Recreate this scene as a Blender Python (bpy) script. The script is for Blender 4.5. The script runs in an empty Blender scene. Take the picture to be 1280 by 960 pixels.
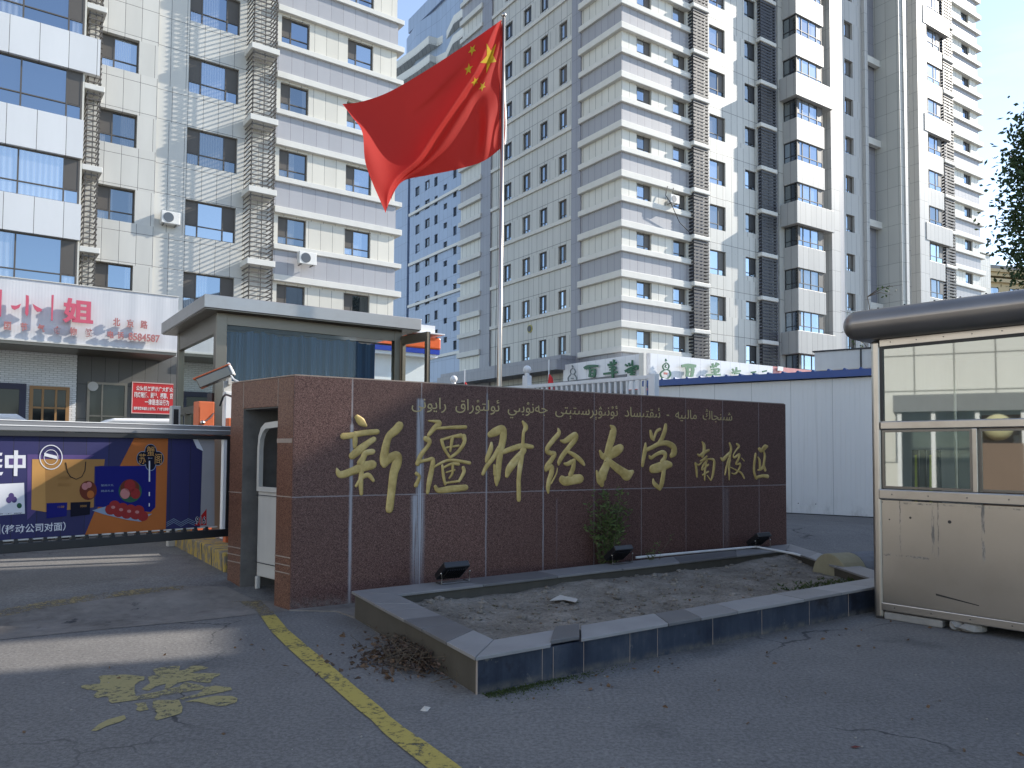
import bpy, bmesh, math, random
from mathutils import Vector, Matrix
random.seed(11)
sc = bpy.context.scene
V = Vector
# ------------------------------------------------------------------ camera, sky, sun, exposure
FPX, PITCH, ROLL, CX, CY, EYE = 962.0, math.radians(2.5), math.radians(.4), 640.0, 523.0, 1.6
F = V((0, math.cos(PITCH), math.sin(PITCH)))
_R0, _U0 = V((1, 0, 0)), V((0, -math.sin(PITCH), math.cos(PITCH)))
RT = _R0*math.cos(ROLL) + _U0*math.sin(ROLL)
UP = _U0*math.cos(ROLL) - _R0*math.sin(ROLL)
cam_d = bpy.data.cameras.new('camera'); cam = bpy.data.objects.new('camera', cam_d)
sc.collection.objects.link(cam); sc.camera = cam
cam.matrix_world = Matrix(((RT.x, UP.x, -F.x, 0), (RT.y, UP.y, -F.y, 0), (RT.z, UP.z, -F.z, EYE), (0, 0, 0, 1)))
cam_d.sensor_width = 36; cam_d.lens = FPX/1280*36; cam_d.shift_y = (CY-480)/1280
cam_d.clip_start = .05; cam_d.clip_end = 3000
SUN_AZ, SUN_EL = math.radians(70), math.radians(30)
sun_d = bpy.data.lights.new('sun', 'SUN'); sun = bpy.data.objects.new('sun', sun_d); sc.collection.objects.link(sun)
sun_d.energy = 3.5; sun_d.angle = math.radians(.5); sun_d.color = (1, .93, .82)
sdir = V((math.sin(SUN_AZ)*math.cos(SUN_EL), math.cos(SUN_AZ)*math.cos(SUN_EL), math.sin(SUN_EL)))
sun.rotation_euler = sdir.to_track_quat('Z', 'Y').to_euler(); sun.location = sdir*200
w = bpy.data.worlds.new('World'); sc.world = w; w.use_nodes = True
wn, wl = w.node_tree.nodes, w.node_tree.links
bg = wn['Background']; sky = wn.new('ShaderNodeTexSky'); sky.sky_type = 'NISHITA'; sky.sun_disc = False
sky.sun_elevation = SUN_EL; sky.sun_rotation = SUN_AZ; sky.altitude = 800; sky.dust_density = .12; sky.air_density = 1.0; sky.ozone_density = 1.8
bg.inputs['Strength'].default_value = .15
# thin high cloud
tc = wn.new('ShaderNodeTexCoord'); mp = wn.new('ShaderNodeMapping'); mp.inputs['Scale'].default_value = (1.2, 1.2, 7)
nz = wn.new('ShaderNodeTexNoise'); nz.inputs['Scale'].default_value = 2.3; nz.inputs['Detail'].default_value = 6
rp = wn.new('ShaderNodeValToRGB'); rp.color_ramp.elements[0].position = .58; rp.color_ramp.elements[1].position = .9
rp.color_ramp.elements[1].color = (.30, .30, .30, 1)
mx = wn.new('ShaderNodeMix'); mx.data_type = 'RGBA'
wl.new(tc.outputs['Generated'], mp.inputs['Vector']); wl.new(mp.outputs['Vector'], nz.inputs['Vector'])
wl.new(nz.outputs['Fac'], rp.inputs['Fac']); wl.new(rp.outputs['Color'], mx.inputs['Factor'])
hs = wn.new('ShaderNodeHueSaturation'); hs.inputs['Saturation'].default_value = .82; wl.new(sky.outputs['Color'], hs.inputs['Color'])
wl.new(hs.outputs['Color'], mx.inputs['A']); mx.inputs['B'].default_value = (5.5, 5.6, 5.9, 1)
wl.new(mx.outputs['Result'], bg.inputs['Color'])
sc.view_settings.view_transform = 'Standard'; sc.view_settings.look = 'None'; sc.view_settings.gamma = 1
sc.view_settings.use_curve_mapping = False; sc.view_settings.exposure = 1.1
sc.render.engine = 'CYCLES'
sc.cycles.use_denoising = True; sc.cycles.max_bounces = 8; sc.cycles.transparent_max_bounces = 12
sc.cycles.use_adaptive_sampling = False

# ------------------------------------------------------------------ geometry helpers
def ray(x, y): return F + RT*((x-CX)/FPX) - UP*((y-CY)/FPX)
EYEP = V((0, 0, EYE))
def atz(x, y, z=0.0):
    d = ray(x, y); return EYEP + d*((z-EYE)/d.z)
def atY(x, y, Y):
    d = ray(x, y); return EYEP + d*(Y/d.y)
class Fr:
    """upright frame: u along the face, o outward from it, z up"""
    def __init__(s, P, az):
        a = math.radians(az); s.P = V((P[0], P[1], 0)); s.d = V((math.sin(a), math.cos(a), 0)); s.n = V((s.d.y, -s.d.x, 0))
        s.ang = math.atan2(s.d.y, s.d.x)
    def W(s, u, o, z): return s.P + s.d*u + s.n*o + V((0, 0, z))
    def hit(s, x, y, off=0):
        q = ray(x, y); P = s.P + s.n*off; t = s.n.dot(P-EYEP)/s.n.dot(q); return EYEP + q*t
    def uz(s, x, y, off=0):
        r = s.hit(x, y, off); return (r-s.P).dot(s.d), r.z
    def sub(s, u, o=0): 
        f = Fr((0, 0), 0); f.P = s.P + s.d*u + s.n*o; f.d = s.d; f.n = s.n; f.ang = s.ang; return f
WB = {}
class MB:
    def __init__(s): s.v = []; s.f = []
    def add(s, pts, faces):
        b = len(s.v); s.v += [V(p) for p in pts]; s.f += [tuple(b+i for i in f) for f in faces]; return s
    def face(s, pts): return s.add(pts, [tuple(range(len(pts)))])
    def hexa(s, p): return s.add(p, [(3, 2, 1, 0), (4, 5, 6, 7), (0, 1, 5, 4), (1, 2, 6, 5), (2, 3, 7, 6), (3, 0, 4, 7)])
    def box(s, fr, u0, u1, o0, o1, z0, z1):
        W = fr.W
        return s.hexa([W(u0, o0, z0), W(u1, o0, z0), W(u1, o1, z0), W(u0, o1, z0), W(u0, o0, z1), W(u1, o0, z1), W(u1, o1, z1), W(u0, o1, z1)])
    def extr(s, pts, vec):
        n = len(pts); vec = V(vec)
        return s.add(list(pts)+[V(p)+vec for p in pts], [tuple(range(n))[::-1], tuple(range(n, 2*n))] + [(i, (i+1) % n, n+(i+1) % n, n+i) for i in range(n)])
    def prism(s, xy, z0, z1): return s.extr([V((p[0], p[1], z0)) for p in xy], (0, 0, z1-z0))
    def tube(s, pts, r, seg=8, caps=True):
        pts = [V(p) for p in pts]; n = len(pts); rs = r if isinstance(r, (list, tuple)) else [r]*n
        b = len(s.v)
        for i, p in enumerate(pts):
            t = (pts[min(i+1, n-1)]-pts[max(i-1, 0)]).normalized()
            a = t.cross(V((0, 0, 1)) if abs(t.z) < .9 else V((1, 0, 0))).normalized(); c = t.cross(a)
            for k in range(seg):
                an = 2*math.pi*k/seg; s.v.append(p + (a*math.cos(an)+c*math.sin(an))*rs[i])
        for i in range(n-1):
            for k in range(seg): s.f.append((b+i*seg+k, b+i*seg+(k+1) % seg, b+(i+1)*seg+(k+1) % seg, b+(i+1)*seg+k))
        if caps:
            s.f.append(tuple(b+k for k in range(seg))[::-1]); s.f.append(tuple(b+(n-1)*seg+k for k in range(seg)))
        return s
    def sphere(s, c, r, seg=12, rings=8, sc3=(1, 1, 1)):
        b = len(s.v); c = V(c)
        for i in range(1, rings):
            th = math.pi*i/rings
            for k in range(seg):
                ph = 2*math.pi*k/seg
                s.v.append(c+V((r*sc3[0]*math.sin(th)*math.cos(ph), r*sc3[1]*math.sin(th)*math.sin(ph), r*sc3[2]*math.cos(th))))
        for i in range(rings-2):
            for k in range(seg): s.f.append((b+i*seg+k, b+(i+1)*seg+k, b+(i+1)*seg+(k+1) % seg, b+i*seg+(k+1) % seg))
        t = len(s.v); s.v += [c+V((0, 0, r*sc3[2])), c-V((0, 0, r*sc3[2]))]
        for k in range(seg):
            s.f.append((t, b+k, b+(k+1) % seg)); s.f.append((t+1, b+(rings-2)*seg+(k+1) % seg, b+(rings-2)*seg+k))
        return s
    def build(s, name, mat, parent=None, smooth=False, bevel=0, seg=2, fr=None, recalc=True, kind=None, base=None):
        if parent is not None: base = WB[parent.name]
        elif base is None:
            n = len(s.v); base = V((sum(p.x for p in s.v)/n, sum(p.y for p in s.v)/n, min(p.z for p in s.v)))
        me = bpy.data.meshes.new(name); me.from_pydata([p-base for p in s.v], [], s.f)
        if recalc:
            bm = bmesh.new(); bm.from_mesh(me); bmesh.ops.recalc_face_normals(bm, faces=bm.faces); bm.to_mesh(me); bm.free()
        uv = me.uv_layers.new(name='UVMap')
        org = fr.P if fr else V((0, 0, 0))
        for p in me.polygons:
            n = p.normal
            if abs(n.z) > .7: t, q = (fr.d, fr.n) if fr else (V((1, 0, 0)), V((0, 1, 0)))
            else:
                h = math.hypot(n.x, n.y) or 1; t, q = V((-n.y/h, n.x/h, 0)), V((0, 0, 1))
            for li in p.loop_indices:
                c = me.vertices[me.loops[li].vertex_index].co + base - org
                uv.data[li].uv = (c.dot(t), c.dot(q))
        if smooth:
            for p in me.polygons: p.use_smooth = True
        o = bpy.data.objects.new(name, me); sc.collection.objects.link(o)
        if isinstance(mat, (list, tuple)):
            for m in mat: me.materials.append(m)
        elif mat: me.materials.append(mat)
        if parent is not None: o.parent = parent
        else: o.location = base
        WB[o.name] = V(base)
        if bevel:
            b = o.modifiers.new('bevel', 'BEVEL'); b.width = bevel; b.segments = seg; b.limit_method = 'ANGLE'; b.angle_limit = math.radians(40)
        if kind: o['kind'] = kind
        return o
def tag(o, label, cat, group=None):
    o['label'] = label; o['category'] = cat
    if group: o['group'] = group
    return o
def thing(name, loc, label, cat, group=None, rz=0):
    o = bpy.data.objects.new(name, None); sc.collection.objects.link(o); o.location = loc; o.rotation_euler.z = rz
    o.empty_display_size = .2; WB[o.name] = V(loc); return tag(o, label, cat, group)
def skin(mb, fr, u0, u1, z0, z1, holes=(), off=0.0, depth=.16):
    """wall face with real window reveals"""
    hs = [h for h in holes if h[1] > u0+.001 and h[0] < u1-.001 and h[3] > z0+.001 and h[2] < z1-.001]
    us = sorted({round(x, 4) for x in [u0, u1]+[min(max(h[0], u0), u1) for h in hs]+[min(max(h[1], u0), u1) for h in hs]})
    zs = sorted({round(x, 4) for x in [z0, z1]+[min(max(h[2], z0), z1) for h in hs]+[min(max(h[3], z0), z1) for h in hs]})
    for i in range(len(us)-1):
        for j in range(len(zs)-1):
            cu, cz = (us[i]+us[i+1])/2, (zs[j]+zs[j+1])/2
            if any(h[0] < cu < h[1] and h[2] < cz < h[3] for h in hs): continue
            mb.face([fr.W(us[i], off, zs[j]), fr.W(us[i+1], off, zs[j]), fr.W(us[i+1], off, zs[j+1]), fr.W(us[i], off, zs[j+1])])
    for h in hs:
        a, b, c, d = max(h[0], u0), min(h[1], u1), max(h[2], z0), min(h[3], z1); W = fr.W; p, q = off, off-depth
        mb.face([W(a, p, c), W(b, p, c), W(b, q, c), W(a, q, c)]); mb.face([W(a, p, d), W(a, q, d), W(b, q, d), W(b, p, d)])
        mb.face([W(a, p, c), W(a, q, c), W(a, q, d), W(a, p, d)]); mb.face([W(b, p, c), W(b, p, d), W(b, q, d), W(b, q, c)])

# ------------------------------------------------------------------ material helpers
class NT:
    def __init__(s, name):
        s.m = bpy.data.materials.new(name); s.m.use_nodes = True; s.t = s.m.node_tree; s.n = s.t.nodes; s.l = s.t.links
        s.b = s.n['Principled BSDF']; s.out = s.n['Material Output']
    def put(s, sock, val):
        if hasattr(val, 'is_output') or isinstance(val, bpy.types.NodeSocket): s.l.new(val, sock)
        elif isinstance(val, (tuple, list)) and len(val) == 3 and sock.type == 'RGBA': sock.default_value = (*val, 1)
        else: sock.default_value = val
    def math(s, op, a, b=0.0, c=None, clamp=False):
        n = s.n.new('ShaderNodeMath'); n.operation = op; n.use_clamp = clamp; s.put(n.inputs[0], a); s.put(n.inputs[1], b)
        if c is not None: s.put(n.inputs[2], c)
        return n.outputs[0]
    def mix(s, f, a, b, mode='MIX'):
        n = s.n.new('ShaderNodeMix'); n.data_type = 'RGBA'; n.blend_type = mode; n.clamp_factor = True
        s.put(n.inputs['Factor'], f); s.put(n.inputs['A'], a); s.put(n.inputs['B'], b); return n.outputs['Result']
    def noise(s, scale, detail=4, rough=.55, vec=None, dist=0):
        n = s.n.new('ShaderNodeTexNoise'); n.inputs['Scale'].default_value = scale; n.inputs['Detail'].default_value = detail
        n.inputs['Roughness'].default_value = rough; n.inputs['Distortion'].default_value = dist
        if vec is not None: s.l.new(vec, n.inputs['Vector'])
        return n.outputs['Fac']
    def coord(s, which='Object'):
        return s.n.new('ShaderNodeTexCoord').outputs[which]
    def mapv(s, vec, scale=(1, 1, 1), loc=(0, 0, 0), rot=(0, 0, 0)):
        n = s.n.new('ShaderNodeMapping'); n.inputs['Scale'].default_value = scale; n.inputs['Location'].default_value = loc
        n.inputs['Rotation'].default_value = rot; s.l.new(vec, n.inputs['Vector']); return n.outputs['Vector']
    def xyz(s, vec):
        n = s.n.new('ShaderNodeSeparateXYZ'); s.l.new(vec, n.inputs[0]); return n.outputs
    def ramp(s, f, stops):
        n = s.n.new('ShaderNodeValToRGB'); s.put(n.inputs['Fac'], f); e = n.color_ramp.elements
        while len(e) < len(stops): e.new(.5)
        for k, (p, c) in enumerate(stops): e[k].position = p; e[k].color = (*c, 1) if isinstance(c, (tuple, list)) else (c, c, c, 1)
        return n.outputs['Color']
    def step(s, v, lo, hi):
        n = s.n.new('ShaderNodeMapRange'); n.interpolation_type = 'SMOOTHSTEP'; s.put(n.inputs['Value'], v)
        n.inputs['From Min'].default_value = lo; n.inputs['From Max'].default_value = hi; return n.outputs['Result']
    def white(s, a, b):
        c = s.n.new('ShaderNodeCombineXYZ'); s.put(c.inputs[0], a); s.put(c.inputs[1], b)
        n = s.n.new('ShaderNodeTexWhiteNoise'); s.l.new(c.outputs[0], n.inputs['Vector']); return n.outputs['Value']
    def bump(s, h, strength=.3, dist=.01):
        n = s.n.new('ShaderNodeBump'); n.inputs['Strength'].default_value = strength; n.inputs['Distance'].default_value = dist
        s.l.new(h, n.inputs['Height']); s.l.new(n.outputs['Normal'], s.b.inputs['Normal'])
    def fin(s, col=None, rough=.6, metal=0.0, spec=None):
        if col is not None: s.put(s.b.inputs['Base Color'], col)
        s.put(s.b.inputs['Roughness'], rough); s.put(s.b.inputs['Metallic'], metal)
        if spec is not None: s.b.inputs['Specular IOR Level'].default_value = spec
        return s.m
def simple(name, col, rough=.6, metal=0.0, var=.15, vs=2.0, bump=0, bs=40, spec=None, streak=0):
    t = NT(name); oc = t.coord('Object'); f = t.noise(vs, 5, .6, oc)
    if streak: f = t.math('ADD', t.math('MULTIPLY', f, .5), t.math('MULTIPLY', t.noise(6, 4, .6, t.mapv(oc, (1, 1, .06))), .5))
    k = t.math('MULTIPLY_ADD', f, 2*var, 1-var)
    cm = t.n.new('ShaderNodeCombineColor'); [t.l.new(k, cm.inputs[i]) for i in range(3)]
    c = t.mix(1.0, col, cm.outputs[0], 'MULTIPLY')
    if bump: t.bump(t.noise(bs, 6, .65, oc), bump, .006)
    return t.fin(c, rough, metal, spec)
def panelled(name, col, wu, hz, z0=0.0, u0=0.0, lw=.012, line=(.09, .09, .09), tone=.06, dirt=.12, rough=.45, metal=0.0, hoff=None):
    """cladding: joints every wu along the face and at every hz in height, small tone shifts from panel to panel"""
    t = NT(name); uv = t.coord('UV'); x = t.xyz(uv); a = t.math('DIVIDE', t.math('SUBTRACT', x[0], u0), wu); b = t.math('DIVIDE', t.math('SUBTRACT', x[1], z0), hz)
    fa, fb = t.math('FRACT', a), t.math('FRACT', b)
    m = t.math('MAXIMUM', t.math('LESS_THAN', fa, lw/wu), t.math('LESS_THAN', fb, lw/hz))
    if hoff: m = t.math('MAXIMUM', m, t.math('LESS_THAN', t.math('FRACT', t.math('ADD', b, hoff)), lw/hz))
    wv = t.white(t.math('FLOOR', a), t.math('FLOOR', b))
    k = t.math('MULTIPLY_ADD', wv, 2*tone, 1-tone)
    d = t.noise(1.3, 5, .6, t.mapv(t.coord('Object'), (1, 1, .25)))
    k = t.math('MULTIPLY', k, t.math('MULTIPLY_ADD', d, 2*dirt, 1-dirt))
    cm = t.n.new('ShaderNodeCombineColor'); [t.l.new(k, cm.inputs[i]) for i in range(3)]
    c = t.mix(m, t.mix(1.0, col, cm.outputs[0], 'MULTIPLY'), line)
    t.bump(t.math('SUBTRACT', 1.0, m), .6, .01)
    return t.fin(c, rough, metal)
# ------------------------------------------------------------------ frames of the place
WALL = Fr((-2.2, 7.77), 58)
TOW = Fr((6.22, 43.72), 56); TOWL = Fr((6.22, 43.72), 146)
LB = Fr((-10.17, 32.07), 54)
GATE = Fr((-3.4, 9.2), 44)
KIO = Fr((3.565, 7.635), 139)
def gz(p):
    o = (V((p[0], p[1], 0))-WALL.P).dot(WALL.n); t = min(max((-o-.25)/1.5, 0), 1); return .18*t*t*(3-2*t)

# ------------------------------------------------------------------ materials
def m_asphalt():
    t = NT('asphalt'); oc = t.coord('Object')
    big = t.noise(.35, 5, .6, oc); mid = t.noise(2.2, 6, .65, oc); fine = t.noise(140, 3, .7, oc)
    f = t.math('ADD', t.math('MULTIPLY', big, .55), t.math('MULTIPLY', mid, .45))
    c = t.ramp(f, [(.3, (.128, .122, .116)), (.5, (.174, .165, .157)), (.7, (.232, .221, .207))])
    vo = t.n.new('ShaderNodeTexVoronoi'); vo.inputs['Scale'].default_value = 95; t.l.new(oc, vo.inputs['Vector'])
    sp = t.math('LESS_THAN', vo.outputs['Distance'], .16)
    pick = t.math('GREATER_THAN', t.xyz(vo.outputs['Color'])[0], .86)
    c = t.mix(t.math('MULTIPLY', t.math('MULTIPLY', sp, pick), .6), c, (.30, .29, .28))
    c = t.mix(t.math('MULTIPLY', t.math('SUBTRACT', fine, .5), 1.2), c, (.25, .25, .25), 'ADD')
    g2 = t.noise(38, 4, .75, oc); c = t.mix(t.step(g2, .35, .68), t.mix(.42, c, (.03, .03, .033)), t.mix(.16, c, (.32, .32, .32)))
    c = t.mix(t.math('MULTIPLY', t.step(t.noise(1.1, 5, .65, t.mapv(oc, (1, 1, 1), (9, 3, 0))), .57, .70), .38), c, (.05, .05, .052))
    c = t.mix(t.math('MULTIPLY', t.step(t.noise(3.4, 5, .7, t.mapv(oc, (1, 1, 1), (2, 7, 0))), .66, .72), .55), c, (.035, .034, .034))
    # dusty pale drifts and long hairline cracks
    c = t.mix(t.math('MULTIPLY', t.step(t.noise(.9, 7, .7, t.mapv(oc, (1, .5, 1), (4, 2, 0))), .56, .72), .30), c, (.26, .245, .22))
    vc = t.n.new('ShaderNodeTexVoronoi'); vc.feature = 'DISTANCE_TO_EDGE'; vc.inputs['Scale'].default_value = .33
    dn = t.n.new('ShaderNodeTexNoise'); dn.inputs['Scale'].default_value = 1.5; dn.inputs['Detail'].default_value = 6; t.l.new(oc, dn.inputs['Vector'])
    va = t.n.new('ShaderNodeVectorMath'); va.operation = 'MULTIPLY_ADD'; t.l.new(dn.outputs['Color'], va.inputs[0]); va.inputs[1].default_value = (.9, .9, 0); t.l.new(oc, va.inputs[2])
    t.l.new(va.outputs[0], vc.inputs['Vector'])
    cr = t.math('MULTIPLY', t.math('SUBTRACT', 1.0, t.step(vc.outputs['Distance'], 0.0012, .0045)), t.step(t.noise(.5, 3, .5, oc), .48, .6))
    c = t.mix(t.math('MULTIPLY', cr, .75), c, (.03, .03, .032))
    t.bump(t.math('ADD', fine, t.math('MULTIPLY', vo.outputs['Distance'], .5)), .55, .004)
    return t.fin(c, t.math('MULTIPLY_ADD', mid, .2, .72), 0, .3)
def m_concrete(name='apron_concrete', col=(.25, .235, .215)):
    t = NT(name); oc = t.coord('Object')
    f = t.noise(.8, 7, .65, oc); g = t.noise(7, 5, .7, oc); fine = t.noise(120, 3, .7, oc)
    dark = tuple(x*.45 for x in col); lite = tuple(min(1, x*1.45) for x in col)
    c = t.ramp(t.math('ADD', t.math('MULTIPLY', f, .65), t.math('MULTIPLY', g, .35)), [(.33, dark), (.5, col), (.68, lite)])
    c = t.mix(t.step(t.noise(2.6, 6, .7, t.mapv(oc, (1, .6, 1))), .60, .68), c, (.055, .055, .058))
    t.bump(t.math('ADD', fine, g), .5, .004); return t.fin(c, .85, 0, .2)
def granite(name, joints=False, base=((.030, .014, .0125), (.108, .051, .043), (.235, .14, .118))):
    t = NT(name); oc = t.coord('Object')
    v = t.n.new('ShaderNodeTexVoronoi'); v.inputs['Scale'].default_value = 210; t.l.new(oc, v.inputs['Vector'])
    g = t.xyz(v.outputs['Color'])[0]; n = t.noise(45, 4, .7, oc)
    c = t.ramp(t.math('ADD', t.math('MULTIPLY', g, .62), t.math('MULTIPLY', n, .38)), [(.22, base[0]), (.48, base[1]), (.8, base[2])])
    big = t.noise(.8, 5, .6, oc)
    c = t.mix(t.math('MULTIPLY', t.step(big, .42, .75), .35), c, (.10, .058, .048))
    rough = .45
    if joints:
        uv = t.coord('UV'); x = t.xyz(uv); u, z = x[0], x[1]
        # each slab a little different
        U = [.61, 1.41, 2.25, 3.05, 3.83, 4.62, 5.43, 6.16, 6.92]
        idx = 0.0
        for a in U: idx = t.math('ADD', idx, t.math('GREATER_THAN', u, a))
        idx = t.math('ADD', idx, t.math('MULTIPLY', t.math('GREATER_THAN', z, 1.13), 17.0))
        c = t.mix(t.math('MULTIPLY', t.white(idx, 3.3), .35), c, (.035, .022, .022))
        wob = t.math('MULTIPLY_ADD', t.noise(7, 4, .6, uv), .012, -.006)
        uu = t.math('ADD', u, wob)
        jm = 0.0
        WD = [.016, .012, .008, .010, .008, .008, .006, .009, .008]
        for a, wd in zip(U, WD): jm = t.math('MAXIMUM', jm, t.math('LESS_THAN', t.math('ABSOLUTE', t.math('SUBTRACT', uu, a)), wd*.55))
        jm = t.math('MAXIMUM', jm, t.math('LESS_THAN', t.math('ABSOLUTE', t.math('SUBTRACT', t.math('ADD', z, wob), 1.13)), .006))
        c = t.mix(t.math('MULTIPLY', jm, t.math('MULTIPLY_ADD', t.noise(9, 4, .6, uv), .8, .2)), c, (.30, .28, .29))
        # lime run-off streaks below the joints
        st = 0.0
        sv = t.mapv(uv, (60, .9, 1)); s1 = t.noise(1.0, 5, .7, sv)
        for a, wd, zt, am in ((1.40, .06, 2.2, 1.0), (1.38, .105, 1.14, 1.0), (.61, .028, 1.9, .7), (6.22, .09, 1.12, .16), (2.25, .018, 2.3, .4), (3.05, .014, 1.2, .5), (3.25, .02, 1.05, .12)):
            near = t.math('SUBTRACT', 1.0, t.step(t.math('ABSOLUTE', t.math('SUBTRACT', uu, a)), wd*.25, wd))
            dn_ = t.math('MULTIPLY', t.math('SUBTRACT', 1.0, t.step(z, zt-.04, zt)), t.math('MULTIPLY_ADD', t.step(z, 0.0, .9), .65, .35))
            st = t.math('MAXIMUM', st, t.math('MULTIPLY', t.math('MULTIPLY', near, dn_), am))
        st = t.math('MULTIPLY', st, t.math('MULTIPLY_ADD', t.step(s1, .36, .56), .8, .2))
        c = t.mix(t.math('MULTIPLY', st, .85), c, (.42, .44, .48))
        # cement splash and dust at the foot
        ft = t.math('MULTIPLY', t.math('SUBTRACT', 1.0, t.step(z, 0.0, .16)), t.step(t.noise(14, 5, .7, uv), .35, .7))
        c = t.mix(t.math('MULTIPLY', ft, .7), c, (.20, .19, .18))
        t.bump(t.math('SUBTRACT', 1.0, jm), .4, .006)
        rough = t.math('MULTIPLY_ADD', st, .4, .45)
    return t.fin(c, rough, 0, .25)
M = {}
M['asphalt'] = m_asphalt(); M['apron'] = m_concrete('apron_concrete', (.20, .182, .165))
M['wet'] = m_concrete('planter_soil', (.16, .14, .115))
M['granite'] = granite('red_granite_warm_lit', False, ((.04, .017, .011), (.15, .070, .046), (.27, .145, .10)))  # warmer orange copy of the granite paints reflected light on the wall end
M['granite_front'] = granite('red_granite_slabs', True)
M['coarse'] = simple('rough_concrete', (.10, .095, .09), .9, 0, .5, 5, .8, 25)
M['mortar'] = simple('lime_mortar', (.31, .25, .21), .9, 0, .3, 12)
def m_gold():
    t = NT('gold_paint'); oc = t.coord('Object')
    f = t.noise(6, 5, .65, oc); c = t.ramp(f, [(.3, (.34, .235, .07)), (.55, (.53, .39, .14)), (.8, (.68, .54, .27))])
    c = t.mix(t.step(t.noise(30, 5, .7, oc), .62, .72), c, (.11, .085, .035)); t.bump(t.noise(50, 4, .6, oc), .3, .004)
    return t.fin(c, .5, .1, .45)
M['gold'] = m_gold()
def m_tile():
    t = NT('polished_black_tile'); oc = t.coord('Object'); a = t.noise(2.4, 6, .7, oc); b = t.noise(5, 5, .7, t.mapv(oc, (1, 1, .12)))
    c = t.ramp(t.math('ADD', t.math('MULTIPLY', a, .5), t.math('MULTIPLY', b, .5)), [(.34, (.012, .018, .034)), (.52, (.034, .045, .068)), (.68, (.085, .092, .105))])
    c = t.mix(t.step(t.noise(4.2, 7, .78, oc), .60, .68), c, (.12, .12, .118)); c = t.mix(t.step(t.noise(1.5, 5, .7, oc), .56, .66), c, (.012, .014, .022))
    z = t.xyz(oc)[2]; c = t.mix(t.math('MULTIPLY', t.math('SUBTRACT', 1.0, t.step(z, .0, .07)), t.step(t.noise(9, 5, .7, oc), .3, .7)), c, (.13, .12, .105))
    return t.fin(c, t.math('MULTIPLY_ADD', a, .35, .25), 0, .35)
M['facing_black'] = m_tile()
M['facing_brown'] = simple('dusty_tile', (.075, .068, .056), .6, 0, .5, 2.5, .2, 20, .3, 1)
M['coping'] = simple('grey_stone_coping', (.20, .195, .195), .5, 0, .30, 2.2, .2, 60, .4)
M['coping_lite'] = simple('pale_stone_coping', (.255, .25, .25), .5, 0, .3, 2.5, .2, 60, .4)
M['coping_dark'] = simple('dark_stone_coping', (.13, .128, .13), .45, 0, .3, 2.2, .2, 60, .4)
def m_paint(name, col, under, wear=.5, rough=.7):
    t = NT(name); oc = t.coord('Object'); n = t.noise(22, 6, .75, oc); b = t.noise(2.5, 4, .6, oc)
    m = t.math('MULTIPLY_ADD', t.step(t.math('ADD', t.math('MULTIPLY', n, .65), t.math('MULTIPLY', b, .35)), wear-.08, wear+.08), .92, .06)
    c = t.mix(m, col, under); t.fin(c, rough, 0, .3); tr = t.n.new('ShaderNodeBsdfTransparent'); mm = t.n.new('ShaderNodeMixShader'); t.l.new(m, mm.inputs[0]); t.l.new(t.b.outputs[0], mm.inputs[1]); t.l.new(tr.outputs[0], mm.inputs[2]); t.l.new(mm.outputs[0], t.out.inputs[0]); return t.m
M['yellow'] = m_paint('road_yellow', (.45, .35, .085), (.16, .145, .10), .57)
M['yellow_old'] = m_paint('worn_road_yellow', (.33, .28, .125), (.14, .138, .132), .565)
M['yellow_dust'] = m_paint('dusty_road_yellow', (.28, .215, .10), (.165, .152, .140), .50)
def m_steel(name='brushed_steel', col=(.45, .42, .385), rough=.33, dirt=.35):
    t = NT(name); oc = t.coord('Object')
    br = t.noise(1, 3, .6, t.mapv(oc, (4, 4, 260))); d = t.noise(1.7, 6, .65, oc)
    c = t.mix(t.math('MULTIPLY', t.step(d, .45, .75), dirt), col, (.26, .23, .19))
    t.bump(t.noise(1.4, 2, .5, oc), .10, .03)
    return t.fin(c, t.math('MULTIPLY_ADD', br, .14, rough-.06), 1.0)
M['steel'] = m_steel()
M['steel_dark'] = m_steel('dark_steel', (.16, .155, .15), .34, .3)
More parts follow.
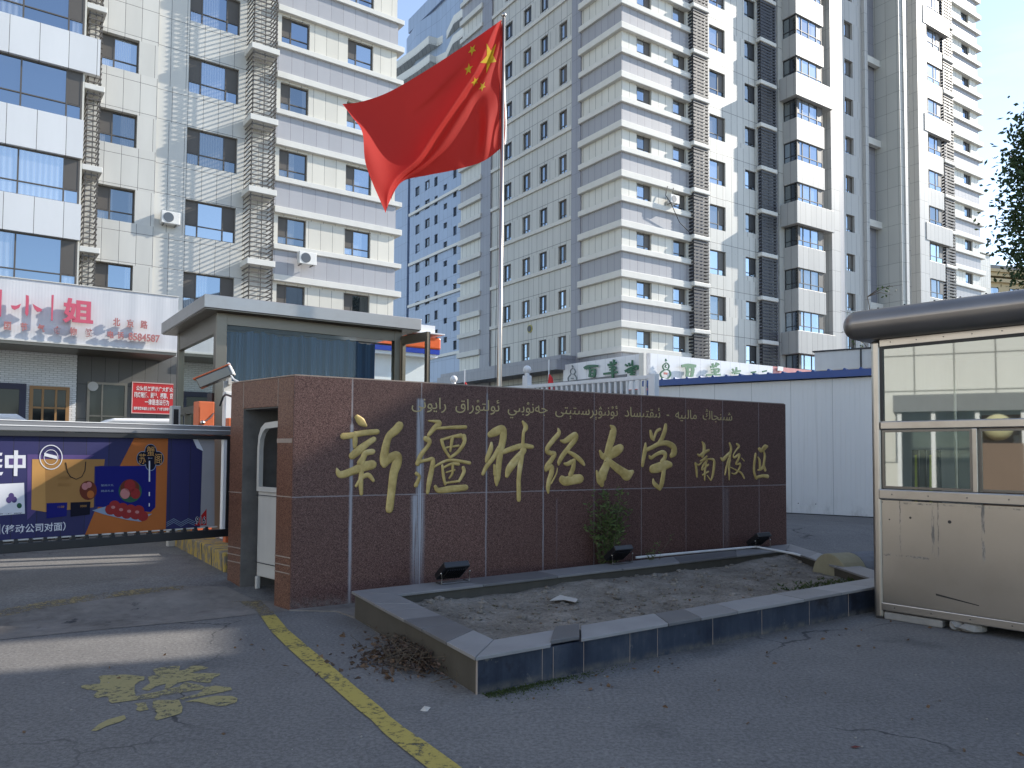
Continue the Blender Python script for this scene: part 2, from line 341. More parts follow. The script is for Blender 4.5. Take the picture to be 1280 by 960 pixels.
def m_kiosk_panel():
    t = NT('kiosk_panel_steel'); oc = t.coord('Object'); uv = t.coord('UV'); x = t.xyz(uv); u, z = x[0], x[1]
    d = t.noise(1.7, 6, .65, oc); c = t.mix(t.math('MULTIPLY', t.step(d, .45, .78), .35), (.46, .43, .39), (.30, .265, .225))
    g = 0.0; wob = t.math('MULTIPLY_ADD', t.noise(9, 4, .6, uv), .03, -.015)
    for a, wd in ((.26, .006), (.555, .012), (.60, .006), (.975, .012), (1.33, .014)):
        g = t.math('MAXIMUM', g, t.math('LESS_THAN', t.math('ABSOLUTE', t.math('SUBTRACT', t.math('ADD', u, wob), a)), wd))
    g = t.math('MULTIPLY', g, t.math('MULTIPLY', t.step(z, .62, .72), t.step(t.noise(5, 5, .75, t.mapv(uv, (6, 1, 1))), .42, .56)))
    h = t.math('LESS_THAN', t.math('ABSOLUTE', t.math('SUBTRACT', t.math('ADD', z, wob), t.math('MULTIPLY_ADD', u, .0, 1.135))), .007)
    h = t.math('MAXIMUM', h, t.math('MULTIPLY', t.math('LESS_THAN', t.math('ABSOLUTE', t.math('SUBTRACT', t.math('ADD', z, wob), .63)), .01), t.math('LESS_THAN', u, .6)))
    g = t.math('MAXIMUM', g, t.math('MULTIPLY', h, t.step(t.noise(7, 5, .75, uv), .50, .6)))
    sp = t.step(t.noise(38, 5, .7, uv), .70, .74)
    g = t.math('MAXIMUM', g, t.math('MULTIPLY', sp, .5))
    c = t.mix(t.math('MULTIPLY', g, .75), c, (.09, .08, .07))
    br = t.noise(1, 3, .6, t.mapv(oc, (4, 4, 260)))
    t.bump(t.noise(1.3, 1, .5, oc), .10, .05)
    return t.fin(c, t.math('ADD', t.math('MULTIPLY_ADD', br, .06, .27), t.math('MULTIPLY', g, .3)), t.math('SUBTRACT', 1.0, t.math('MULTIPLY', g, .7)))
M['kiosk_panel'] = m_kiosk_panel()
M['roof_metal'] = simple('aged_roof_sheet', (.26, .24, .225), .36, .8, .2, 2, .05, 30)
M['booth_roof'] = m_steel('booth_roof_steel', (.40, .39, .38), .40, .3)
M['bronze'] = m_steel('bronze_frame', (.20, .18, .15), .4, .3)
M['white'] = simple('white_paint', (.74, .74, .74), .5, 0, .08, 3, .05, 40)
M['white_dirty'] = simple('dusty_white_paint', (.52, .51, .48), .55, 0, .2, 3, .1, 40, None, 1)
M['black'] = simple('black_paint', (.014, .015, .018), .45, 0, .3, 4)
M['black_lamp'] = simple('black_lamp_housing', (.012, .012, .014), .35, 0, .3, 8)
M['dark'] = simple('dark_interior', (.012, .012, .014), .8, 0, .2, 2)
M['blue_roof'] = simple('blue_trim_sheet', (.012, .055, .22), .4, 0, .15, 2)
M['orange_paint_sun_tint'] = simple('orange_paint_sun_tint', (.60, .14, .05), .5, 0, .2, 3)
M['red'] = simple('red_cloth', (.55, .02, .02), .7, 0, .1, 3)
M['pipe'] = simple('white_plastic_pipe', (.55, .56, .57), .4, 0, .15, 5)
M['wood_door'] = simple('brown_door', (.26, .13, .07), .5, 0, .2, 3, 0, 10, None, 1)
M['paper'] = simple('scrap_paper', (.45, .42, .38), .8, 0, .2, 8)
M['stone'] = simple('broken_concrete', (.27, .255, .235), .9, 0, .35, 7, .6, 25)
M['stone_yellow'] = simple('faded_yellow_stone', (.27, .245, .16), .9, 0, .3, 6, .6, 30)
M['stone_grey'] = simple('grey_kerb_stone', (.16, .17, .19), .9, 0, .3, 6, .6, 30)
def m_glass(name, tint, gloss=.35, rough=.02, body=(.02, .03, .035), see=.55):
    t = NT(name); gl = t.n.new('ShaderNodeBsdfGlossy'); gl.inputs['Color'].default_value = (.9, .95, .93, 1); gl.inputs['Roughness'].default_value = rough
    tr = t.n.new('ShaderNodeBsdfTransparent'); tr.inputs['Color'].default_value = (*tint, 1)
    lw_ = t.n.new('ShaderNodeLayerWeight'); lw_.inputs['Blend'].default_value = .35
    f = t.math('MULTIPLY_ADD', lw_.outputs['Fresnel'], .8, gloss, clamp=True)
    m = t.n.new('ShaderNodeMixShader'); t.l.new(f, m.inputs[0]); t.l.new(tr.outputs[0], m.inputs[1]); t.l.new(gl.outputs[0], m.inputs[2]); t.l.new(m.outputs[0], t.out.inputs[0])
    return t.m
M['kiosk_glass'] = m_glass('kiosk_glass', (.80, .90, .86), .30)
M['shop_glass'] = simple('shop_glass', (.012, .016, .018), .08, 0, .4, 1.5, 0, 10, .35)
M['booth_glass'] = m_glass('booth_glass', (.92, .97, .95), .0)
def m_window(name, body, curtain, amt, tintref):
    """window glass from outside: a dark room or a folded curtain behind, sky in the reflection"""
    t = NT(name); g = t.coord('Generated'); x = t.xyz(g); oi = t.n.new('ShaderNodeObjectInfo'); r = oi.outputs['Random']
    wv = t.n.new('ShaderNodeTexWave'); wv.inputs['Scale'].default_value = 6; wv.inputs['Distortion'].default_value = 1.5
    t.l.new(t.mapv(g, (1, .05, .12)), wv.inputs['Vector'])
    edge = t.math('MULTIPLY_ADD', t.math('FRACT', t.math('MULTIPLY', r, 7.3)), 1.1, .0)
    cm = t.math('LESS_THAN', x[0], edge)
    cm2 = t.math('MAXIMUM', cm, t.math('GREATER_THAN', x[0], t.math('ADD', edge, .45)))
    cm2 = t.math('MULTIPLY', cm2, t.math('LESS_THAN', t.math('FRACT', t.math('MULTIPLY', r, 13.7)), amt))
    cc = t.mix(wv.outputs['Fac'], tuple(k*.5 for k in curtain), curtain)
    c = t.mix(cm2, body, cc)
    t.fin(c, .25, 0, .2)
    gl = t.n.new('ShaderNodeBsdfGlossy'); gl.inputs['Color'].default_value = (*tintref, 1); gl.inputs['Roughness'].default_value = .015
    lw_ = t.n.new('ShaderNodeLayerWeight'); lw_.inputs['Blend'].default_value = .3
    f = t.math('MULTIPLY_ADD', lw_.outputs['Fresnel'], .75, .50, clamp=True)
    m = t.n.new('ShaderNodeMixShader'); t.l.new(f, m.inputs[0]); t.l.new(t.b.outputs[0], m.inputs[1]); t.l.new(gl.outputs[0], m.inputs[2]); t.l.new(m.outputs[0], t.out.inputs[0])
    return t.m
M['pane'] = m_window('window_glass', (.010, .016, .026), (.30, .32, .34), .8, (.46, .56, .68))
M['pane_dim'] = m_window('dim_window_glass', (.03, .035, .04), (.22, .22, .21), .9, (.30, .36, .42)); M['pane_bright'] = m_window('bright_window_glass', (.02, .03, .04), (.3, .32, .34), .3, (.70, .80, .90))
M['pane_dark'] = m_window('dark_window_glass', (.012, .014, .016), (.11, .115, .11), .7, (.42, .46, .48))
M['sash'] = simple('window_sash', (.085, .075, .065), .5, 0, .1, 3)
M['sash_dark'] = simple('dark_window_sash', (.025, .026, .03), .5, 0, .1, 3)

# ------------------------------------------------------------------ ground
mb = MB(); us = [-400, -60, -30]+[-20+k for k in range(0, 45)]+[40, 80, 400]
os_ = [300, 60, 30, 15, 8, 4, 2, 1, .25]+[.25-k*.1 for k in range(1, 16)]+[-1.75, -3, -6, -12, -30, -80, -400]
for o in os_:
    for u in us:
        p = WALL.W(u, o, 0); mb.v.append(V((p.x, p.y, gz(p))))
nu = len(us)
for j in range(len(os_)-1):
    for i in range(nu-1): mb.f.append((j*nu+i, j*nu+i+1, (j+1)*nu+i+1, (j+1)*nu+i))
mb.build('asphalt_ground', M['asphalt'], kind='structure', base=V((0, 0, 0)), smooth=True)
def sheet(name, px, mat, dz, n=14, kind='structure'):
    """flat road sheet given by its outline on the ground, 4 mm steps above what lies below"""
    P = [atz(x, y, 0.0) for x, y in px]
    for _ in range(3):
        P = [atz(x, y, gz(p)) for (x, y), p in zip(px, P)]
    bm = bmesh.new(); vs = [bm.verts.new(p) for p in P]; f = bm.faces.new(vs)
    bmesh.ops.triangulate(bm, faces=[f]); 
    for _ in range(3): bmesh.ops.subdivide_edges(bm, edges=[e for e in bm.edges if e.calc_length() > .35], cuts=1, use_grid_fill=True)
    bmesh.ops.triangulate(bm, faces=bm.faces)
    m = MB(); bm.verts.index_update(); m.v = [V((v.co.x, v.co.y, gz(v.co)+dz)) for v in bm.verts]; m.f = [tuple(v.index for v in f.verts) for f in bm.faces]; bm.free()
    m.f = [f if (m.v[f[1]]-m.v[f[0]]).cross(m.v[f[2]]-m.v[f[0]]).z > 0 else f[::-1] for f in m.f]
    return m.build(name, mat, kind=kind, recalc=False, base=V((0, 0, 0)))
sheet('concrete_apron', [(-340, 815), (-120, 806), (0, 800), (70, 793), (150, 785), (240, 777), (318, 768), (362, 764), (345, 752), (318, 735), (284, 726), (215, 728), (140, 736), (70, 744), (0, 753), (-120, 768), (-340, 795)], M['apron'], .004)
YL = [(-340, 781, 791), (-120, 762, 768), (0, 751, 755.5), (60, 743.5, 747.5), (120, 737, 740.5), (180, 731.5, 734.5), (230, 728, 730)]
sheet('yellow_edge_line', [(x, a) for x, a, b in YL]+[(x, b) for x, a, b in YL[::-1]], M['yellow_dust'], .008)
CL = [(284, 737, 303, 738), (300, 752, 326, 750), (321, 765, 341, 764), (326, 771, 344, 770)]
sheet('yellow_kerb_line', [(a, b) for a, b, c, d in CL]+[(c, d) for a, b, c, d in CL[::-1]], M['yellow_dust'], .008)
YC = [(326, 771, 344, 769), (338, 789, 360, 788), (362, 813, 386, 810), (389, 837, 415, 834), (420, 864, 446, 861), (452, 892, 479, 888), (463, 900, 486, 896), (480, 918, 508, 913), (503, 937, 534, 930), (530, 958, 570, 956), (568, 990, 612, 988), (640, 1040, 695, 1040)]
sheet('yellow_lane_line', [(a, b) for a, b, c, d in YC]+[(c, d) for a, b, c, d in YC[::-1]], M['yellow'], .008)
def glyph(cx, cy, s, pts): return [(cx+x/s, cy+y/s) for x, y in pts]
G5 = 1280/230
for k, pts in enumerate([
    [(118, 212), (150, 203), (250, 196), (255, 175), (240, 150), (255, 138), (430, 132), (560, 146), (558, 172), (520, 182), (492, 205), (490, 245), (500, 280), (620, 258), (800, 215), (845, 185), (870, 190), (950, 205), (980, 220), (960, 236), (860, 250), (640, 292), (480, 312), (330, 332), (312, 318), (308, 285), (290, 285), (215, 298), (205, 280), (235, 245), (160, 235), (125, 228)],
    [(580, 150), (640, 130), (618, 100), (640, 88), (790, 68), (808, 75), (800, 105), (840, 100), (890, 70), (960, 72), (1005, 85), (960, 100), (870, 120), (1085, 125), (1085, 135), (1040, 155), (1020, 188), (950, 188), (880, 172), (790, 190), (720, 235), (698, 232), (710, 195), (640, 215), (590, 245), (540, 235), (600, 190)],
    [(800, 300), (930, 268), (985, 220), (1050, 210), (1160, 222), (1170, 238), (1100, 255), (960, 280), (830, 306)],
    [(840, 322), (930, 300), (1060, 280), (1170, 282), (1208, 298), (1200, 325), (1140, 348), (1060, 352), (1000, 338), (930, 322)],
    [(620, 310), (800, 308), (825, 360), (820, 400), (760, 420), (640, 452), (625, 445), (650, 400), (615, 360)],
    [(490, 332), (570, 326), (575, 350), (590, 375), (530, 388), (500, 380), (515, 350)],
    [(188, 525), (240, 480), (300, 448), (380, 425), (420, 415), (432, 440), (390, 462), (300, 490), (225, 525)]]):
    sheet('painted_character_stroke', glyph(80, 820, G5, pts), M['yellow_old'], .004)
# kerb with worn yellow stripes behind the gate
K0, K1 = V((-3.34, 9.03, 0)), V((-6.9, 14.3, 0)); kd = (K1-K0).normalized(); kf = Fr((K0.x, K0.y), math.degrees(math.atan2(kd.x, kd.y)))
def m_kerb():
    t = NT('striped_kerb'); uv = t.coord('UV'); x = t.xyz(uv); oc = t.coord('Object')
    s = t.math('LESS_THAN', t.math('FRACT', t.math('DIVIDE', t.math('ADD', x[0], t.math('MULTIPLY', x[1], .3)), .52)), .88)
    n = t.step(t.noise(7, 7, .8, t.mapv(oc, (1, 1, .5))), .47, .56); c = t.mix(s, (.05, .05, .05), (.40, .28, .06)); c = t.mix(n, c, (.17, .15, .12))
    t.bump(t.noise(30, 5, .7, oc), .6, .01); return t.fin(c, .85)
M['kerb'] = m_kerb()
mb = MB(); mb.box(kf, 0, 6.1, 0, .3, .05, .40); o = mb.build('striped_kerb', M['kerb'], fr=kf, bevel=.02)
tag(o, 'worn yellow and black striped kerb running back under the sliding gate', 'kerb')
mb = MB(); mb.box(kf, 0.05, 6.0, .3, 3.2, .0, .395); mb.build('raised_pavement', M['apron'], kind='structure')
# ------------------------------------------------------------------ granite name wall
wall = thing('name_wall', WALL.W(0, 0, 0), 'long dark red granite wall with gold Chinese and Uyghur lettering', 'sign wall')
EA = math.radians(-46); EB = V((math.sin(EA), math.cos(EA), 0)); HW = 2.36
def WS(wu, v, z): return WALL.P + WALL.d*wu + EB*v + V((0, 0, z))
def sprism(mb, u0, u1, v0, v1, z0, z1): mb.hexa([WS(u0, v0, z0), WS(u1, v0, z0), WS(u1, v1, z0), WS(u0, v1, z0), WS(u0, v0, z1), WS(u1, v0, z1), WS(u1, v1, z1), WS(u0, v1, z1)])
mb = MB(); sprism(mb, .95, 7.51, .024, 1.38, 0, HW-.004); sprism(mb, 0, .95, .024, .33, 0, HW-.004)
sprism(mb, 0, .95, 1.08, 1.38, 0, HW-.004); sprism(mb, 0, .95, .33, 1.08, 2.06, HW-.004)
mb.build('wall_body', M['granite'], wall, fr=WALL, bevel=.004)
mb = MB(); mb.box(WALL, -.004, 7.53, -.022, 0, 0, HW); mb.build('facing_slabs', M['granite_front'], wall, fr=WALL, bevel=.003)
mb = MB(); sprism(mb, .0, .95, 1.068, 1.08, 0, 2.055); sprism(mb, .93, .949, .335, 1.068, 0, 2.055); sprism(mb, 0.01, .93, .335, 1.068, 2.045, 2.06)
mb.build('niche_lining', M['coarse'], wall)
mb = MB()
for z, hh in ((1.13, .005), (1.70, .022), (.44, .005), (.36, .005), (.52, .006)):
    sprism(mb, -.004, .001, .03, .33, z-hh, z+hh)
    if z < 1.6: sprism(mb, -.004, .001, 1.08, 1.38, z-hh, z+hh)
for v in (.327, 1.083): sprism(mb, -.004, .001, v-.003, v+.003, 2.06, HW-.01)
mb.build('mortar_joint', M['mortar'], wall)
mb = MB()
sprism(mb, 0, 7.5, .0, .035, HW, HW+.012); sprism(mb, 0, .035, .035, 1.38, HW, HW+.012); mb.build('bright_top_rim', M['mortar'], wall)  # pale strip put in for the bright sky-lit rim of the wall

def catmull(P, n=6):
    out = []
    for i in range(len(P)-1):
        p0, p1, p2, p3 = P[max(i-1, 0)], P[i], P[i+1], P[min(i+2, len(P)-1)]
        for k in range(n):
            t = k/n
            out.append(tuple(.5*((2*b)+(c-a)*t+(2*a-5*b+4*c-d)*t*t+(3*b-a-3*c+d)*t**3) for a, b, c, d in zip(p0, p1, p2, p3)))
    out.append(P[-1]); return out
def brush(mb, pts, k, off0=.0012):
    """one gilded brush stroke on the wall: pts are (u, z, width) along the stroke, rounded across"""
    P = catmull(pts); n = len(P)
    # rounded ends
    def ext(a, b):
        dx, dz = a[0]-b[0], a[1]-b[1]; L = math.hypot(dx, dz) or 1; w_ = a[2]
        return [(a[0]+dx/L*w_*.30, a[1]+dz/L*w_*.30, w_*.78), (a[0]+dx/L*w_*.45, a[1]+dz/L*w_*.45, w_*.32)]
    s0, s1 = ext(P[0], P[1]), ext(P[-1], P[-2]); P = s0[::-1]+P+s1; n = len(P); b = len(mb.v)
    prof = [(-1, 0), (-.86, .65), (-.45, .9), (0, 1), (.45, .9), (.86, .65), (1, 0)]
    for i, p in enumerate(P):
        q, r = P[min(i+1, n-1)], P[max(i-1, 0)]; dx, dz = q[0]-r[0], q[1]-r[1]; L = math.hypot(dx, dz) or 1; nx, nz_ = -dz/L, dx/L
        for a, h in prof:
            mb.v.append(WALL.W(p[0]+nx*p[2]*.5*a, off0+k*.0003+h*min(.011, .3*p[2]+.002), p[1]+nz_*p[2]*.5*a))
    m = len(prof)
    for i in range(n-1):
        for j in range(m-1): mb.f.append((b+i*m+j, b+i*m+j+1, b+(i+1)*m+j+1, b+(i+1)*m+j))
    mb.f.append(tuple(b+j for j in range(m))); mb.f.append(tuple(b+(n-1)*m+j for j in range(m)))
CH = [
 # crop origin x, y, scale, strokes
 (410, 510, 6.858, [[(250, 80, 42), (285, 118, 60), (322, 150, 26)], [(130, 242, 48), (200, 235, 44), (300, 215, 42), (420, 203, 40)], [(232, 215, 30), (232, 280, 40), (228, 335, 26)],
   [(392, 268, 40), (330, 310, 48), (260, 365, 60), (205, 412, 52)], [(382, 374, 42), (320, 388, 44), (300, 430, 45), (268, 470, 40)], [(75, 520, 14), (92, 560, 46), (125, 570, 54), (200, 545, 56), (300, 505, 68), (380, 485, 66)],
   [(298, 450, 36), (285, 560, 36), (280, 640, 38), (285, 735, 28)], [(295, 592, 30), (345, 575, 36), (388, 622, 24)], [(272, 612, 22), (240, 668, 22)],
   [(612, 150, 62), (580, 190, 64), (520, 245, 54), (492, 340, 60), (478, 440, 66), (480, 490, 42)], [(480, 470, 66), (530, 430, 66), (588, 412, 70), (590, 470, 74), (562, 560, 66), (545, 700, 62), (525, 868, 60)]]),
 (500, 500, 6.858, [[(245, 178, 12), (310, 185, 25), (335, 202, 44), (290, 245, 40), (245, 300, 28)], [(310, 243, 18), (450, 235, 26), (560, 232, 28)], [(218, 330, 40), (250, 350, 40), (240, 392, 30), (180, 470, 35), (150, 545, 38)],
   [(160, 530, 28), (230, 515, 24), (280, 510, 34), (270, 600, 40), (250, 700, 40), (235, 795, 26)], [(140, 630, 28), (165, 660, 26), (135, 732, 34)], [(290, 575, 16), (370, 530, 20), (450, 515, 22), (595, 540, 26)],
   [(355, 345, 28), (380, 420, 24), (425, 490, 20)], [(360, 340, 20), (450, 315, 22), (520, 305, 34)], [(545, 312, 40), (550, 360, 32), (500, 440, 28), (430, 492, 20)], [(385, 410, 14), (500, 392, 18)], [(445, 330, 30), (435, 400, 22), (430, 440, 16)],
   [(360, 560, 18), (370, 650, 24), (385, 720, 22)], [(370, 580, 16), (440, 548, 22), (500, 550, 24)], [(540, 580, 28), (545, 620, 30), (505, 695, 22)], [(385, 712, 16), (505, 695, 18)], [(395, 620, 12), (465, 600, 16)], [(450, 560, 22), (445, 630, 20), (420, 670, 14)],
   [(300, 742, 26), (330, 775, 40), (430, 762, 50), (560, 750, 44)]]),
 (590, 510, 6.858, [[(152, 228, 44), (200, 205, 64), (262, 182, 58), (266, 260, 58), (242, 380, 54), (230, 480, 50), (215, 600, 52), (210, 662, 18)], [(190, 490, 18), (200, 565, 38)], [(165, 300, 20), (160, 350, 40), (130, 430, 36), (120, 460, 18)],
   [(235, 340, 40), (180, 430, 35), (125, 500, 35), (92, 565, 26)], [(265, 378, 34), (340, 350, 40), (430, 325, 40), (515, 333, 30)], [(434, 118, 20), (460, 165, 42), (440, 212, 26), (435, 300, 30), (430, 370, 40), (415, 470, 45), (400, 600, 38), (400, 700, 38), (400, 785, 36)],
   [(445, 365, 44), (380, 440, 58), (320, 520, 60), (298, 580, 34)]]),
 (670, 520, 8.73, [[(240, 138, 18), (248, 190, 46), (190, 260, 50), (130, 340, 50), (122, 385, 50), (160, 405, 44), (203, 415, 44), (160, 490, 50), (117, 550, 50), (108, 590, 36)], [(112, 575, 42), (165, 560, 58), (168, 620, 54), (140, 710, 50), (130, 790, 44), (132, 838, 20)], [(232, 570, 10), (220, 630, 16), (165, 735, 18)],
   [(268, 270, 22), (310, 275, 44), (370, 240, 60), (428, 210, 62), (420, 260, 60), (360, 340, 50), (290, 430, 50), (252, 500, 44), (245, 530, 22)], [(350, 390, 30), (420, 430, 44), (490, 490, 48), (523, 532, 26)], [(308, 520, 24), (340, 525, 40), (385, 500, 44)], [(410, 490, 48), (405, 560, 50), (375, 640, 54)],
   [(282, 692, 76), (320, 712, 84), (400, 695, 90), (478, 685, 84)]]),
 (735, 515, 8.725, [[(245, 150, 20), (275, 190, 72), (260, 280, 84), (230, 380, 80), (215, 480, 90), (208, 560, 84), (170, 650, 96), (142, 735, 112), (150, 790, 52)], [(130, 428, 28), (160, 480, 58), (215, 475, 80), (300, 430, 98), (350, 395, 82)], [(232, 540, 60), (300, 600, 74), (370, 650, 84), (425, 688, 104), (480, 655, 44)], [(92, 645, 22), (112, 700, 56)]]),
 (735, 515, 8.725, [[(680, 208, 28), (695, 270, 44), (715, 305, 24)], [(720, 285, 22), (745, 215, 30), (785, 188, 28)], [(845, 143, 36), (835, 210, 48), (800, 300, 50), (770, 345, 42)], [(625, 343, 20), (620, 420, 48), (605, 500, 44), (592, 585, 32)], [(630, 415, 38), (700, 385, 40), (780, 345, 44), (860, 340, 50), (928, 380, 64), (935, 440, 78), (905, 478, 42)],
   [(667, 482, 22), (685, 502, 34), (740, 465, 34), (800, 440, 40), (838, 457, 48), (835, 500, 44), (800, 540, 38)], [(700, 622, 80), (770, 605, 92), (850, 577, 84), (892, 575, 60)], [(830, 560, 48), (820, 680, 50), (800, 790, 54), (780, 845, 26)], [(707, 735, 18), (720, 780, 44), (775, 828, 42)]]),
 (855, 535, 10.667, [[(240, 188, 18), (265, 230, 44), (265, 310, 44), (245, 380, 38)], [(180, 350, 18), (215, 365, 34), (270, 325, 44), (328, 297, 28)], [(300, 380, 24), (260, 420, 34), (218, 442, 22)], [(150, 470, 28), (165, 560, 34), (170, 650, 22)], [(160, 475, 18), (200, 490, 20), (260, 430, 20), (330, 415, 20), (395, 430, 34), (395, 530, 38), (380, 630, 34), (355, 700, 16)], [(305, 630, 12), (355, 700, 16)],
   [(300, 440, 28), (250, 500, 28), (235, 555, 22)], [(240, 560, 18), (320, 490, 26)], [(245, 625, 22), (320, 582, 22)], [(290, 470, 28), (275, 580, 30), (272, 695, 18)]]),
 (855, 535, 10.667, [[(490, 400, 22), (520, 420, 48), (570, 370, 40), (620, 320, 32)], [(605, 203, 24), (625, 270, 34), (610, 360, 36), (600, 480, 34), (600, 600, 30), (600, 690, 16)], [(590, 420, 28), (560, 540, 28), (545, 620, 22)], [(620, 430, 12), (600, 500, 12)],
   [(700, 215, 28), (730, 245, 30), (690, 300, 18), (655, 360, 16), (670, 395, 28), (735, 350, 28), (720, 420, 30), (690, 470, 24), (700, 485, 20), (745, 480, 30), (735, 540, 28), (680, 610, 20), (635, 600, 12)], [(615, 522, 12), (690, 560, 16), (760, 600, 24), (800, 670, 20)], [(765, 400, 10), (800, 440, 14)]]),
 (855, 535, 10.667, [[(1002, 280, 44), (1030, 300, 48), (1080, 255, 58), (1108, 247, 30)], [(1060, 310, 20), (1075, 370, 34), (1065, 450, 34), (1055, 510, 40), (1020, 550, 34), (985, 560, 18)], [(1060, 490, 24), (1080, 560, 38)], [(950, 345, 28), (940, 430, 34), (930, 560, 34), (950, 650, 34), (965, 675, 26)], [(985, 390, 18), (1005, 440, 34), (1010, 540, 34)], [(960, 660, 34), (1040, 640, 36), (1112, 645, 44)]]),
]
for ox, oy, s, strokes in CH:
    mb = MB()
    for k, st in enumerate(strokes):
        pts = []
        for x, y, wd in st:
            u, z = WALL.uz(ox+x/s, oy+y/s); u2, z2 = WALL.uz(ox+x/s, oy+y/s+1); pts.append((u, z, wd/s*abs(z-z2)*1.2))
        brush(mb, pts, k)
    mb.build('gold_character', M['gold'], wall, smooth=True)

def text_mesh(body, size=1.0, extrude=.02, bold=0.0, spacing=1.0):
    c = bpy.data.curves.new('lettering', 'FONT'); c.body = body; c.size = size; c.extrude = extrude; c.offset = bold; c.space_character = spacing
    o = bpy.data.objects.new('lettering', c); sc.collection.objects.link(o); dg = bpy.context.evaluated_depsgraph_get()
    me = bpy.data.meshes.new_from_object(o.evaluated_get(dg)); vs = [v.co.copy() for v in me.vertices]; fs = [tuple(p.vertices) for p in me.polygons]
    bpy.data.objects.remove(o); bpy.data.curves.remove(c); bpy.data.meshes.remove(me); return vs, fs
def lettering(mb, fr, body, u0, u1, z0, z1, off, depth=.01, bold=0.0, keep=False, slope=0.0):
    """writing fitted to a rectangle u0..u1, z0..z1 of a face"""
    vs, fs = text_mesh(body, 1, .5, bold); xs = [v.x for v in vs]; ys = [v.y for v in vs]
    x0, x1, y0, y1 = min(xs), max(xs), min(ys), max(ys); b = len(mb.v)
    for v in vs:
        a = (v.x-x0)/(x1-x0); mb.v.append(fr.W(u0+(u1-u0)*a, off+(v.z+.5)*depth, z0+(z1-z0)*(v.y-y0)/(y1-y0)+slope*a))
    mb.f += [tuple(b+i for i in f) for f in fs]
# Uyghur line: letters in their joined shapes, written right to left
FORM = {'\u0634': 0xFEB5, '\u0646': 0xFEE5, '\u062c': 0xFE9D, '\u06ad': 0xFBD3, '\u0645': 0xFEE1, '\u0644': 0xFEDD, '\u064a': 0xFEF1, '\u0642': 0xFED5, '\u062a': 0xFE95, '\u0633': 0xFEB1, '\u06d0': 0xFBE4, '\u0628': 0xFE8F, '\u0626': 0xFE89}
RONLY = {'\u0627': 0xFE8D, '\u062f': 0xFEA9, '\u0631': 0xFEAD, '\u0648': 0xFEED, '\u06c7': 0xFBD7, '\u06cb': 0xFBDE}
def shape(word):
    out = []; dual = lambda c: c in FORM or c == '\u0649'
    for i, c in enumerate(word):
        jp = i > 0 and dual(word[i-1]); jn = i < len(word)-1 and dual(c) and (word[i+1] in FORM or word[i+1] in RONLY or word[i+1] in '\u0649\u06d5')
        if c == '\u0649': out.append(chr(0xFBE9) if jp and jn else chr(0xFEF0) if jp else chr(0xFBE8) if jn else '\u0649')
        elif c == '\u06d5': out.append('\uFEEA' if jp else '\u06d5')
        elif c in RONLY: out.append(chr(RONLY[c]+(1 if jp else 0)))
        elif c in FORM: out.append(chr(FORM[c]+(3 if jp and jn else 1 if jp else 2 if jn else 0)))
        else: out.append(c)
    return ''.join(out[::-1])
words_ = ['\u0634\u0649\u0646\u062c\u0627\u06ad', '\u0645\u0627\u0644\u0649\u064a\u06d5', '-', '\u0626\u0649\u0642\u062a\u0649\u0633\u0627\u062f', '\u0626\u06c7\u0646\u0649\u06cb\u06d0\u0631\u0633\u0649\u062a\u06d0\u062a\u0649', '\u062c\u06d5\u0646\u06c7\u0628\u0649\u064a', '\u0626\u0648\u0644\u062a\u06c7\u0631\u0627\u0642', '\u0631\u0627\u064a\u0648\u0646\u0649']
line = '  '.join(shape(x) for x in words_[::-1])
mb = MB(); lettering(mb, WALL, line, 1.29, 6.35, 2.00, 2.225, .001, .004, .0)
M['gold_thin'] = simple('faded_gold', (.42, .33, .16), .5, .1, .25, 5); mb.build('uyghur_lettering', M['gold_thin'], wall)

# ------------------------------------------------------------------ gate motor cabinet standing in the niche
cab = thing('gate_motor_cabinet', WS(.3, .7, 0), 'white metal gate motor cabinet standing in the wall niche', 'cabinet')
# frame: u runs along the end face of the wall, o outward (towards the gate road)
cf = Fr(WS(.12, 1.0, 0).to_2d(), math.degrees(math.atan2(-EB.x, -EB.y)))
mb = MB(); mb.box(cf, .0, .50, -.62, -.02, .22, 1.15); mb.box(cf, .0, .045, -.05, 0, .08, .22); mb.box(cf, .455, .50, -.05, 0, .08, .22)
mb.build('cabinet_body', M['white_dirty'], cab, bevel=.012)
mb = MB()
arc = [(.0, 1.15), (.0, 1.62), (.02, 1.76), (.07, 1.85), (.16, 1.90), (.50, 1.92), (.50, 1.15)]; inn = [(.045, 1.2), (.045, 1.62), (.06, 1.72), (.10, 1.79), (.17, 1.835), (.44, 1.85), (.44, 1.2)]
for i in range(len(arc)):
    j = (i+1) % len(arc); a, b, c, d = arc[i], arc[j], inn[j], inn[i]
    mb.extr([cf.W(a[0], -.05, a[1]), cf.W(b[0], -.05, b[1]), cf.W(c[0], -.05, c[1]), cf.W(d[0], -.05, d[1])], cf.n*.05)
mb.box(cf, 0, .5, -.62, -.56, 1.15, 1.9); mb.box(cf, .46, .5, -.56, -.055, 1.15, 1.91)
mb.build('hood_frame', M['white_dirty'], cab)
mb = MB(); mb.box(cf, .05, .455, -.30, -.28, 1.2, 1.62); mb.build('dark_screen', M['dark'], cab)
mb = MB(); mb.box(cf, .003, .497, .0005, .003, 1.105, 1.112); mb.box(cf, .02, .48, .0005, .003, .37, .378); mb.build('panel_seam', M['black'], cab)
mb = MB(); mb.tube([cf.W(.55, -.06, .60), cf.W(.56, -.05, .45), cf.W(.585, -.04, .3), cf.W(.57, -.05, .13)], .022, 8)
tag(mb.build('yellow_hose', M['stone_yellow'], None, smooth=True), 'short pale yellow hose hanging beside the white cabinet in the niche', 'hose')

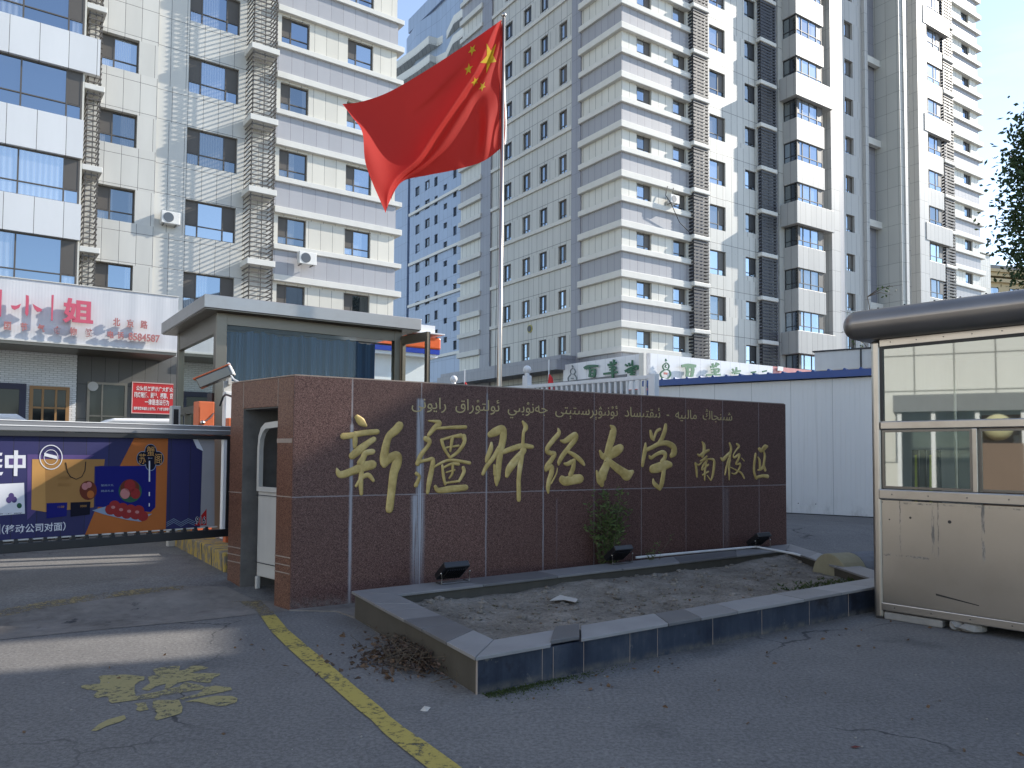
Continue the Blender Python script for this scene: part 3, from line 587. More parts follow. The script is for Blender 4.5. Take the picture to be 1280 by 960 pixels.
# ------------------------------------------------------------------ planter in front of the wall
pl = thing('planter_bed', WALL.W(3, 1.6, 0), 'low planter bed of dark tiles with grey stone coping before the granite wall', 'planter')
PO = [(.26, 3.30), (5.75, 2.98), (7.45, .12), (.40, .62)]
def inset(poly, ds):
    n = len(poly); out = []
    for i in range(n):
        (x0, y0), (x1, y1), (x2, y2) = poly[i-1], poly[i], poly[(i+1) % n]
        def ln(a, b, d):
            dx, dy = b[0]-a[0], b[1]-a[1]; L = math.hypot(dx, dy); nx, ny = -dy/L, dx/L
            s = sum((poly[k][0]*poly[(k+1) % n][1]-poly[(k+1) % n][0]*poly[k][1]) for k in range(n)); sg = 1 if s > 0 else -1
            return (a[0]+nx*d*sg, a[1]+ny*d*sg), (dx/L, dy/L)
        p, u = ln((x0, y0), (x1, y1), ds[i-1]); q, v = ln((x1, y1), (x2, y2), ds[i])
        den = u[0]*v[1]-u[1]*v[0]; t = ((q[0]-p[0])*v[1]-(q[1]-p[1])*v[0])/den; out.append((p[0]+u[0]*t, p[1]+u[1]*t))
    return out
PIN = inset(PO, [.33, .33, .40, .33]); PW = inset(PO, [.03, .03, .03, .03]); PWI = inset(PO, [.30, .30, .37, .30])
HP = .225
def pw(q, z): return WALL.W(q[0], q[1], z)
mats4 = [M['facing_black'], M['facing_brown'], M['facing_brown'], M['facing_brown']]
for i in range(4):
    j = (i+1) % 4; mb = MB(); a, b, c, d = PW[i], PW[j], PWI[j], PWI[i]
    mb.hexa([pw(a, -.02), pw(b, -.02), pw(c, -.02), pw(d, -.02), pw(a, HP), pw(b, HP), pw(c, HP), pw(d, HP)])
    mb.build('planter_side', mats4[0] if i == 0 else mats4[1], pl)
# white mortar at the near corner and upright joints in the tiles
mb = MB(); p = pw(PW[0], 0); mb.tube([pw(PW[0], 0), pw(PW[0], HP-.002)], .0075, 6)
L0 = (V(PW[1])-V(PW[0])); 
mb.build('corner_mortar', M['mortar'], pl)
for s_ in (.10, .118, .17, .255, .31, .43, .55, .68, .80, .92):
    q = V(PW[0])+L0*s_; mb = MB(); mb.tube([WALL.W(q.x, q.y+.001, 0.0), WALL.W(q.x, q.y+.001, HP-.004)], .0025, 5); mb.build('tile_joint', M['mortar'], pl)
# coping stones laid one by one, with gaps, tones and a shifted one
rnd = random.Random(4)
def coping(i, cuts, tones, lift=None):
    j = (i+1) % 4
    for k in range(len(cuts)-1):
        s0, s1 = cuts[k], cuts[k+1]; g = .004/(V(PO[j])-V(PO[i])).length
        A, B = V(PO[i]).lerp(V(PO[j]), s0+g), V(PO[i]).lerp(V(PO[j]), s1-g); C, D = V(PIN[i]).lerp(V(PIN[j]), s1-g), V(PIN[i]).lerp(V(PIN[j]), s0+g)
        dz = rnd.uniform(0, .004); sh = V((0, 0))
        if lift and k in lift: dz += .012; sh = V((.012, -.03))
        mb = MB(); pts = [A, B, C, D]
        mb.hexa([WALL.W(q.x+sh.x, q.y+sh.y, HP+.002+dz) for q in pts]+[WALL.W(q.x+sh.x, q.y+sh.y, HP+.027+dz+(.004 if lift and k in lift and n_ in (0, 3) else 0)) for n_, q in enumerate(pts)])
        mb.build('coping_stone', M[tones[k % len(tones)]], pl, bevel=.004)
coping(0, [0, .115, .165, .33, .40, .485, .66, .77, .88, 1], ['coping_lite', 'coping_dark', 'coping_lite', 'coping_dark', 'coping', 'coping_lite', 'coping', 'coping_lite'], [1])
coping(1, [0, .35, .7, 1], ['coping', 'coping_lite'])
coping(2, [0, .18, .36, .52, .68, .84, 1], ['coping', 'coping_dark', 'coping'])
coping(3, [0, .25, .36, .52, .66, .83, 1], ['coping', 'coping', 'coping', 'coping_dark', 'coping_dark', 'coping_lite'])
# soil, uneven
mb = MB(); NX, NY = 70, 34; S4 = PWI
from mathutils import noise as mno
for j in range(NY+1):
    for i in range(NX+1):
        a, b = i/NX, j/NY; p = (V(S4[0])*(1-a)+V(S4[1])*a)*(1-b)+(V(S4[3])*(1-a)+V(S4[2])*a)*b
        h = .13+.05*mno.noise(V((p.x*.8, p.y*.9, 0)))+.025*mno.noise(V((p.x*4, p.y*4, 2)))+.012*mno.noise(V((p.x*14, p.y*14, 5)))+.02*b
        mb.v.append(WALL.W(p.x, p.y, h))
for j in range(NY):
    for i in range(NX): q = j*(NX+1)+i; mb.f.append((q, q+1, q+NX+2, q+NX+1))
def m_soil():
    t = NT('dry_soil'); oc = t.coord('Object'); f = t.noise(2.2, 7, .7, oc); g = t.noise(30, 5, .7, oc)
    c = t.ramp(t.math('ADD', t.math('MULTIPLY', f, .6), t.math('MULTIPLY', g, .4)), [(.30, (.085, .073, .06)), (.5, (.26, .232, .198)), (.68, (.42, .385, .34))])
    v = t.n.new('ShaderNodeTexVoronoi'); v.inputs['Scale'].default_value = 38; t.l.new(oc, v.inputs['Vector'])
    c = t.mix(t.math('MULTIPLY', t.math('LESS_THAN', v.outputs['Distance'], .2), t.math('GREATER_THAN', t.xyz(v.outputs['Color'])[1], .8)), c, (.06, .045, .03))
    t.bump(t.math('ADD', g, t.math('MULTIPLY', v.outputs['Distance'], .6)), 1.0, .035); return t.fin(c, .95, 0, .1)
M['soil'] = m_soil()
mb.build('soil', M['soil'], kind='structure', smooth=True)
mb = MB(); mb.prism([WALL.W(*q, 0).to_2d() for q in [(-.02, .0), (.42, .0), (7.5, .0), (7.46, .16), (.42, .66), (.38, .30)]], .0, .012)
mb.build('dusty_strip', M['apron'], kind='structure')
# ------------------------------------------------------------------ things on and in the planter
def leaf_quads(mb, c, d, L, Wd, rnd):
    """one folded leaf: two quads along direction d"""
    d = d.normalized(); s = d.cross(V((rnd.uniform(-1, 1), rnd.uniform(-1, 1), rnd.uniform(-1, 1)))).normalized(); n = d.cross(s)
    t = c+d*L; m = c+d*L*.5-n*Wd*.15
    mb.add([c, m+s*Wd*.5+n*Wd*.2, t, m-s*Wd*.5+n*Wd*.2, m], [(0, 1, 4), (1, 2, 4), (2, 3, 4), (3, 0, 4)])
def m_leaf(name, a, b, tr=.35):
    t = NT(name); oc = t.coord('Object'); gi = t.n.new('ShaderNodeNewGeometry')
    c = t.mix(t.noise(2.4, 3, .6, oc), a, b); c = t.mix(t.math('MULTIPLY', gi.outputs['Random Per Island'], .6), c, tuple(k*.45 for k in a))
    t.fin(c, .5, 0, .35); tb = t.n.new('ShaderNodeBsdfTranslucent'); t.l.new(c, tb.inputs['Color'])
    m = t.n.new('ShaderNodeMixShader'); m.inputs[0].default_value = tr; t.l.new(t.b.outputs[0], m.inputs[1]); t.l.new(tb.outputs[0], m.inputs[2]); t.l.new(m.outputs[0], t.out.inputs[0]); return t.m
M['leaf'] = m_leaf('shrub_leaf', (.085, .145, .042), (.20, .25, .085)); M['leaf_dark'] = m_leaf('tree_leaf', (.03, .062, .020), (.08, .12, .04), .3)
M['leaf_dry'] = m_leaf('dry_leaf', (.10, .055, .03), (.21, .13, .075), .1); M['leaf_dead'] = m_leaf('dead_leaf', (.05, .030, .024), (.14, .09, .06), .05)
M['leaf_yellow'] = m_leaf('yellowing_leaf', (.16, .19, .03), (.26, .27, .06)); M['stem'] = simple('stem_bark', (.10, .075, .05), .85, 0, .3, 6)
M['weed'] = m_leaf('weed_leaf', (.05, .085, .02), (.11, .13, .045))
rnd = random.Random(8)
def bush(name, base, stems, label, cat, mat, leafL=.055, spread=.25, h=.85, dens=26, group=None, lw=.36):
    t = thing(name, base, label, cat, group); sm, lm = MB(), MB()
    for k in range(stems):
        a = rnd.uniform(0, 6.28); r0 = rnd.uniform(0, .12)*spread/.25; hh = h*rnd.uniform(.45, 1.0); lean = rnd.uniform(.2, 1)*spread
        P = []
        for i in range(8):
            f = i/7; P.append(base+WALL.d*(math.cos(a)*(r0+lean*f**1.5))+WALL.n*(math.sin(a)*(r0+lean*f**1.5)*.35)+V((0, 0, hh*f))+V((rnd.uniform(-.01, .01), rnd.uniform(-.01, .01), 0)))
        sm.tube(P, [.005*(1-.7*i/7) for i in range(8)], 5)
        for q in range(dens):
            f = rnd.uniform(.08, 1.0); i = min(int(f*7), 6); p = P[i].lerp(P[i+1], f*7-i); an = rnd.uniform(0, 6.28)
            d = V((math.cos(an), math.sin(an), rnd.uniform(.1, .9))); leaf_quads(lm, p, d, leafL*rnd.uniform(.6, 1.25), leafL*lw*rnd.uniform(.7, 1.2), rnd)
    sm.build('stem', M['stem'], t, recalc=False); lm.build('foliage', M[mat], t, recalc=False); return t
bush('leafy_shrub', WALL.W(3.92, .17, .16), 36, 'green self-sown shrub growing against the granite wall behind a floodlight', 'shrub', 'leaf', .07, .31, 1.08, 34)
bush('leafy_shrub', WALL.W(4.42, .40, .16), 5, 'thin straggling seedling beside the green shrub at the granite wall', 'shrub', 'leaf', .045, .30, .42, 12)
# weeds in the soil and grass at the foot of the planter
mb = MB()
for k in range(330):
    u = rnd.gauss(5.35, .35); o = rnd.gauss(2.45, .16)
    if u > 6.1 or o > 2.72: continue
    b = WALL.W(u, o, .13+rnd.uniform(0, .03))
    for q in range(rnd.randint(2, 5)): a = rnd.uniform(0, 6.28); leaf_quads(mb, b, V((math.cos(a), math.sin(a), rnd.uniform(.15, 1.3))), rnd.uniform(.025, .075), rnd.uniform(.01, .022), rnd)
for k in range(260):
    u = rnd.uniform(1.2, 5.2); o = rnd.uniform(.9, 2.8); b = WALL.W(u, o, .13)
    if rnd.random() < .7: leaf_quads(mb, b, V((rnd.uniform(-1, 1), rnd.uniform(-1, 1), rnd.uniform(0, .4))), rnd.uniform(.02, .05), .01, rnd)
mb.build('ground_weeds', M['weed'], kind='stuff', recalc=False)
mb = MB()
for k in range(1400):
    s_ = abs(rnd.gauss(.0, .085)); q = V(PO[0]).lerp(V(PO[1]), .012+s_); b = WALL.W(q.x, q.y+rnd.expovariate(22), .0)
    a = rnd.uniform(0, 6.28); leaf_quads(mb, b, V((math.cos(a), math.sin(a), rnd.uniform(.2, 1.0))), rnd.uniform(.008, .028), rnd.uniform(.004, .009), rnd)
mb.build('grass_tuft', M['weed'], kind='stuff', recalc=False)
mb = MB(); sm = MB()
for k in range(950):
    q = V(PO[3]).lerp(V(PO[0]), min(max(rnd.gauss(.62, .085), .3), .9)); d = rnd.expovariate(9); b = WALL.W(q.x-d-.01, q.y+rnd.uniform(-.05, .05), max(.005, .12*math.exp(-d*5)*rnd.random()+.004))
    leaf_quads(mb, b, V((rnd.uniform(-1, 1), rnd.uniform(-1, 1), rnd.uniform(-.1, .5))), rnd.uniform(.02, .06), rnd.uniform(.012, .03), rnd)
mb.build('dead_leaf_litter', M['leaf_dead'], kind='stuff', recalc=False)
for k in range(70):
    q = V(PO[3]).lerp(V(PO[0]), min(max(rnd.gauss(.63, .10), .3), .9)); d = rnd.uniform(0, .3); b = WALL.W(q.x-d, q.y, .01)
    sm.tube([b, b+V((rnd.uniform(-.12, .12), rnd.uniform(-.12, .12), rnd.uniform(0, .14))), b+V((rnd.uniform(-.2, .2), rnd.uniform(-.2, .2), rnd.uniform(0, .18)))], .002, 4)
sm.build('dry_twigs', M['stem'], kind='stuff')
mb = MB()
for k in range(170):
    if k < 60: q = V(PO[3]).lerp(V(PO[0]), rnd.gauss(.6, .16)); p = WALL.W(q.x-rnd.expovariate(4)-.03, q.y, .006)
    elif k < 100: p = WALL.W(rnd.uniform(.3, 5.6), 3.32+rnd.expovariate(3.5), .005)
    elif k < 130: p = WALL.W(rnd.uniform(.8, 5.6), rnd.uniform(.9, 2.7), .17)
    else: p = V((rnd.uniform(-3, 3.2), rnd.uniform(2.6, 7), .005))
    kf_ = 1.6 if k < 60 else 1.0; leaf_quads(mb, p+V((0, 0, .03 if k < 40 else 0)), V((rnd.uniform(-1, 1), rnd.uniform(-1, 1), rnd.uniform(0, .2))), rnd.uniform(.02, .05)*kf_, rnd.uniform(.015, .035)*kf_, rnd)
mb.build('fallen_leaves', M['leaf_dry'], kind='stuff', recalc=False)
mb = MB()
for k in range(260):
    p = V((rnd.uniform(-4.5, 4.2), rnd.uniform(2.4, 8.2), .003)); r = rnd.uniform(.003, .009)
    q = (p-WALL.P); u, o = q.dot(WALL.d), q.dot(WALL.n)
    if o < .5 or (.2 < u < 5.9 and o < 3.32): continue
    mb.sphere(p, r, 5, 4, (1, rnd.uniform(.6, 1), .6))
mb.build('small_grit', M['stone'], kind='stuff')
p = atz(1062, 934, .004); mb = MB(); leaf_quads(mb, p, V((1, -.15, .12)), .06, .026, rnd)
tag(mb.build('fallen_leaf', simple('red_leaf', (.10, .015, .008), .5), recalc=False), 'single dark red fallen leaf lying on the open asphalt at bottom right', 'leaf')
p = atz(525, 888, .004); mb = MB(); leaf_quads(mb, p, V((1, .35, .2)), .07, .05, rnd)
tag(mb.build('fallen_leaf', M['paper'], recalc=False), 'pale curled fallen leaf on the asphalt between the lane line and the planter corner', 'leaf')
p = WALL.W(2.0, 2.0, .165); mb = MB()
pts = [atz(x, y, .16) for x, y in [(687, 751), (700, 744), (722, 749), (720, 753), (705, 750)]]; mb.extr(pts, (0, 0, .004)); 
tag(mb.build('paper_scrap', M['paper']), 'torn pale scrap of paper lying on the planter soil', 'litter')
mb = MB()
for k in range(900):
    a, b = rnd.random(), rnd.random(); p = (V(PWI[0])*(1-a)+V(PWI[1])*a)*(1-b)+(V(PWI[3])*(1-a)+V(PWI[2])*a)*b
    h = .13+.05*mno.noise(V((p.x*.8, p.y*.9, 0)))+.025*mno.noise(V((p.x*4, p.y*4, 2)))+.012*mno.noise(V((p.x*14, p.y*14, 5)))+.02*b
    r = min(rnd.expovariate(90)+.004, .035); mb.sphere(WALL.W(p.x, p.y, h+r*.2), r, 6, 5, (rnd.uniform(.8, 1.4), rnd.uniform(.7, 1.2), rnd.uniform(.5, .8)))
for i, p in enumerate(mb.v): mb.v[i] = p+V((rnd.uniform(-.0025, .0025), rnd.uniform(-.0025, .0025), rnd.uniform(-.002, .002)))
mb.build('soil_clods', M['soil'], kind='stuff')
# floodlights leaning back from the wall
def floodlight(base, label, rz=0):
    t = thing('floodlight', base, label, 'floodlight', 'floodlights along the granite wall')
    f = Fr((base.x, base.y), math.degrees(math.atan2(WALL.d.x, WALL.d.y))+rz); z0 = base.z
    def bx(mb, u0, u1, a0, a1, b0, b1):  # tilted box: a along the housing (low, near wall -> high, away), b its thickness
        c, s = math.cos(math.radians(38)), math.sin(math.radians(38)); W = lambda u, a, b: f.W(u, -.10+a*c+b*s*1.0, z0+.075+a*s-b*c+.0)
        W = lambda u, a, b: f.W(u, -.11+a*c-b*s, z0+.055+a*s+b*c)
        mb.hexa([W(u0, a0, b0), W(u1, a0, b0), W(u1, a1, b0), W(u0, a1, b0), W(u0, a0, b1), W(u1, a0, b1), W(u1, a1, b1), W(u0, a1, b1)])
    mb = MB(); bx(mb, -.15, .15, 0, .24, -.035, .035); mb.build('housing', M['black_lamp'], t, bevel=.01)
    mb = MB()
    for k in range(9): bx(mb, -.11+k*.026, -.104+k*.026, .03, .21, -.055, -.035)
    mb.build('cooling_fins', M['black_lamp'], t)
    mb = MB(); bx(mb, -.13, .13, .02, .22, .035, .039); mb.build('glass', M['pane_dark'], t)
    mb = MB()
    for sx in (-.165, .165): mb.tube([f.W(sx, -.06, z0+.012), f.W(sx, .06, z0+.012), f.W(sx, .05, z0+.115)], .006, 6)
    mb.tube([f.W(-.165, .06, z0+.012), f.W(.165, .06, z0+.012)], .006, 6); mb.build('bracket', M['steel_dark'], t)
    mb = MB()
    for sx in (-.172, .172): mb.sphere(f.W(sx, .05, z0+.115), .009, 8, 6)
    mb.build('wing_screw', M['steel'], t); return t
CT = HP+.03
def onc(px_, py_): 
    p = atz(px_, py_, CT); return p
floodlight(onc(563, 730)+V((.02, .07, 0)), 'black floodlight at the left end of the planter coping, below the first big gold character', -4)
floodlight(onc(772, 704)+V((.02, -.02, 0)), 'black floodlight in front of the green shrub on the planter coping', -4)
floodlight(WALL.W(6.62, .26, CT), 'black floodlight at the far right end of the granite wall', -4)
mb = MB(); P = [atz(*q) for q in [(795, 697, .27), (870, 690, .275), (945, 683.5, .275), (992, 692, .26), (1018, 699, .2), (1040, 707, .16)]]
mb.tube(P, .017, 8); tag(mb.build('plastic_pipe', M['pipe'], smooth=True), 'thin white plastic pipe lying along the coping and dropping into the planter', 'pipe')
mb = MB(); P = [atz(*q) for q in [(1013, 701, .2), (1030, 706, .16), (1047, 710, .15)]]; mb.tube(P, .022, 8)
tag(mb.build('plastic_pipe', M['pipe'], smooth=True), 'short loose end of white pipe beside the half round yellow stone', 'pipe')
# half round stone
t = thing('half_round_stone', atz(1068, 716, .12), 'broken half round kerb stone with faded yellow paint in the planter corner', 'stone')
c0 = atz(1058, 716, .12); ax = V((.62, .78, 0)); sd = V((.78, -.62, 0)); mb = MB(); n = 12
def half(a0, a1, R): 
    ring = [(math.cos(math.pi*k/n)*R, math.sin(math.pi*k/n)*R*1.05) for k in range(n+1)]
    m = MB(); A = [c0+ax*a0+sd*x+V((0, 0, z-.02)) for x, z in ring]; m.extr(A, ax*(a1-a0)); return m
c0 = atz(1056, 722, .10)+V((0, .12, 0)); ax, sd = V((.93, .37, 0)), V((.37, -.93, 0))
half(-.18, .16, .29).build('painted_part', M['stone_yellow'], t, bevel=.012); half(.16, .55, .292).build('grey_part', M['stone_grey'], t, bevel=.012)

# ------------------------------------------------------------------ stainless steel kiosk
k = thing('steel_kiosk', KIO.W(1, -1, 0), 'stainless steel guard kiosk with rounded grey roof and sliding windows', 'kiosk')
KU, KD, ZB, ZT = 3.0, 2.1, .10, 2.73
kf = KIO
mb = MB()
for u0, o0 in ((0, -.09), (KU-.09, -.09), (0, -KD), (KU-.09, -KD)):
    m_ = MB(); m_.box(kf, u0, u0+.09, o0, o0+.09, .0 if u0 == 0 else .09, ZT); m_.build('corner_post', M['steel'], k, bevel=.03, seg=3)
mb = MB(); mb.box(kf, .09, KU-.09, -.05, -.012, .165, 1.155); mb.build('front_panel', M['kiosk_panel'], k, fr=kf)
mb = MB(); mb.box(kf, .075, KU-.09, -.06, -.002, .085, .162); mb.build('base_channel', M['steel'], k, bevel=.008)
mb = MB(); mb.box(kf, .02, .06, -KD+.09, -.09, .165, ZT); mb.box(kf, KU-.06, KU-.02, -KD+.09, -.09, .165, 1.2); mb.box(kf, .09, KU-.09, -KD+.02, -KD+.06, .165, ZT); mb.build('side_panel', M['white_dirty'], k)
mb = MB(); mb.box(kf, .05, KU-.05, -KD+.05, -.05, .12, .16); mb.build('floor', M['coarse'], k)
mb = MB(); mb.box(kf, .05, KU-.05, -KD+.05, -.05, ZT-.03, ZT); mb.build('ceiling', M['white_dirty'], k)
mb = MB(); mb.box(kf, .09, KU-.09, -.07, .004, 2.66, 2.735); mb.build('head_rail', M['steel'], k, bevel=.006)
mb = MB(); mb.box(kf, .09, KU-.09, -.07, .010, 1.845, 1.925); mb.build('middle_rail', M['steel'], k, bevel=.01)
mb = MB(); mb.box(kf, .07, KU-.07, -.08, .022, 1.165, 1.265); mb.build('sill', M['steel'], k, bevel=.012)
mb = MB()
for u in (.9, 1.70, 2.5): m_ = MB(); m_.box(kf, u, u+.045, -.06, .004, 1.265, 1.845); m_.build('mullion', M['steel'], k, bevel=.006)
def kwin(u0, u1, o, nm='sliding_window'):
    m_ = MB(); z0, z1, w_ = 1.272, 1.84, .022
    m_.box(kf, u0, u1, o-.02, o, z0, z0+w_); m_.box(kf, u0, u1, o-.02, o, z1-w_, z1); m_.box(kf, u0, u0+w_, o-.02, o, z0+w_, z1-w_); m_.box(kf, u1-w_, u1, o-.02, o, z0+w_, z1-w_)
    fr_ = m_.build(nm, M['steel_dark'], k); m_ = MB(); m_.face([kf.W(u0+w_, o-.01, z0+w_), kf.W(u1-w_, o-.01, z0+w_), kf.W(u1-w_, o-.01, z1-w_), kf.W(u0+w_, o-.01, z1-w_)])
    m_.build('pane', M['kiosk_glass'], fr_, recalc=False)
kwin(.10, .90, -.012); kwin(.945, 1.70, -.04); kwin(1.745, 2.5, -.012)
mb = MB(); mb.face([kf.W(.09, -.03, 1.925), kf.W(KU-.09, -.03, 1.925), kf.W(KU-.09, -.03, 2.66), kf.W(.09, -.03, 2.66)]); mb.build('upper_pane', M['kiosk_glass'], k, recalc=False)
mb = MB(); mb.box(kf, .09, .115, -.05, -.01, 1.93, 2.66); mb.box(kf, .115, KU-.09, -.05, -.01, 2.64, 2.66); mb.build('upper_window_gasket', M['black'], k)
mb = MB(); mb.box(kf, -.22, KU+.22, -KD-.25, .22, ZT+.006, ZT+.30); mb.build('roof', M['roof_metal'], k, bevel=.147, seg=7, smooth=True)
mb = MB()
for u in (.1, .35, .62, .84, 1.05, 1.3, 1.56): mb.box(kf, u, u+.012, .045, .058, ZT+.30, ZT+.315)
mb.build('roof_clip', M['black'], k)
mb = MB(); mb.box(kf, .35, .95, -KD+.065, -KD+.10, .17, 2.05); mb.build('inner_door', M['wood_door'], k); 
mb = MB(); mb.box(kf, 1.1, 2.6, -.75, -.12, 1.05, 1.10); mb.build('counter', M['white_dirty'], k)
for u, z, r in ((.355, 1.0, .011), (.70, .985, .016), (.16, .97, .007)):
    m_ = MB(); m_.tube([kf.W(u, -.0125, z), kf.W(u, -.010, z)], r, 12); m_.build('bolt_hole', M['black'], k)
mb = MB(); mb.box(kf, .58, .90, -.0118, -.008, .30, .306); mb.extr([kf.W(.57, -.0118, .315), kf.W(.93, -.0118, .262), kf.W(.93, -.0118, .254), kf.W(.60, -.0118, .294), kf.W(.575, -.0118, .297)], kf.n*.004)
mb.v = mb.v[8:]; mb.f = [tuple(i-8 for i in f) for f in mb.f[6:]]
mb.build('torn_slot', M['black'], k)
# hi-vis coats and things standing inside
mb = MB()
for i in range(9):
    for zz in (.125, 1.215): u = .2+i*.33; mb.sphere(kf.W(u, .0 if zz < 1 else .022, zz), .007, 8, 5)
for i in range(12): mb.sphere(kf.W(.2+i*.24, .005, 2.70), .006, 8, 5)
mb.build('rivets', M['steel_dark'], k)
t_ = thing('hanging_coat', kf.W(.3, -.6, .17), 'grey and yellow striped work coat hanging inside the kiosk window', 'coat')
mb = MB()
for i, u in enumerate((.17, .24, .31, .38)): mb.hexa([kf.W(u, -.55, .9), kf.W(u+.068, -.55, .9), kf.W(u+.068, -.5, .9), kf.W(u, -.5, .9), kf.W(u+.02, -.55, 1.65), kf.W(u+.06, -.55, 1.65), kf.W(u+.06, -.5, 1.65), kf.W(u+.02, -.5, 1.65)])
mb.build('coat_cloth', simple('grey_coat', (.10, .12, .13), .8), t_)
mb = MB()
for u in (.205, .345): mb.hexa([kf.W(u, -.497, .9), kf.W(u+.03, -.497, .9), kf.W(u+.03, -.493, .9), kf.W(u, -.493, .9), kf.W(u+.01, -.497, 1.6), kf.W(u+.03, -.497, 1.6), kf.W(u+.03, -.493, 1.6), kf.W(u+.01, -.493, 1.6)])
mb.build('yellow_band', simple('fluorescent_yellow', (.55, .58, .06), .7), t_)
# block and rubble the kiosk rests on
mb = MB(); mb.box(KIO, .09, .62, -.30, -.02, 0, .072); tag(mb.build('concrete_block', M['stone'], bevel=.012), 'grey concrete block wedged under the near corner of the steel kiosk', 'block')
mb = MB(); rr = random.Random(3)
mb.sphere(KIO.W(.86, -.07, .04), .1, 10, 7, (1.2, .8, .45)); mb.sphere(KIO.W(.74, -.03, .05), .06, 9, 6, (1.0, .8, .8))
for i, p in enumerate(mb.v): mb.v[i] = p+V((rr.uniform(-.014, .014), rr.uniform(-.014, .014), rr.uniform(-.01, .01)))
tag(mb.build('rubble_lump', M['stone']), 'rough broken lump of concrete under the front of the kiosk', 'rubble')
mb = MB(); mb.box(KIO, 2.2, 2.8, -.3, -.02, 0, .085); tag(mb.build('concrete_block', M['stone'], bevel=.012), 'grey concrete block under the far right part of the kiosk', 'block')

# ------------------------------------------------------------------ sliding gate with printed panel
g = thing('sliding_gate', GATE.W(-2, 0, .18), 'long sliding gate with grey top beam and a navy and orange printed advert', 'gate')
GU = -5.2
mb = MB(); mb.box(GATE, GU, .03, -.09, .05, 1.775, 1.875); mb.build('top_beam', simple('grey_beam_paint', (.22, .22, .23), .4, .3, .12, 2), g, bevel=.008)
mb = MB(); mb.box(GATE, GU, .02, .05, .056, 1.825, 1.833); mb.box(GATE, GU, .025, -.09, .055, 1.8755, 1.884); mb.build('beam_trim', M['white'], g)
mb = MB(); mb.box(GATE, GU, .02, -.07, .04, 1.725, 1.772); mb.build('beam_underside', M['black'], g)
mb = MB(); mb.box(GATE, GU, .04, -.06, .035, .575, .665); mb.build('bottom_rail', M['black'], g, bevel=.006)
mb = MB()
for i in range(40):
    u = -.25-i*.128
    if u < GU: break
    m_ = MB(); m_.box(GATE, u, u+.03, -.03, .025, .666, .705); m_.box(GATE, u-.005, u+.035, -.035, .03, .666, .682); m_.build('rail_block', M['black'], g)
m_ = MB(); m_.box(GATE, -.055, -.015, -.03, .03, .66, 1.725); m_.build('end_post', M['white'], g, bevel=.005)
m_ = MB(); m_.box(GATE, .0, .03, -.03, .02, .60, 1.725); m_.build('black_end_post', M['black'], g)
navy = panelled('navy_print', (.010, .010, .075), .22, 30, 0, 0, .005, (.003, .003, .015), .14, .2, .6)
mb = MB(); mb.box(GATE, GU, -.165, -.02, .0, .705, 1.725); board = mb.build('advert_board', navy, g, fr=GATE)
mb = MB(); mb.box(GATE, GU, -.1, -.025, .006, .690, .7035); mb.build('board_edge', M['white_dirty'], g)
def print_mat(name, c): return simple(name, tuple(k*.85 for k in c), .55, 0, .12, 4, 0, 40, .12)
PM = {n: print_mat('print_'+n, c) for n, c in dict(orange=(.42, .13, .035), tan=(.50, .27, .09), tan2=(.36, .19, .065), blue=(.010, .012, .15), dark=(.008, .008, .02), green=(.03, .10, .06), red=(.28, .03, .03), pink=(.48, .20, .19), grey=(.33, .32, .33), white=(.68, .69, .74), paleblue=(.25, .32, .42), lilac=(.10, .07, .20), redlogo=(.40, .02, .02), brown=(.14, .035, .02)).items()}
lay = [0.0]
def pr(mat, pts, layer, name='printed_shape', thick=.0008):
    mb = MB(); o = .001+layer*.0011
    P = []
    for x, y in pts: u, z = GATE.uz(x, y); P.append(GATE.W(u, o, z))
    mb.extr(P, GATE.n*thick); mb.build(name, PM[mat], board)
def ell(cx, cy, rx, ry, n=28, a0=0, a1=360): return [(cx+rx*math.cos(math.radians(a0+(a1-a0)*k/n)), cy+ry*math.sin(math.radians(a0+(a1-a0)*k/n))) for k in range(n if a1-a0 >= 360 else n+1)]
def ringp(mat, cx, cy, rx, ry, w_, layer):
    mb = MB(); o = .001+layer*.0011; n = 40; A, B = ell(cx, cy, rx, ry, n), ell(cx, cy, rx-w_, ry-w_, n)
    def G(q): u, z = GATE.uz(*q); return GATE.W(u, o, z)
    for i in range(n): j = (i+1) % n; mb.face([G(A[i]), G(A[j]), G(B[j]), G(B[i])])
    mb.build('printed_ring', PM[mat], board, recalc=False)
def gtext(mat, s, x0, y0, x1, y1, layer, bold=.0):
    """text between pixel corners bottom-left and top-right"""
    u0, z0 = GATE.uz(x0, y0); u1, z1 = GATE.uz(x1, y1); ub, zb = GATE.uz(x1, y1+(y0-y1)*0+0)
    mb = MB(); lettering(mb, GATE, s, u0, u1, z0, z1, .001+layer*.0011, .0008, bold); mb.build('printed_lettering', PM[mat], board)
pr('orange', [(168, 547), (210, 547), (207, 665), (106, 669), (118, 640), (150, 600), (150, 582)], 0)
pr('lilac', [(34, 568), (118, 569), (106, 576), (34, 650)], 0)
pr('tan2', [(40, 574), (131, 574), (130, 582), (118, 583), (117, 634), (110, 635), (57, 640), (39, 637)], 1)
pr('tan', [(40, 574), (56, 574), (57, 640), (39, 637)], 2)
pr('blue', [(119, 583), (195, 582), (194, 634), (188, 640), (170, 638), (119, 633)], 2)
pr('blue', [(58, 629), (84, 628), (83, 645), (58, 648)], 3); pr('dark', [(88, 628), (113, 627), (112, 643), (88, 646)], 3)
pr('green', ell(162.5, 614, 14.5, 14), 3); pr('brown', ell(162, 610, 12, 11, 20), 4)
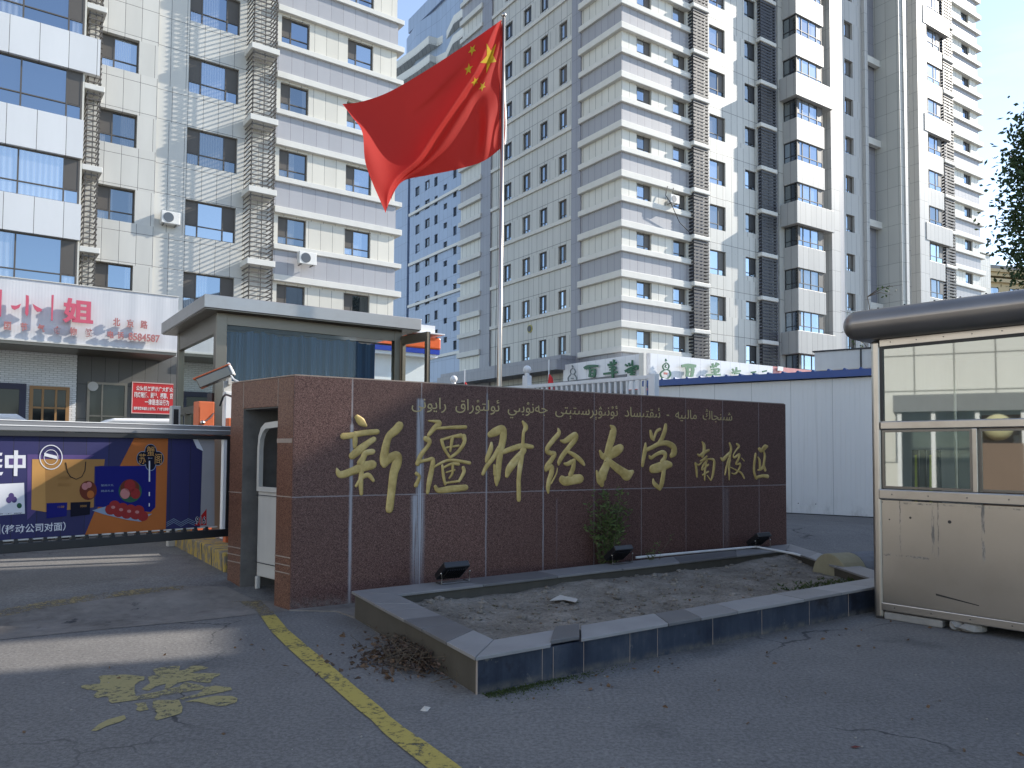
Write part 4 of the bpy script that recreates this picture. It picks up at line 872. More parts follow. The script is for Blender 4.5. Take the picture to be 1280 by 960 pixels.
for cx, cy, r, c in ((162, 607, 7, 'red'), (156, 617, 6, 'pink'), (169, 617, 6, 'red'), (110, 613, 11, 'brown'), (106, 608, 4, 'pink'), (113, 618, 4.5, 'orange'), (111, 606, 3.5, 'pink')): pr(c, ell(cx, cy, r, r*1.1, 16), 5 if cx > 120 else 3+(r < 8))
pr('paleblue', [(115, 638), (132, 633), (168, 645), (190, 642), (176, 652), (160, 650), (130, 643)], 4)
for i, (cx, cy) in enumerate(((138, 637), (148, 640), (158, 642), (169, 643), (143, 632), (153, 635), (163, 637), (173, 638), (178, 645))): pr('red', ell(cx, cy, 7, 6.5, 14), 5+i*.12)
for i, (cx, cy) in enumerate(((141, 634), (151, 637), (161, 639), (171, 640))): pr('pink', ell(cx, cy, 2.6, 2, 10), 7)
# handle of the printed bag
mb = MB(); P = [GATE.W(*((lambda q: (q[0], .0055, q[1]))(GATE.uz(x, y)))) for x, y in [(82, 578), (84, 590), (88, 596), (95, 599), (102, 596), (106, 588), (107, 577)]]; mb.tube(P, .004, 5); mb.build('printed_cord', PM['dark'], board)
ringp('white', 63.5, 571.5, 14.5, 15.5, 1.1, 6); ringp('white', 63.5, 571.5, 9, 9.6, .7, 6)
pr('white', [(55, 566), (71, 570), (71, 574), (55, 570)], 6); 
for cx, cy in ((188, 564), (178, 573), (197, 573)): pr('dark', ell(cx, cy, 7, 8.4, 24), 6); ringp('paleblue', cx, cy, 7.6, 9, .8, 5.6)
pr('dark', ell(188, 580, 6, 7, 20), 5.9); ringp('paleblue', 188, 581, 6.6, 7.6, .8, 5.5)
gtext('tan', '\u8792'.replace('\u8792', '\u87f9'), 183, 570, 193, 558, 7.2); gtext('tan', '\u82cf', 173, 580, 182, 567, 7.2); gtext('tan', '\u9601', 193, 580, 202, 567, 7.2)
for a, b, w_ in ((576, 602, 1.7), (615, 620, 1.4), (629, 633, 1.2)): pr('white', [(185.5, a), (185.5+w_, a), (185.5+w_, b), (185.5, b)], 8)
pr('white', [(6, 569), (32, 569), (32, 585), (6, 585)], 1); pr('lilac', [(11, 573), (28, 573), (28, 581), (11, 581)], 2); pr('white', [(17.5, 563), (22.5, 563), (21.5, 595), (17, 595)], 3)
for y in (566, 574, 581): pr('white', [(-14, y), (3, y), (2, y+3.5), (-14, y+3.5)], 1)
pr('white', [(-14, 591), (4, 590), (2, 594), (-14, 595)], 1); pr('white', [(-14, 562), (-10, 562), (-10, 595), (-14, 595)], 2)
pr('white', [(-22, 606), (30, 603.5), (31, 642), (-22, 646)], 1)
for cx, cy in ((14, 620), (11, 625), (17.5, 624.5)): pr('lilac', ell(cx, cy, 3.6, 4, 14), 2+.1*cx/10)
pr('green', ell(24, 632, 3.2, 3.4, 14), 2)
gtext('dark', '\u6211\u60f3\u4e86\u89e3', -20, 644, 28, 640.5, 2); gtext('white', '\uff08\u79fb\u52a8\u516c\u53f8\u5bf9\u9762\uff09', 2, 668, 82, 652, 1.5, .012)
pr('white', [(-3, 655), (0, 655), (0, 668), (-3, 668)], 1)
gtext('tan2', '\u82cf\u87f9\u9601', 72, 600, 88, 595, 4); gtext('tan2', '\u7cbe\u9009\u793c\u76d2', 72, 608, 88, 603, 4); gtext('tan2', '1188', 72, 635, 80, 632, 5); gtext('tan2', '8888', 100, 634, 108, 631, 5)
gtext('paleblue', '\u87f9\u9601\u5927\u793c', 126, 608, 142, 605, 4); gtext('paleblue', '\u7cbe\u54c1\u793c\u76d2', 126, 615, 142, 612, 4)
pr('grey', [(246, 548), (268, 548), (268, 659), (250, 659.5), (253, 563), (248, 560)], 1); pr('white', [(241, 549), (247, 549), (253, 561), (254, 564), (246, 560)], 2)
pr('redlogo', [(243, 657), (258, 656.5), (258, 636), (250, 646)], 2); gtext('white', '916', 244, 656, 257, 645, 3.6, .05); gtext('dark', '916', 244.5, 655.5, 256.5, 645.5, 4.6, .012)
for i in range(3):
    xs_ = [208, 217, 226, 235, 244]; ys_ = [655, 650, 655, 650, 654]
    for a in range(4): y0, y1 = ys_[a]+i*2.3-2, ys_[a+1]+i*2.3-2; pr('paleblue', [(xs_[a], y0), (xs_[a+1], y1), (xs_[a+1], y1+.6), (xs_[a], y0+.6)], 2, 'printed_zigzag')
# ------------------------------------------------------------------ white steel fence behind the wall
FN = Fr((-1.6, 18.05), 135.0)     # runs from far left to near right
fd = (V((2.55, 13.75, 0))-V((-1.6, 18.05, 0))); FN = Fr((-1.6, 18.05), math.degrees(math.atan2(fd.x, fd.y))); FL = fd.length
fe = thing('picket_fence', FN.W(FL/2, 0, .18), 'white steel picket fence with ball topped posts behind the granite wall', 'fence')
mb = MB(); mb.box(FN, -.1, FL+.1, -.14, .14, .1, .9); mb.build('fence_base', M['coarse'], fe)
mb = MB(); mb.box(FN, 0, FL, -.03, .03, 2.93, 3.0); mb.box(FN, 0, FL, -.03, .03, 1.05, 1.11); mb.build('fence_rail', M['white'], fe, bevel=.006)
n = int(FL/.135)
for i in range(n): m_ = MB(); u = (i+.5)*FL/n; m_.box(FN, u-.02, u+.02, -.018, .018, .9, 2.935); m_.build('picket', M['white'], fe)
for u, hh in ((.35, 3.15), (2.75, 3.2), (FL-.02, 3.02)):
    m_ = MB(); m_.box(FN, u-.07, u+.07, -.07, .07, .9, hh); m_.build('fence_post', M['white'], fe, bevel=.008)
    if u < FL-.1: m_ = MB(); m_.box(FN, u-.035, u+.035, -.035, .035, hh, hh+.05); m_.sphere(FN.W(u, 0, hh+.13), .085, 14, 10); m_.build('ball_finial', M['white'], fe, smooth=True)
def furled(u, label):
    t = thing('furled_flag', FN.W(u, -.1, 2.0), label, 'flag', 'furled red flags tied to the fence')
    m_ = MB(); m_.tube([FN.W(u, -.1, 1.9), FN.W(u, -.1, 3.5)], .014, 6); m_.build('flag_stick', M['white'], t)
    m_ = MB(); m_.tube([FN.W(u+.07, -.1, 2.5), FN.W(u+.075, -.1, 2.75), FN.W(u+.06, -.1, 2.95), FN.W(u+.05, -.1, 3.12), FN.W(u+.02, -.1, 3.2)], [.09, .085, .07, .045, .01], 9); m_.build('flag_cloth', M['red'], t)
furled(.62, 'small furled red flag on a white stick near the yellow bush, left of the flagpole'); furled(3.28, 'small furled red flag tied to the fence right of its ball topped post')
mb = MB(); 
tb = thing('yellow_bush', FN.W(-.55, .2, .18), 'yellow green bush tips showing above the left part of the granite wall', 'bush'); sm = MB()
for k in range(7):
    u = -.1-rnd.random()*.9; b = FN.W(u-.25, .25+rnd.uniform(-.2, .2), .18); h = rnd.uniform(2.4, 3.05)
    sm.tube([b, b+V((0, 0, h))], [.012, .003], 5)
    for q in range(230): f = rnd.uniform(.2, 1); a = rnd.uniform(0, 6.28); leaf_quads(mb, b+V((0, 0, h*f))+V((math.cos(a), math.sin(a), 0))*rnd.uniform(0, .16*(1.15-f)), V((math.cos(a), math.sin(a), .7)), .09, .045, rnd)
sm.build('stem', M['stem'], tb); mb.build('foliage', M['leaf_yellow'], tb, recalc=False)

# ------------------------------------------------------------------ white prefab shed with blue trim
sd_ = V((8.22, 17.33, 0))-V((3.62, 20.69, 0)); SH = Fr((3.62, 20.69), math.degrees(math.atan2(sd_.x, sd_.y))); SLn = 9.0
s = thing('prefab_shed', SH.W(4, -2, .18), 'white corrugated prefab shed with blue roof edge behind the granite wall', 'shed')
def m_corr(name, col):
    t = NT(name); uv = t.coord('UV'); x = t.xyz(uv); a = t.math('FRACT', t.math('DIVIDE', x[0], .105)); b_ = t.math('FRACT', t.math('DIVIDE', x[0], .95))
    tri = t.math('ABSOLUTE', t.math('MULTIPLY_ADD', a, 2, -1)); d = t.noise(1.2, 5, .6, t.mapv(t.coord('Object'), (1, 1, .15)))
    k = t.math('MULTIPLY_ADD', d, .16, .92); cm = t.n.new('ShaderNodeCombineColor'); [t.l.new(k, cm.inputs[i]) for i in range(3)]
    c = t.mix(1.0, col, cm.outputs[0], 'MULTIPLY'); c = t.mix(t.math('LESS_THAN', b_, .012), c, tuple(q*.55 for q in col)); dz_ = t.math('MULTIPLY', t.math('SUBTRACT', 1.0, t.step(x[1], .1, .75)), t.step(t.noise(3.5, 6, .7, t.mapv(t.coord('Object'), (1, 1, .5))), .42, .7)); c = t.mix(t.math('MULTIPLY', dz_, .55), c, (.24, .22, .19)); c = t.mix(t.math('MULTIPLY', t.step(t.noise(1.5, 4, .6, t.mapv(t.coord('Object'), (7, 7, .12))), .62, .75), .25), c, (.33, .30, .27)); t.bump(t.step(tri, .75, .95), .5, .008); return t.fin(c, .45)
M['corrugated'] = m_corr('white_corrugated_sheet', (.64, .625, .60))
mb = MB(); mb.box(SH, .35, SLn, -4.5, 0, .0, 3.36); mb.build('wall', M['corrugated'], s, fr=SH)
mb = MB(); mb.box(SH, .35, SLn, .002, .03, .12, .2); mb.build('base_trim', M['black'], s)
mb = MB(); mb.box(SH, -.05, SLn+.1, -4.6, .16, 3.38, 3.53); mb.build('roof_edge', M['blue_roof'], s)
mb = MB()
for i in range(26): u = .1+i*.35; mb.extr([SH.W(u, .1, 3.53), SH.W(u+.09, .1, 3.53), SH.W(u+.06, .1, 3.585), SH.W(u+.03, .1, 3.585)], SH.n*-4.6)
mb.box(SH, -.05, SLn, -4.6, .1, 3.53, 3.545); mb.build('roof_ribs', M['blue_roof'], s)
mb = MB(); mb.box(SH, .02, .22, -.2, 0, .0, 3.38); mb.build('corner_post', M['blue_roof'], s)
mb = MB()
for u in (3.6, 3.95, 4.35, 6.2): mb.box(SH, u, u+.02, .002, .012, .42, .44)
mb.build('screw_head', M['black'], s)
# second, higher roof of the shed group and a boxed gutter behind it, seen beside the kiosk
s2 = thing('utility_cabin', SH.W(6.6, -5.2, .18), 'grey utility cabin with a blue ledge rising behind the white shed', 'cabin')
mb = MB(); mb.box(SH, 5.0, 8.6, -7.2, -5.0, .1, 4.98); mb.build('wall', M['corrugated'], s2, fr=SH)
mb = MB(); mb.box(SH, 5.1, 8.7, -5.0, -4.6, 4.12, 4.42); mb.box(SH, 5.3, 8.7, -5.0, -4.65, 4.42, 4.47); mb.build('blue_ledge', M['blue_roof'], s2)
mb = MB(); mb.box(SH, 2.9, 5.0, -6.6, -5.6, 4.15, 4.72); mb.build('box_duct', M['white_dirty'], s2, bevel=.01)
mb = MB(); mb.box(SH, 2.85, 5.05, -6.65, -5.55, 4.722, 4.76); mb.box(SH, 4.2, 4.25, -5.598, -5.585, 4.15, 4.72); mb.build('duct_strap', M['black'], s2)

# ------------------------------------------------------------------ flagpole and flag
FD = 12.6
pt, pb = atY(629.5, 21, FD), atY(624, 478, FD); ptop = V((pt.x, FD, pt.z)); pdir = (pt-pb).normalized(); pbase = pt-pdir*(pt.z/pdir.z)
fp = thing('flagpole', pbase, 'tall slim silver flagpole rising behind the granite wall', 'flagpole')
mb = MB(); mb.tube([pbase, pb, pt], [.055, .042, .026], 12); mb.sphere(pt+V((0, 0, .03)), .045, 10, 8); mb.build('pole', M['steel'], fp, smooth=True)
mb = MB(); mb.tube([pbase, pbase+V((0, 0, .3))], .16, 12); mb.build('pole_base', M['steel'], fp, smooth=True)
mb = MB(); mb.tube([pb+V((-.075, -.03, -1)), pt+V((-.04, -.02, -.1))], .004, 5); mb.build('halyard', M['black'], fp)
GRID = [[(628, 24), (604, 41), (570, 64), (528, 91), (486, 115), (452, 127), (428, 130)],
        [(630, 62), (608, 84), (574, 105), (536, 126), (498, 142), (464, 148), (440, 146)],
        [(631, 106), (609, 124), (577, 142), (543, 160), (508, 174), (474, 176), (453, 166)],
        [(633, 150), (610, 163), (580, 178), (549, 192), (518, 206), (484, 212), (458, 208)],
        [(632, 180), (605, 201), (570, 212), (535, 219), (503, 227), (488, 250), (482, 266)]]
def cr1(P, t):
    n = len(P)-1; x = min(max(t, 0), 1)*n; i = min(int(x), n-1); f = x-i
    a, b, c, d = P[max(i-1, 0)], P[i], P[i+1], P[min(i+2, n)]
    return tuple(.5*((2*q)+(r-p)*f+(2*p-5*q+4*r-e)*f*f+(3*q-p-3*r+e)*f**3) for p, q, r, e in zip(a, b, c, d))
def flag_pt(s_, t_):
    col = [cr1(row, s_) for row in GRID]; x, y = cr1(col, t_)
    # folds: one long ridge from the hoist top to the lower fly, smaller ones beside it
    L = s_ - (.02+.86*t_**1.05); g = lambda q, w_: math.exp(-(q/w_)**2)
    d = .10 - .42/(1+math.exp(-max(min(L/.011, 40), -40)))*math.exp(-max(L, 0)/.30) - .08*g(L+.10, .07)
    L2 = t_-(.10+.52*(s_-.22)); d += -.05*(1/(1+math.exp(-max(min(-L2/.012, 40), -40))))*g(L2, .14)*1.6*(1 if .2 < s_ < .62 else 0)*math.sin(math.pi*min(max((s_-.2)/.42, 0), 1))
    d += .05*math.sin(9*s_+3*t_)*s_ + .10*math.sin(5.2*s_-1.5)*s_
    d += .09*g(s_-.10, .05)*g(t_-.8, .28)*math.sin(9*t_) - .10*g(s_-.17, .05)*g(t_-.75, .25) + .05*g(s_-.24, .04)*g(t_-.7, .3)
    d += .03*math.sin(26*s_+9*t_)*g(t_-.92, .12)*(1-s_) + .07*g(s_-.93, .08)*math.sin(7*t_)
    return atY(x, y, FD+d*1.1 - 1.35*s_)
fl = thing('national_flag', pt, 'red Chinese flag with yellow stars flying to the left from the flagpole', 'flag')
def m_flag():
    t = NT('red_flag_cloth'); oc = t.coord('Object'); wv = t.noise(300, 2, .5, oc); c = t.mix(t.math('MULTIPLY', wv, .15), (.48, .032, .026), (.36, .022, .018))
    t.fin(c, .75, 0, .2); tb = t.n.new('ShaderNodeBsdfTranslucent'); tb.inputs['Color'].default_value = (.80, .055, .038, 1)
    m = t.n.new('ShaderNodeMixShader'); m.inputs[0].default_value = .45; t.l.new(t.b.outputs[0], m.inputs[1]); t.l.new(tb.outputs[0], m.inputs[2]); t.l.new(m.outputs[0], t.out.inputs[0]); return t.m
M['flag'] = m_flag()
mb = MB(); NS, NTt = 130, 90
for j in range(NTt+1):
    for i in range(NS+1): mb.v.append(flag_pt(i/NS, j/NTt))
for j in range(NTt):
    for i in range(NS): q = j*(NS+1)+i; mb.f.append((q, q+1, q+NS+2, q+NS+1))
mb.build('cloth', M['flag'], fl, smooth=True, recalc=False)
mb = MB()
for sgn in (-1, 1):
    b0 = len(mb.v)
    for j in range(61):
        for s_ in (0.0, .008, .016):
            P = flag_pt(s_, j/60); nn = (flag_pt(s_+.006, j/60)-P).cross(flag_pt(s_, min(j/60, .99)+.006)-P).normalized(); mb.v.append(P+nn*.005*sgn)
    for j in range(60):
        for i in range(2): q = b0+j*3+i; mb.f.append((q, q+1, q+4, q+3))
mb.build('hoist_band', M['white'], fl, recalc=False, smooth=True)
def m_star():
    t = NT('star_yellow'); t.fin((.62, .50, .03), .7, 0, .2); tb = t.n.new('ShaderNodeBsdfTranslucent'); tb.inputs['Color'].default_value = (.75, .72, .08, 1)
    m = t.n.new('ShaderNodeMixShader'); m.inputs[0].default_value = .45; t.l.new(t.b.outputs[0], m.inputs[1]); t.l.new(tb.outputs[0], m.inputs[2]); t.l.new(m.outputs[0], t.out.inputs[0]); return t.m
M['star'] = m_star()
def star(cs, ct, R, rot):
    mb = MB(); K = 6; asp = 1.5
    ring = []
    for k in range(10):
        a = math.radians(rot+k*36-90); r = R if k % 2 == 0 else R*.40; ring.append((cs+math.cos(a)*r/asp, ct+math.sin(a)*r))
    for sgn in (-1, 1):
        for k in range(10):
            p, q = ring[k], ring[(k+1) % 10]
            tri = [[None]*(K+1) for _ in range(K+1)]
            for i in range(K+1):
                for j in range(K+1-i):
                    a, b = i/K, j/K; s_ = cs+(p[0]-cs)*a+(q[0]-cs)*b; t_ = ct+(p[1]-ct)*a+(q[1]-ct)*b
                    P = flag_pt(s_, t_); e = .006; nn = (flag_pt(s_+e, t_)-P).cross(flag_pt(s_, t_+e)-P).normalized()
                    tri[i][j] = len(mb.v); mb.v.append(P+nn*.006*sgn)
            for i in range(K):
                for j in range(K-i):
                    mb.f.append((tri[i][j], tri[i+1][j], tri[i][j+1]))
                    if j < K-i-1: mb.f.append((tri[i+1][j], tri[i+1][j+1], tri[i][j+1]))
    mb.build('star', M['star'], fl, recalc=False)
star(.14, .205, .10, 10)
for cs, ct, r in ((.245, .085, 20), (.275, .19, -10), (.245, .30, 5), (.20, .375, 25)): star(cs, ct, .038, r)

# ------------------------------------------------------------------ guard booth with blue curtain
bd = V((-1.51, 12.66, 0))-V((-4.32, 10.71, 0)); BO = Fr((-4.32, 10.71), math.degrees(math.atan2(bd.x, bd.y))); BL, BD = bd.length, 3.1
bo = thing('guard_booth', BO.W(BL/2, -BD/2, .18), 'glazed guard booth with flat steel roof and dark blue curtain', 'booth')
mb = MB(); mb.box(BO, 0, BL, -BD, 0, 3.60, 3.79); mb.build('roof', M['booth_roof'], bo, bevel=.008)
mb = MB(); mb.box(BO, .02, BL-.02, -BD+.02, -.02, 3.585, 3.60); mb.build('soffit', M['bronze'], bo)
ins = .22
for u, o, w_ in ((ins, -ins, .15), (BL-ins-.15, -ins, .13), (ins, -BD+ins+.12, .1), (BL-ins-.13, -BD+ins+.12, .1)):
    m_ = MB(); m_.box(BO, u, u+w_, o-w_, o, .15, 3.585); m_.build('corner_post', M['bronze'], bo, bevel=.005)
mb = MB(); mb.box(BO, ins+.15, BL-ins-.15, -ins-.09, -ins-.01, 3.42, 3.585); mb.box(BO, ins+.15, BL-ins-.15, -ins-.09, -ins-.01, 1.5, 1.6)
mb.box(BO, ins+.01, ins+.09, -BD+ins+.12, -ins-.15, 3.3, 3.585); mb.box(BO, ins+.01, ins+.09, -BD+ins+.12, -ins-.15, 2.18, 2.30); mb.build('window_rail', M['bronze'], bo)
mb = MB(); mb.box(BO, ins+.02, ins+.06, -BD+ins+.12, -ins-.15, .15, 1.3); mb.box(BO, ins+.15, BL-ins-.15, -ins-.08, -ins-.03, .15, 1.5); mb.box(BO, ins, BL-ins, -BD+ins, -BD+ins+.05, .15, 3.58); mb.build('lower_panel', M['bronze'], bo)
mb = MB(); mb.face([BO.W(ins+.15, -ins-.04, 1.6), BO.W(BL-ins-.15, -ins-.04, 1.6), BO.W(BL-ins-.15, -ins-.04, 3.42), BO.W(ins+.15, -ins-.04, 3.42)]); mb.build('front_pane', M['booth_glass'], bo, recalc=False)
mb = MB(); mb.face([BO.W(ins+.05, -ins-.15, 2.3), BO.W(ins+.05, -BD+ins+.12, 2.3), BO.W(ins+.05, -BD+ins+.12, 3.3), BO.W(ins+.05, -ins-.15, 3.3)]); mb.face([BO.W(ins+.05, -ins-.15, 1.3), BO.W(ins+.05, -BD+ins+.12, 1.3), BO.W(ins+.05, -BD+ins+.12, 2.18), BO.W(ins+.05, -ins-.15, 2.18)]); mb.build('side_pane', M['booth_glass'], bo, recalc=False)
m_ = MB(); m_.box(BO, ins+.0, ins+.06, -1.35, -1.28, 1.3, 2.2); m_.box(BO, ins+.0, ins+.06, -2.2, -2.12, .3, 2.2); m_.build('sash_bar', M['bronze'], bo)
def m_curtain():
    t = NT('blue_curtain'); oc = t.coord('Object'); c = t.mix(t.noise(3, 4, .6, t.mapv(oc, (1, 1, .1))), (.022, .062, .14), (.065, .135, .245)); return t.fin(c, .85)
M['curtain'] = m_curtain()
mb = MB(); N_ = 300
for i in range(N_+1):
    u = ins+.16+(BL-2*ins-.62)*i/N_; o = -ins-.15+.045*math.sin(u*37+1.5*math.sin(u*5))+.02*math.sin(u*83+1)+.01*math.sin(u*11)
    for z in (1.55, 2.4, 3.36+.02*math.sin(u*9)): mb.v.append(BO.W(u, o*(1 if z < 3 else .96), z))
for i in range(N_):
    for j in range(2): q = i*3+j; mb.f.append((q, q+3, q+4, q+1))
mb.build('curtain', M['curtain'], bo, smooth=True, recalc=False)
mb = MB(); mb.tube([BO.W(ins+.16, -ins-.15, 3.37), BO.W(BL-ins-.15, -ins-.15, 3.37)], .012, 6); mb.build('curtain_rod', M['steel_dark'], bo)
# casement standing open at the right end
hA, hB = BO.W(BL-ins-.02, -ins+.02, 0), V((atY(536, 430, 12.15).x, 12.15, 0)); CF = Fr((hA.x, hA.y), math.degrees(math.atan2(hB.x-hA.x, hB.y-hA.y))); cl = (V((hB.x, hB.y, 0))-V((hA.x, hA.y, 0))).length
mb = MB(); mb.box(CF, 0, .05, -.03, .03, 1.6, 3.5); mb.box(CF, cl-.07, cl, -.03, .03, 1.6, 3.5); mb.box(CF, .05, cl-.07, -.03, .03, 3.36, 3.5); mb.box(CF, .05, cl-.07, -.03, .03, 1.6, 1.7); sash = mb.build('open_casement', M['bronze'], bo)
mb = MB(); mb.face([CF.W(.05, 0, 1.7), CF.W(cl-.07, 0, 1.7), CF.W(cl-.07, 0, 3.36), CF.W(.05, 0, 3.36)]); mb.build('pane', M['booth_glass'], sash, recalc=False)
mb = MB(); P = BO.W(.75, -.8, 3.79); mb.tube([P, P+V((0, 0, .09))], .03, 8); mb.sphere(P+V((0, 0, .11)), .05, 8, 6); tag(mb.build('roof_antenna', M['black'], smooth=True), 'small black knob fitting on the roof of the guard booth', 'fitting')
# plate reader camera on its white post, orange box and intercom beside the gate
cp = atY(284, 560, 10.6); cp.z = .18
t = thing('camera_post', cp, 'white square post carrying the number plate camera behind the gate', 'post')
pf = Fr((cp.x, cp.y), 50)
mb = MB(); mb.box(pf, -.06, .06, -.06, .06, .15, 2.40); mb.build('post', M['white'], t, bevel=.008)
mb = MB(); mb.box(pf, -.07, .07, -.02, .02, 2.40, 2.55); mb.box(pf, -.02, .02, -.05, .05, 2.5, 2.60); mb.build('bracket', M['white_dirty'], t)
a, b = atY(292, 459, 10.3), atY(247, 477.5, 10.2); cd_ = thing('plate_camera', a.lerp(b, .5), 'long grey camera housing with top tinted orange for sunlight on the white post by the gate', 'camera')
ax_ = (a-b); Lc = ax_.length; ax_.normalize(); cu = V((0, 0, 1))-ax_*ax_.z; cu.normalize(); cs_ = ax_.cross(cu)
def cbox(mb, l0, l1, s0, s1, h0, h1):
    Q = lambda l, s_, h: b+ax_*l+cs_*s_+cu*h
    mb.hexa([Q(l0, s0, h0), Q(l1, s0, h0), Q(l1, s1, h0), Q(l0, s1, h0), Q(l0, s0, h1), Q(l1, s0, h1), Q(l1, s1, h1), Q(l0, s1, h1)])
a2 = a
mb = MB(); cbox(mb, .0, Lc-.05, -.085, .085, -.10, .035); mb.build('housing', M['steel_dark'], cd_, bevel=.012)
mb = MB(); cbox(mb, -.03, Lc-.02, -.085, .085, .038, .058); mb.build('sun_shield', M['orange_paint_sun_tint'], cd_, bevel=.006)  # orange here paints warm sunlight onto the top of the grey housing
mb = MB(); cbox(mb, Lc-.05, Lc-.02, -.085, .085, -.10, .075); mb.build('front_face', M['white'], cd_, bevel=.02)
mb = MB(); 
for s_, h in ((-.03, .03), (.04, .035), (.0, -.01)): c_ = b+ax_*(Lc-.019)+cs_*s_+cu*h; mb.tube([c_, c_+ax_*.006], .012, 8)
mb.build('lens', M['black'], cd_)
q1, q2, q3 = a+V((-.04, 0, -.10)), atY(299, 478, 9.6), atY(303, 481, 9.3)
mb = MB(); mb.tube([q1, atY(292, 474, 10), q2, q3], .012, 6); tag(mb.build('white_cable', M['white']), 'white cable looping from the plate camera to the top of the granite wall', 'cable')
mb = MB(); mb.tube([atY(275, 507, 10.5), atY(279, 496, 10.4), atY(282, 493, 10.3), atY(291, 496, 9.6)], .014, 6); tag(mb.build('black_cable', M['black']), 'black cable bent around the white camera post towards the wall end', 'cable')
ob = atY(257, 560, 10.8); ob.z = .18; of = Fr((ob.x, ob.y), 50)
t = thing('orange_cabinet', ob, 'orange red control cabinet standing beside the camera post behind the gate', 'cabinet')
mb = MB(); mb.box(of, -.11, .11, -.22, .0, .15, 2.28); mb.build('cabinet_body', M['orange_paint_sun_tint'], t, bevel=.01)
mb = MB(); mb.box(of, -.09, .03, .001, .004, .3, 2.2); mb.build('door', M['orange_paint_sun_tint'], t)
mb = MB(); mb.sphere(of.W(-.06, .03, 1.98), .035, 8, 6); mb.tube([of.W(-.02, .02, 2.0), of.W(.05, .02, 2.05), of.W(.10, .0, 2.12)], .008, 5); mb.build('lock', M['steel'], t)
mb = MB(); db = atY(270, 560, 11.1); df = Fr((db.x, db.y), 50); mb.box(df, -.08, .10, -.2, 0, .15, 2.42); tag(mb.build('dark_pillar', simple('dark_maroon_paint', (.025, .012, .014), .5), bevel=.01), 'dark maroon pillar between the orange cabinet and the white camera post', 'pillar')
mb = MB(); ib = atY(219, 560, 11.4); if_ = Fr((ib.x, ib.y), 52); t = thing('ticket_terminal', V((ib.x, ib.y, .18)), 'narrow white ticket terminal with dark screen standing before the booth', 'terminal')
mb.box(if_, -.065, .065, -.12, 0, .15, 2.25); mb.build('case', M['white_dirty'], t, bevel=.01); mb = MB(); mb.box(if_, -.035, .035, .001, .004, 1.95, 2.2); mb.box(if_, -.01, .01, .001, .004, 1.86, 1.89); mb.build('screen', M['black'], t)
bp = atY(291, 560, 10.1); bf = Fr((bp.x, bp.y), 50); mb = MB(); mb.box(bf, -.07, .05, -.1, 0, .15, 2.02); tag(mb.build('orange_bollard', M['orange_paint_sun_tint'], bevel=.01), 'short orange painted stub just left of the granite wall end', 'bollard')

# ------------------------------------------------------------------ filling station canopy seen through the booth
fc = atY(522, 428, 27); ff = Fr((fc.x, fc.y), 56)
t = thing('fuel_canopy', V((fc.x, fc.y, 0)), 'white canopy with orange and blue fascia behind the guard booth', 'canopy')
r_ = lambda x, y: ff.uz(x, y)
u1 = ff.uz(553, 428)[0]; z = [ff.uz(545, y)[1] for y in (407, 417, 422, 437, 443, 447, 461)]
mb = MB(); mb.box(ff, -4, u1-.25, -4, -.1, z[1], z[0]); mb.build('roof_upstand', M['white'], t)
mb = MB(); mb.box(ff, -4, u1+.05, -4.1, .1, z[1]-.04, z[1]); mb.build('roof_edge', M['white'], t)
mb = MB(); mb.box(ff, -4, u1-.05, -4, 0, z[3], z[2]); mb.build('orange_band', simple('canopy_orange', (.75, .13, .03), .35), t, bevel=.06)
mb = MB(); mb.box(ff, -4, u1-.09, -3.95, -.03, z[4], z[3]); mb.build('blue_band', simple('canopy_blue', (.02, .05, .35), .35), t)
mb = MB(); mb.box(ff, -4, u1-.15, -3.9, -.08, z[5], z[4]); mb.build('lower_edge', M['white'], t)
mb = MB(); mb.box(ff, -4, u1-.5, -3.5, -.4, .1, z[5]); mb.build('kiosk_wall', M['white'], t)
# ------------------------------------------------------------------ parked cars, only their roofs clear the gate
def car(loc, rz, label, first=[None]):
    if first[0] is None:
        c = thing('parked_car', (0, 0, 0), label, 'car', 'white cars parked behind the gate'); X = Fr((0, 0), 90)
        side = [(-2.15, .35), (-2.2, .75), (-1.9, .92), (-1.35, .98), (-.75, 1.42), (.75, 1.45), (1.45, 1.05), (2.1, .92), (2.2, .6), (2.15, .3)]
        mb = MB(); mb.extr([V((x, -.85, z)) for x, z in side[:4]+side[6:]], (0, 1.7, 0)); mb.build('body', M['white'], c, bevel=.06)
        mb = MB(); cab_ = [(-1.3, .97), (-.72, 1.42), (-.6, 1.46), (.7, 1.48), (.85, 1.42), (1.42, 1.03)]
        mb.extr([V((x, -.72, z)) for x, z in [(-.8, 1.38), (-.6, 1.46), (.7, 1.48), (.9, 1.38)]], (0, 1.44, 0)); mb.build('roof', M['white'], c, bevel=.04)
        mb = MB(); mb.extr([V((x, -.74, z)) for x, z in [(-1.3, .975), (-.8, 1.375), (.9, 1.375), (1.42, 1.0)]], (0, 1.48, 0)); mb.build('window', M['pane_dark'], c)
        for x in (-1.35, 1.35):
            for y in (-.78, .78): mb = MB(); mb.tube([V((x, y-.1, .32)), V((x, y+.1, .32))], .32, 18); wh = mb.build('wheel', M['black'], c); mb = MB(); mb.tube([V((x, y-.105, .32)), V((x, y+.105, .32))], .19, 12); mb.build('rim', M['steel'], wh)
        first[0] = c; r = c
    else:
        r = first[0].copy(); sc.collection.objects.link(r); r['label'] = label
        for ch in first[0].children:
            d = ch.copy(); sc.collection.objects.link(d); d.parent = r
            for g_ in ch.children: e = g_.copy(); sc.collection.objects.link(e); e.parent = d
    r.location = loc; r.rotation_euler.z = rz; return r
q = atY(-34, 560, 11.3); c_ = car((q.x-.3, q.y, .18), math.radians(40), 'white car with its roof showing above the gate beam at the left edge'); c_.scale.z = 1.3
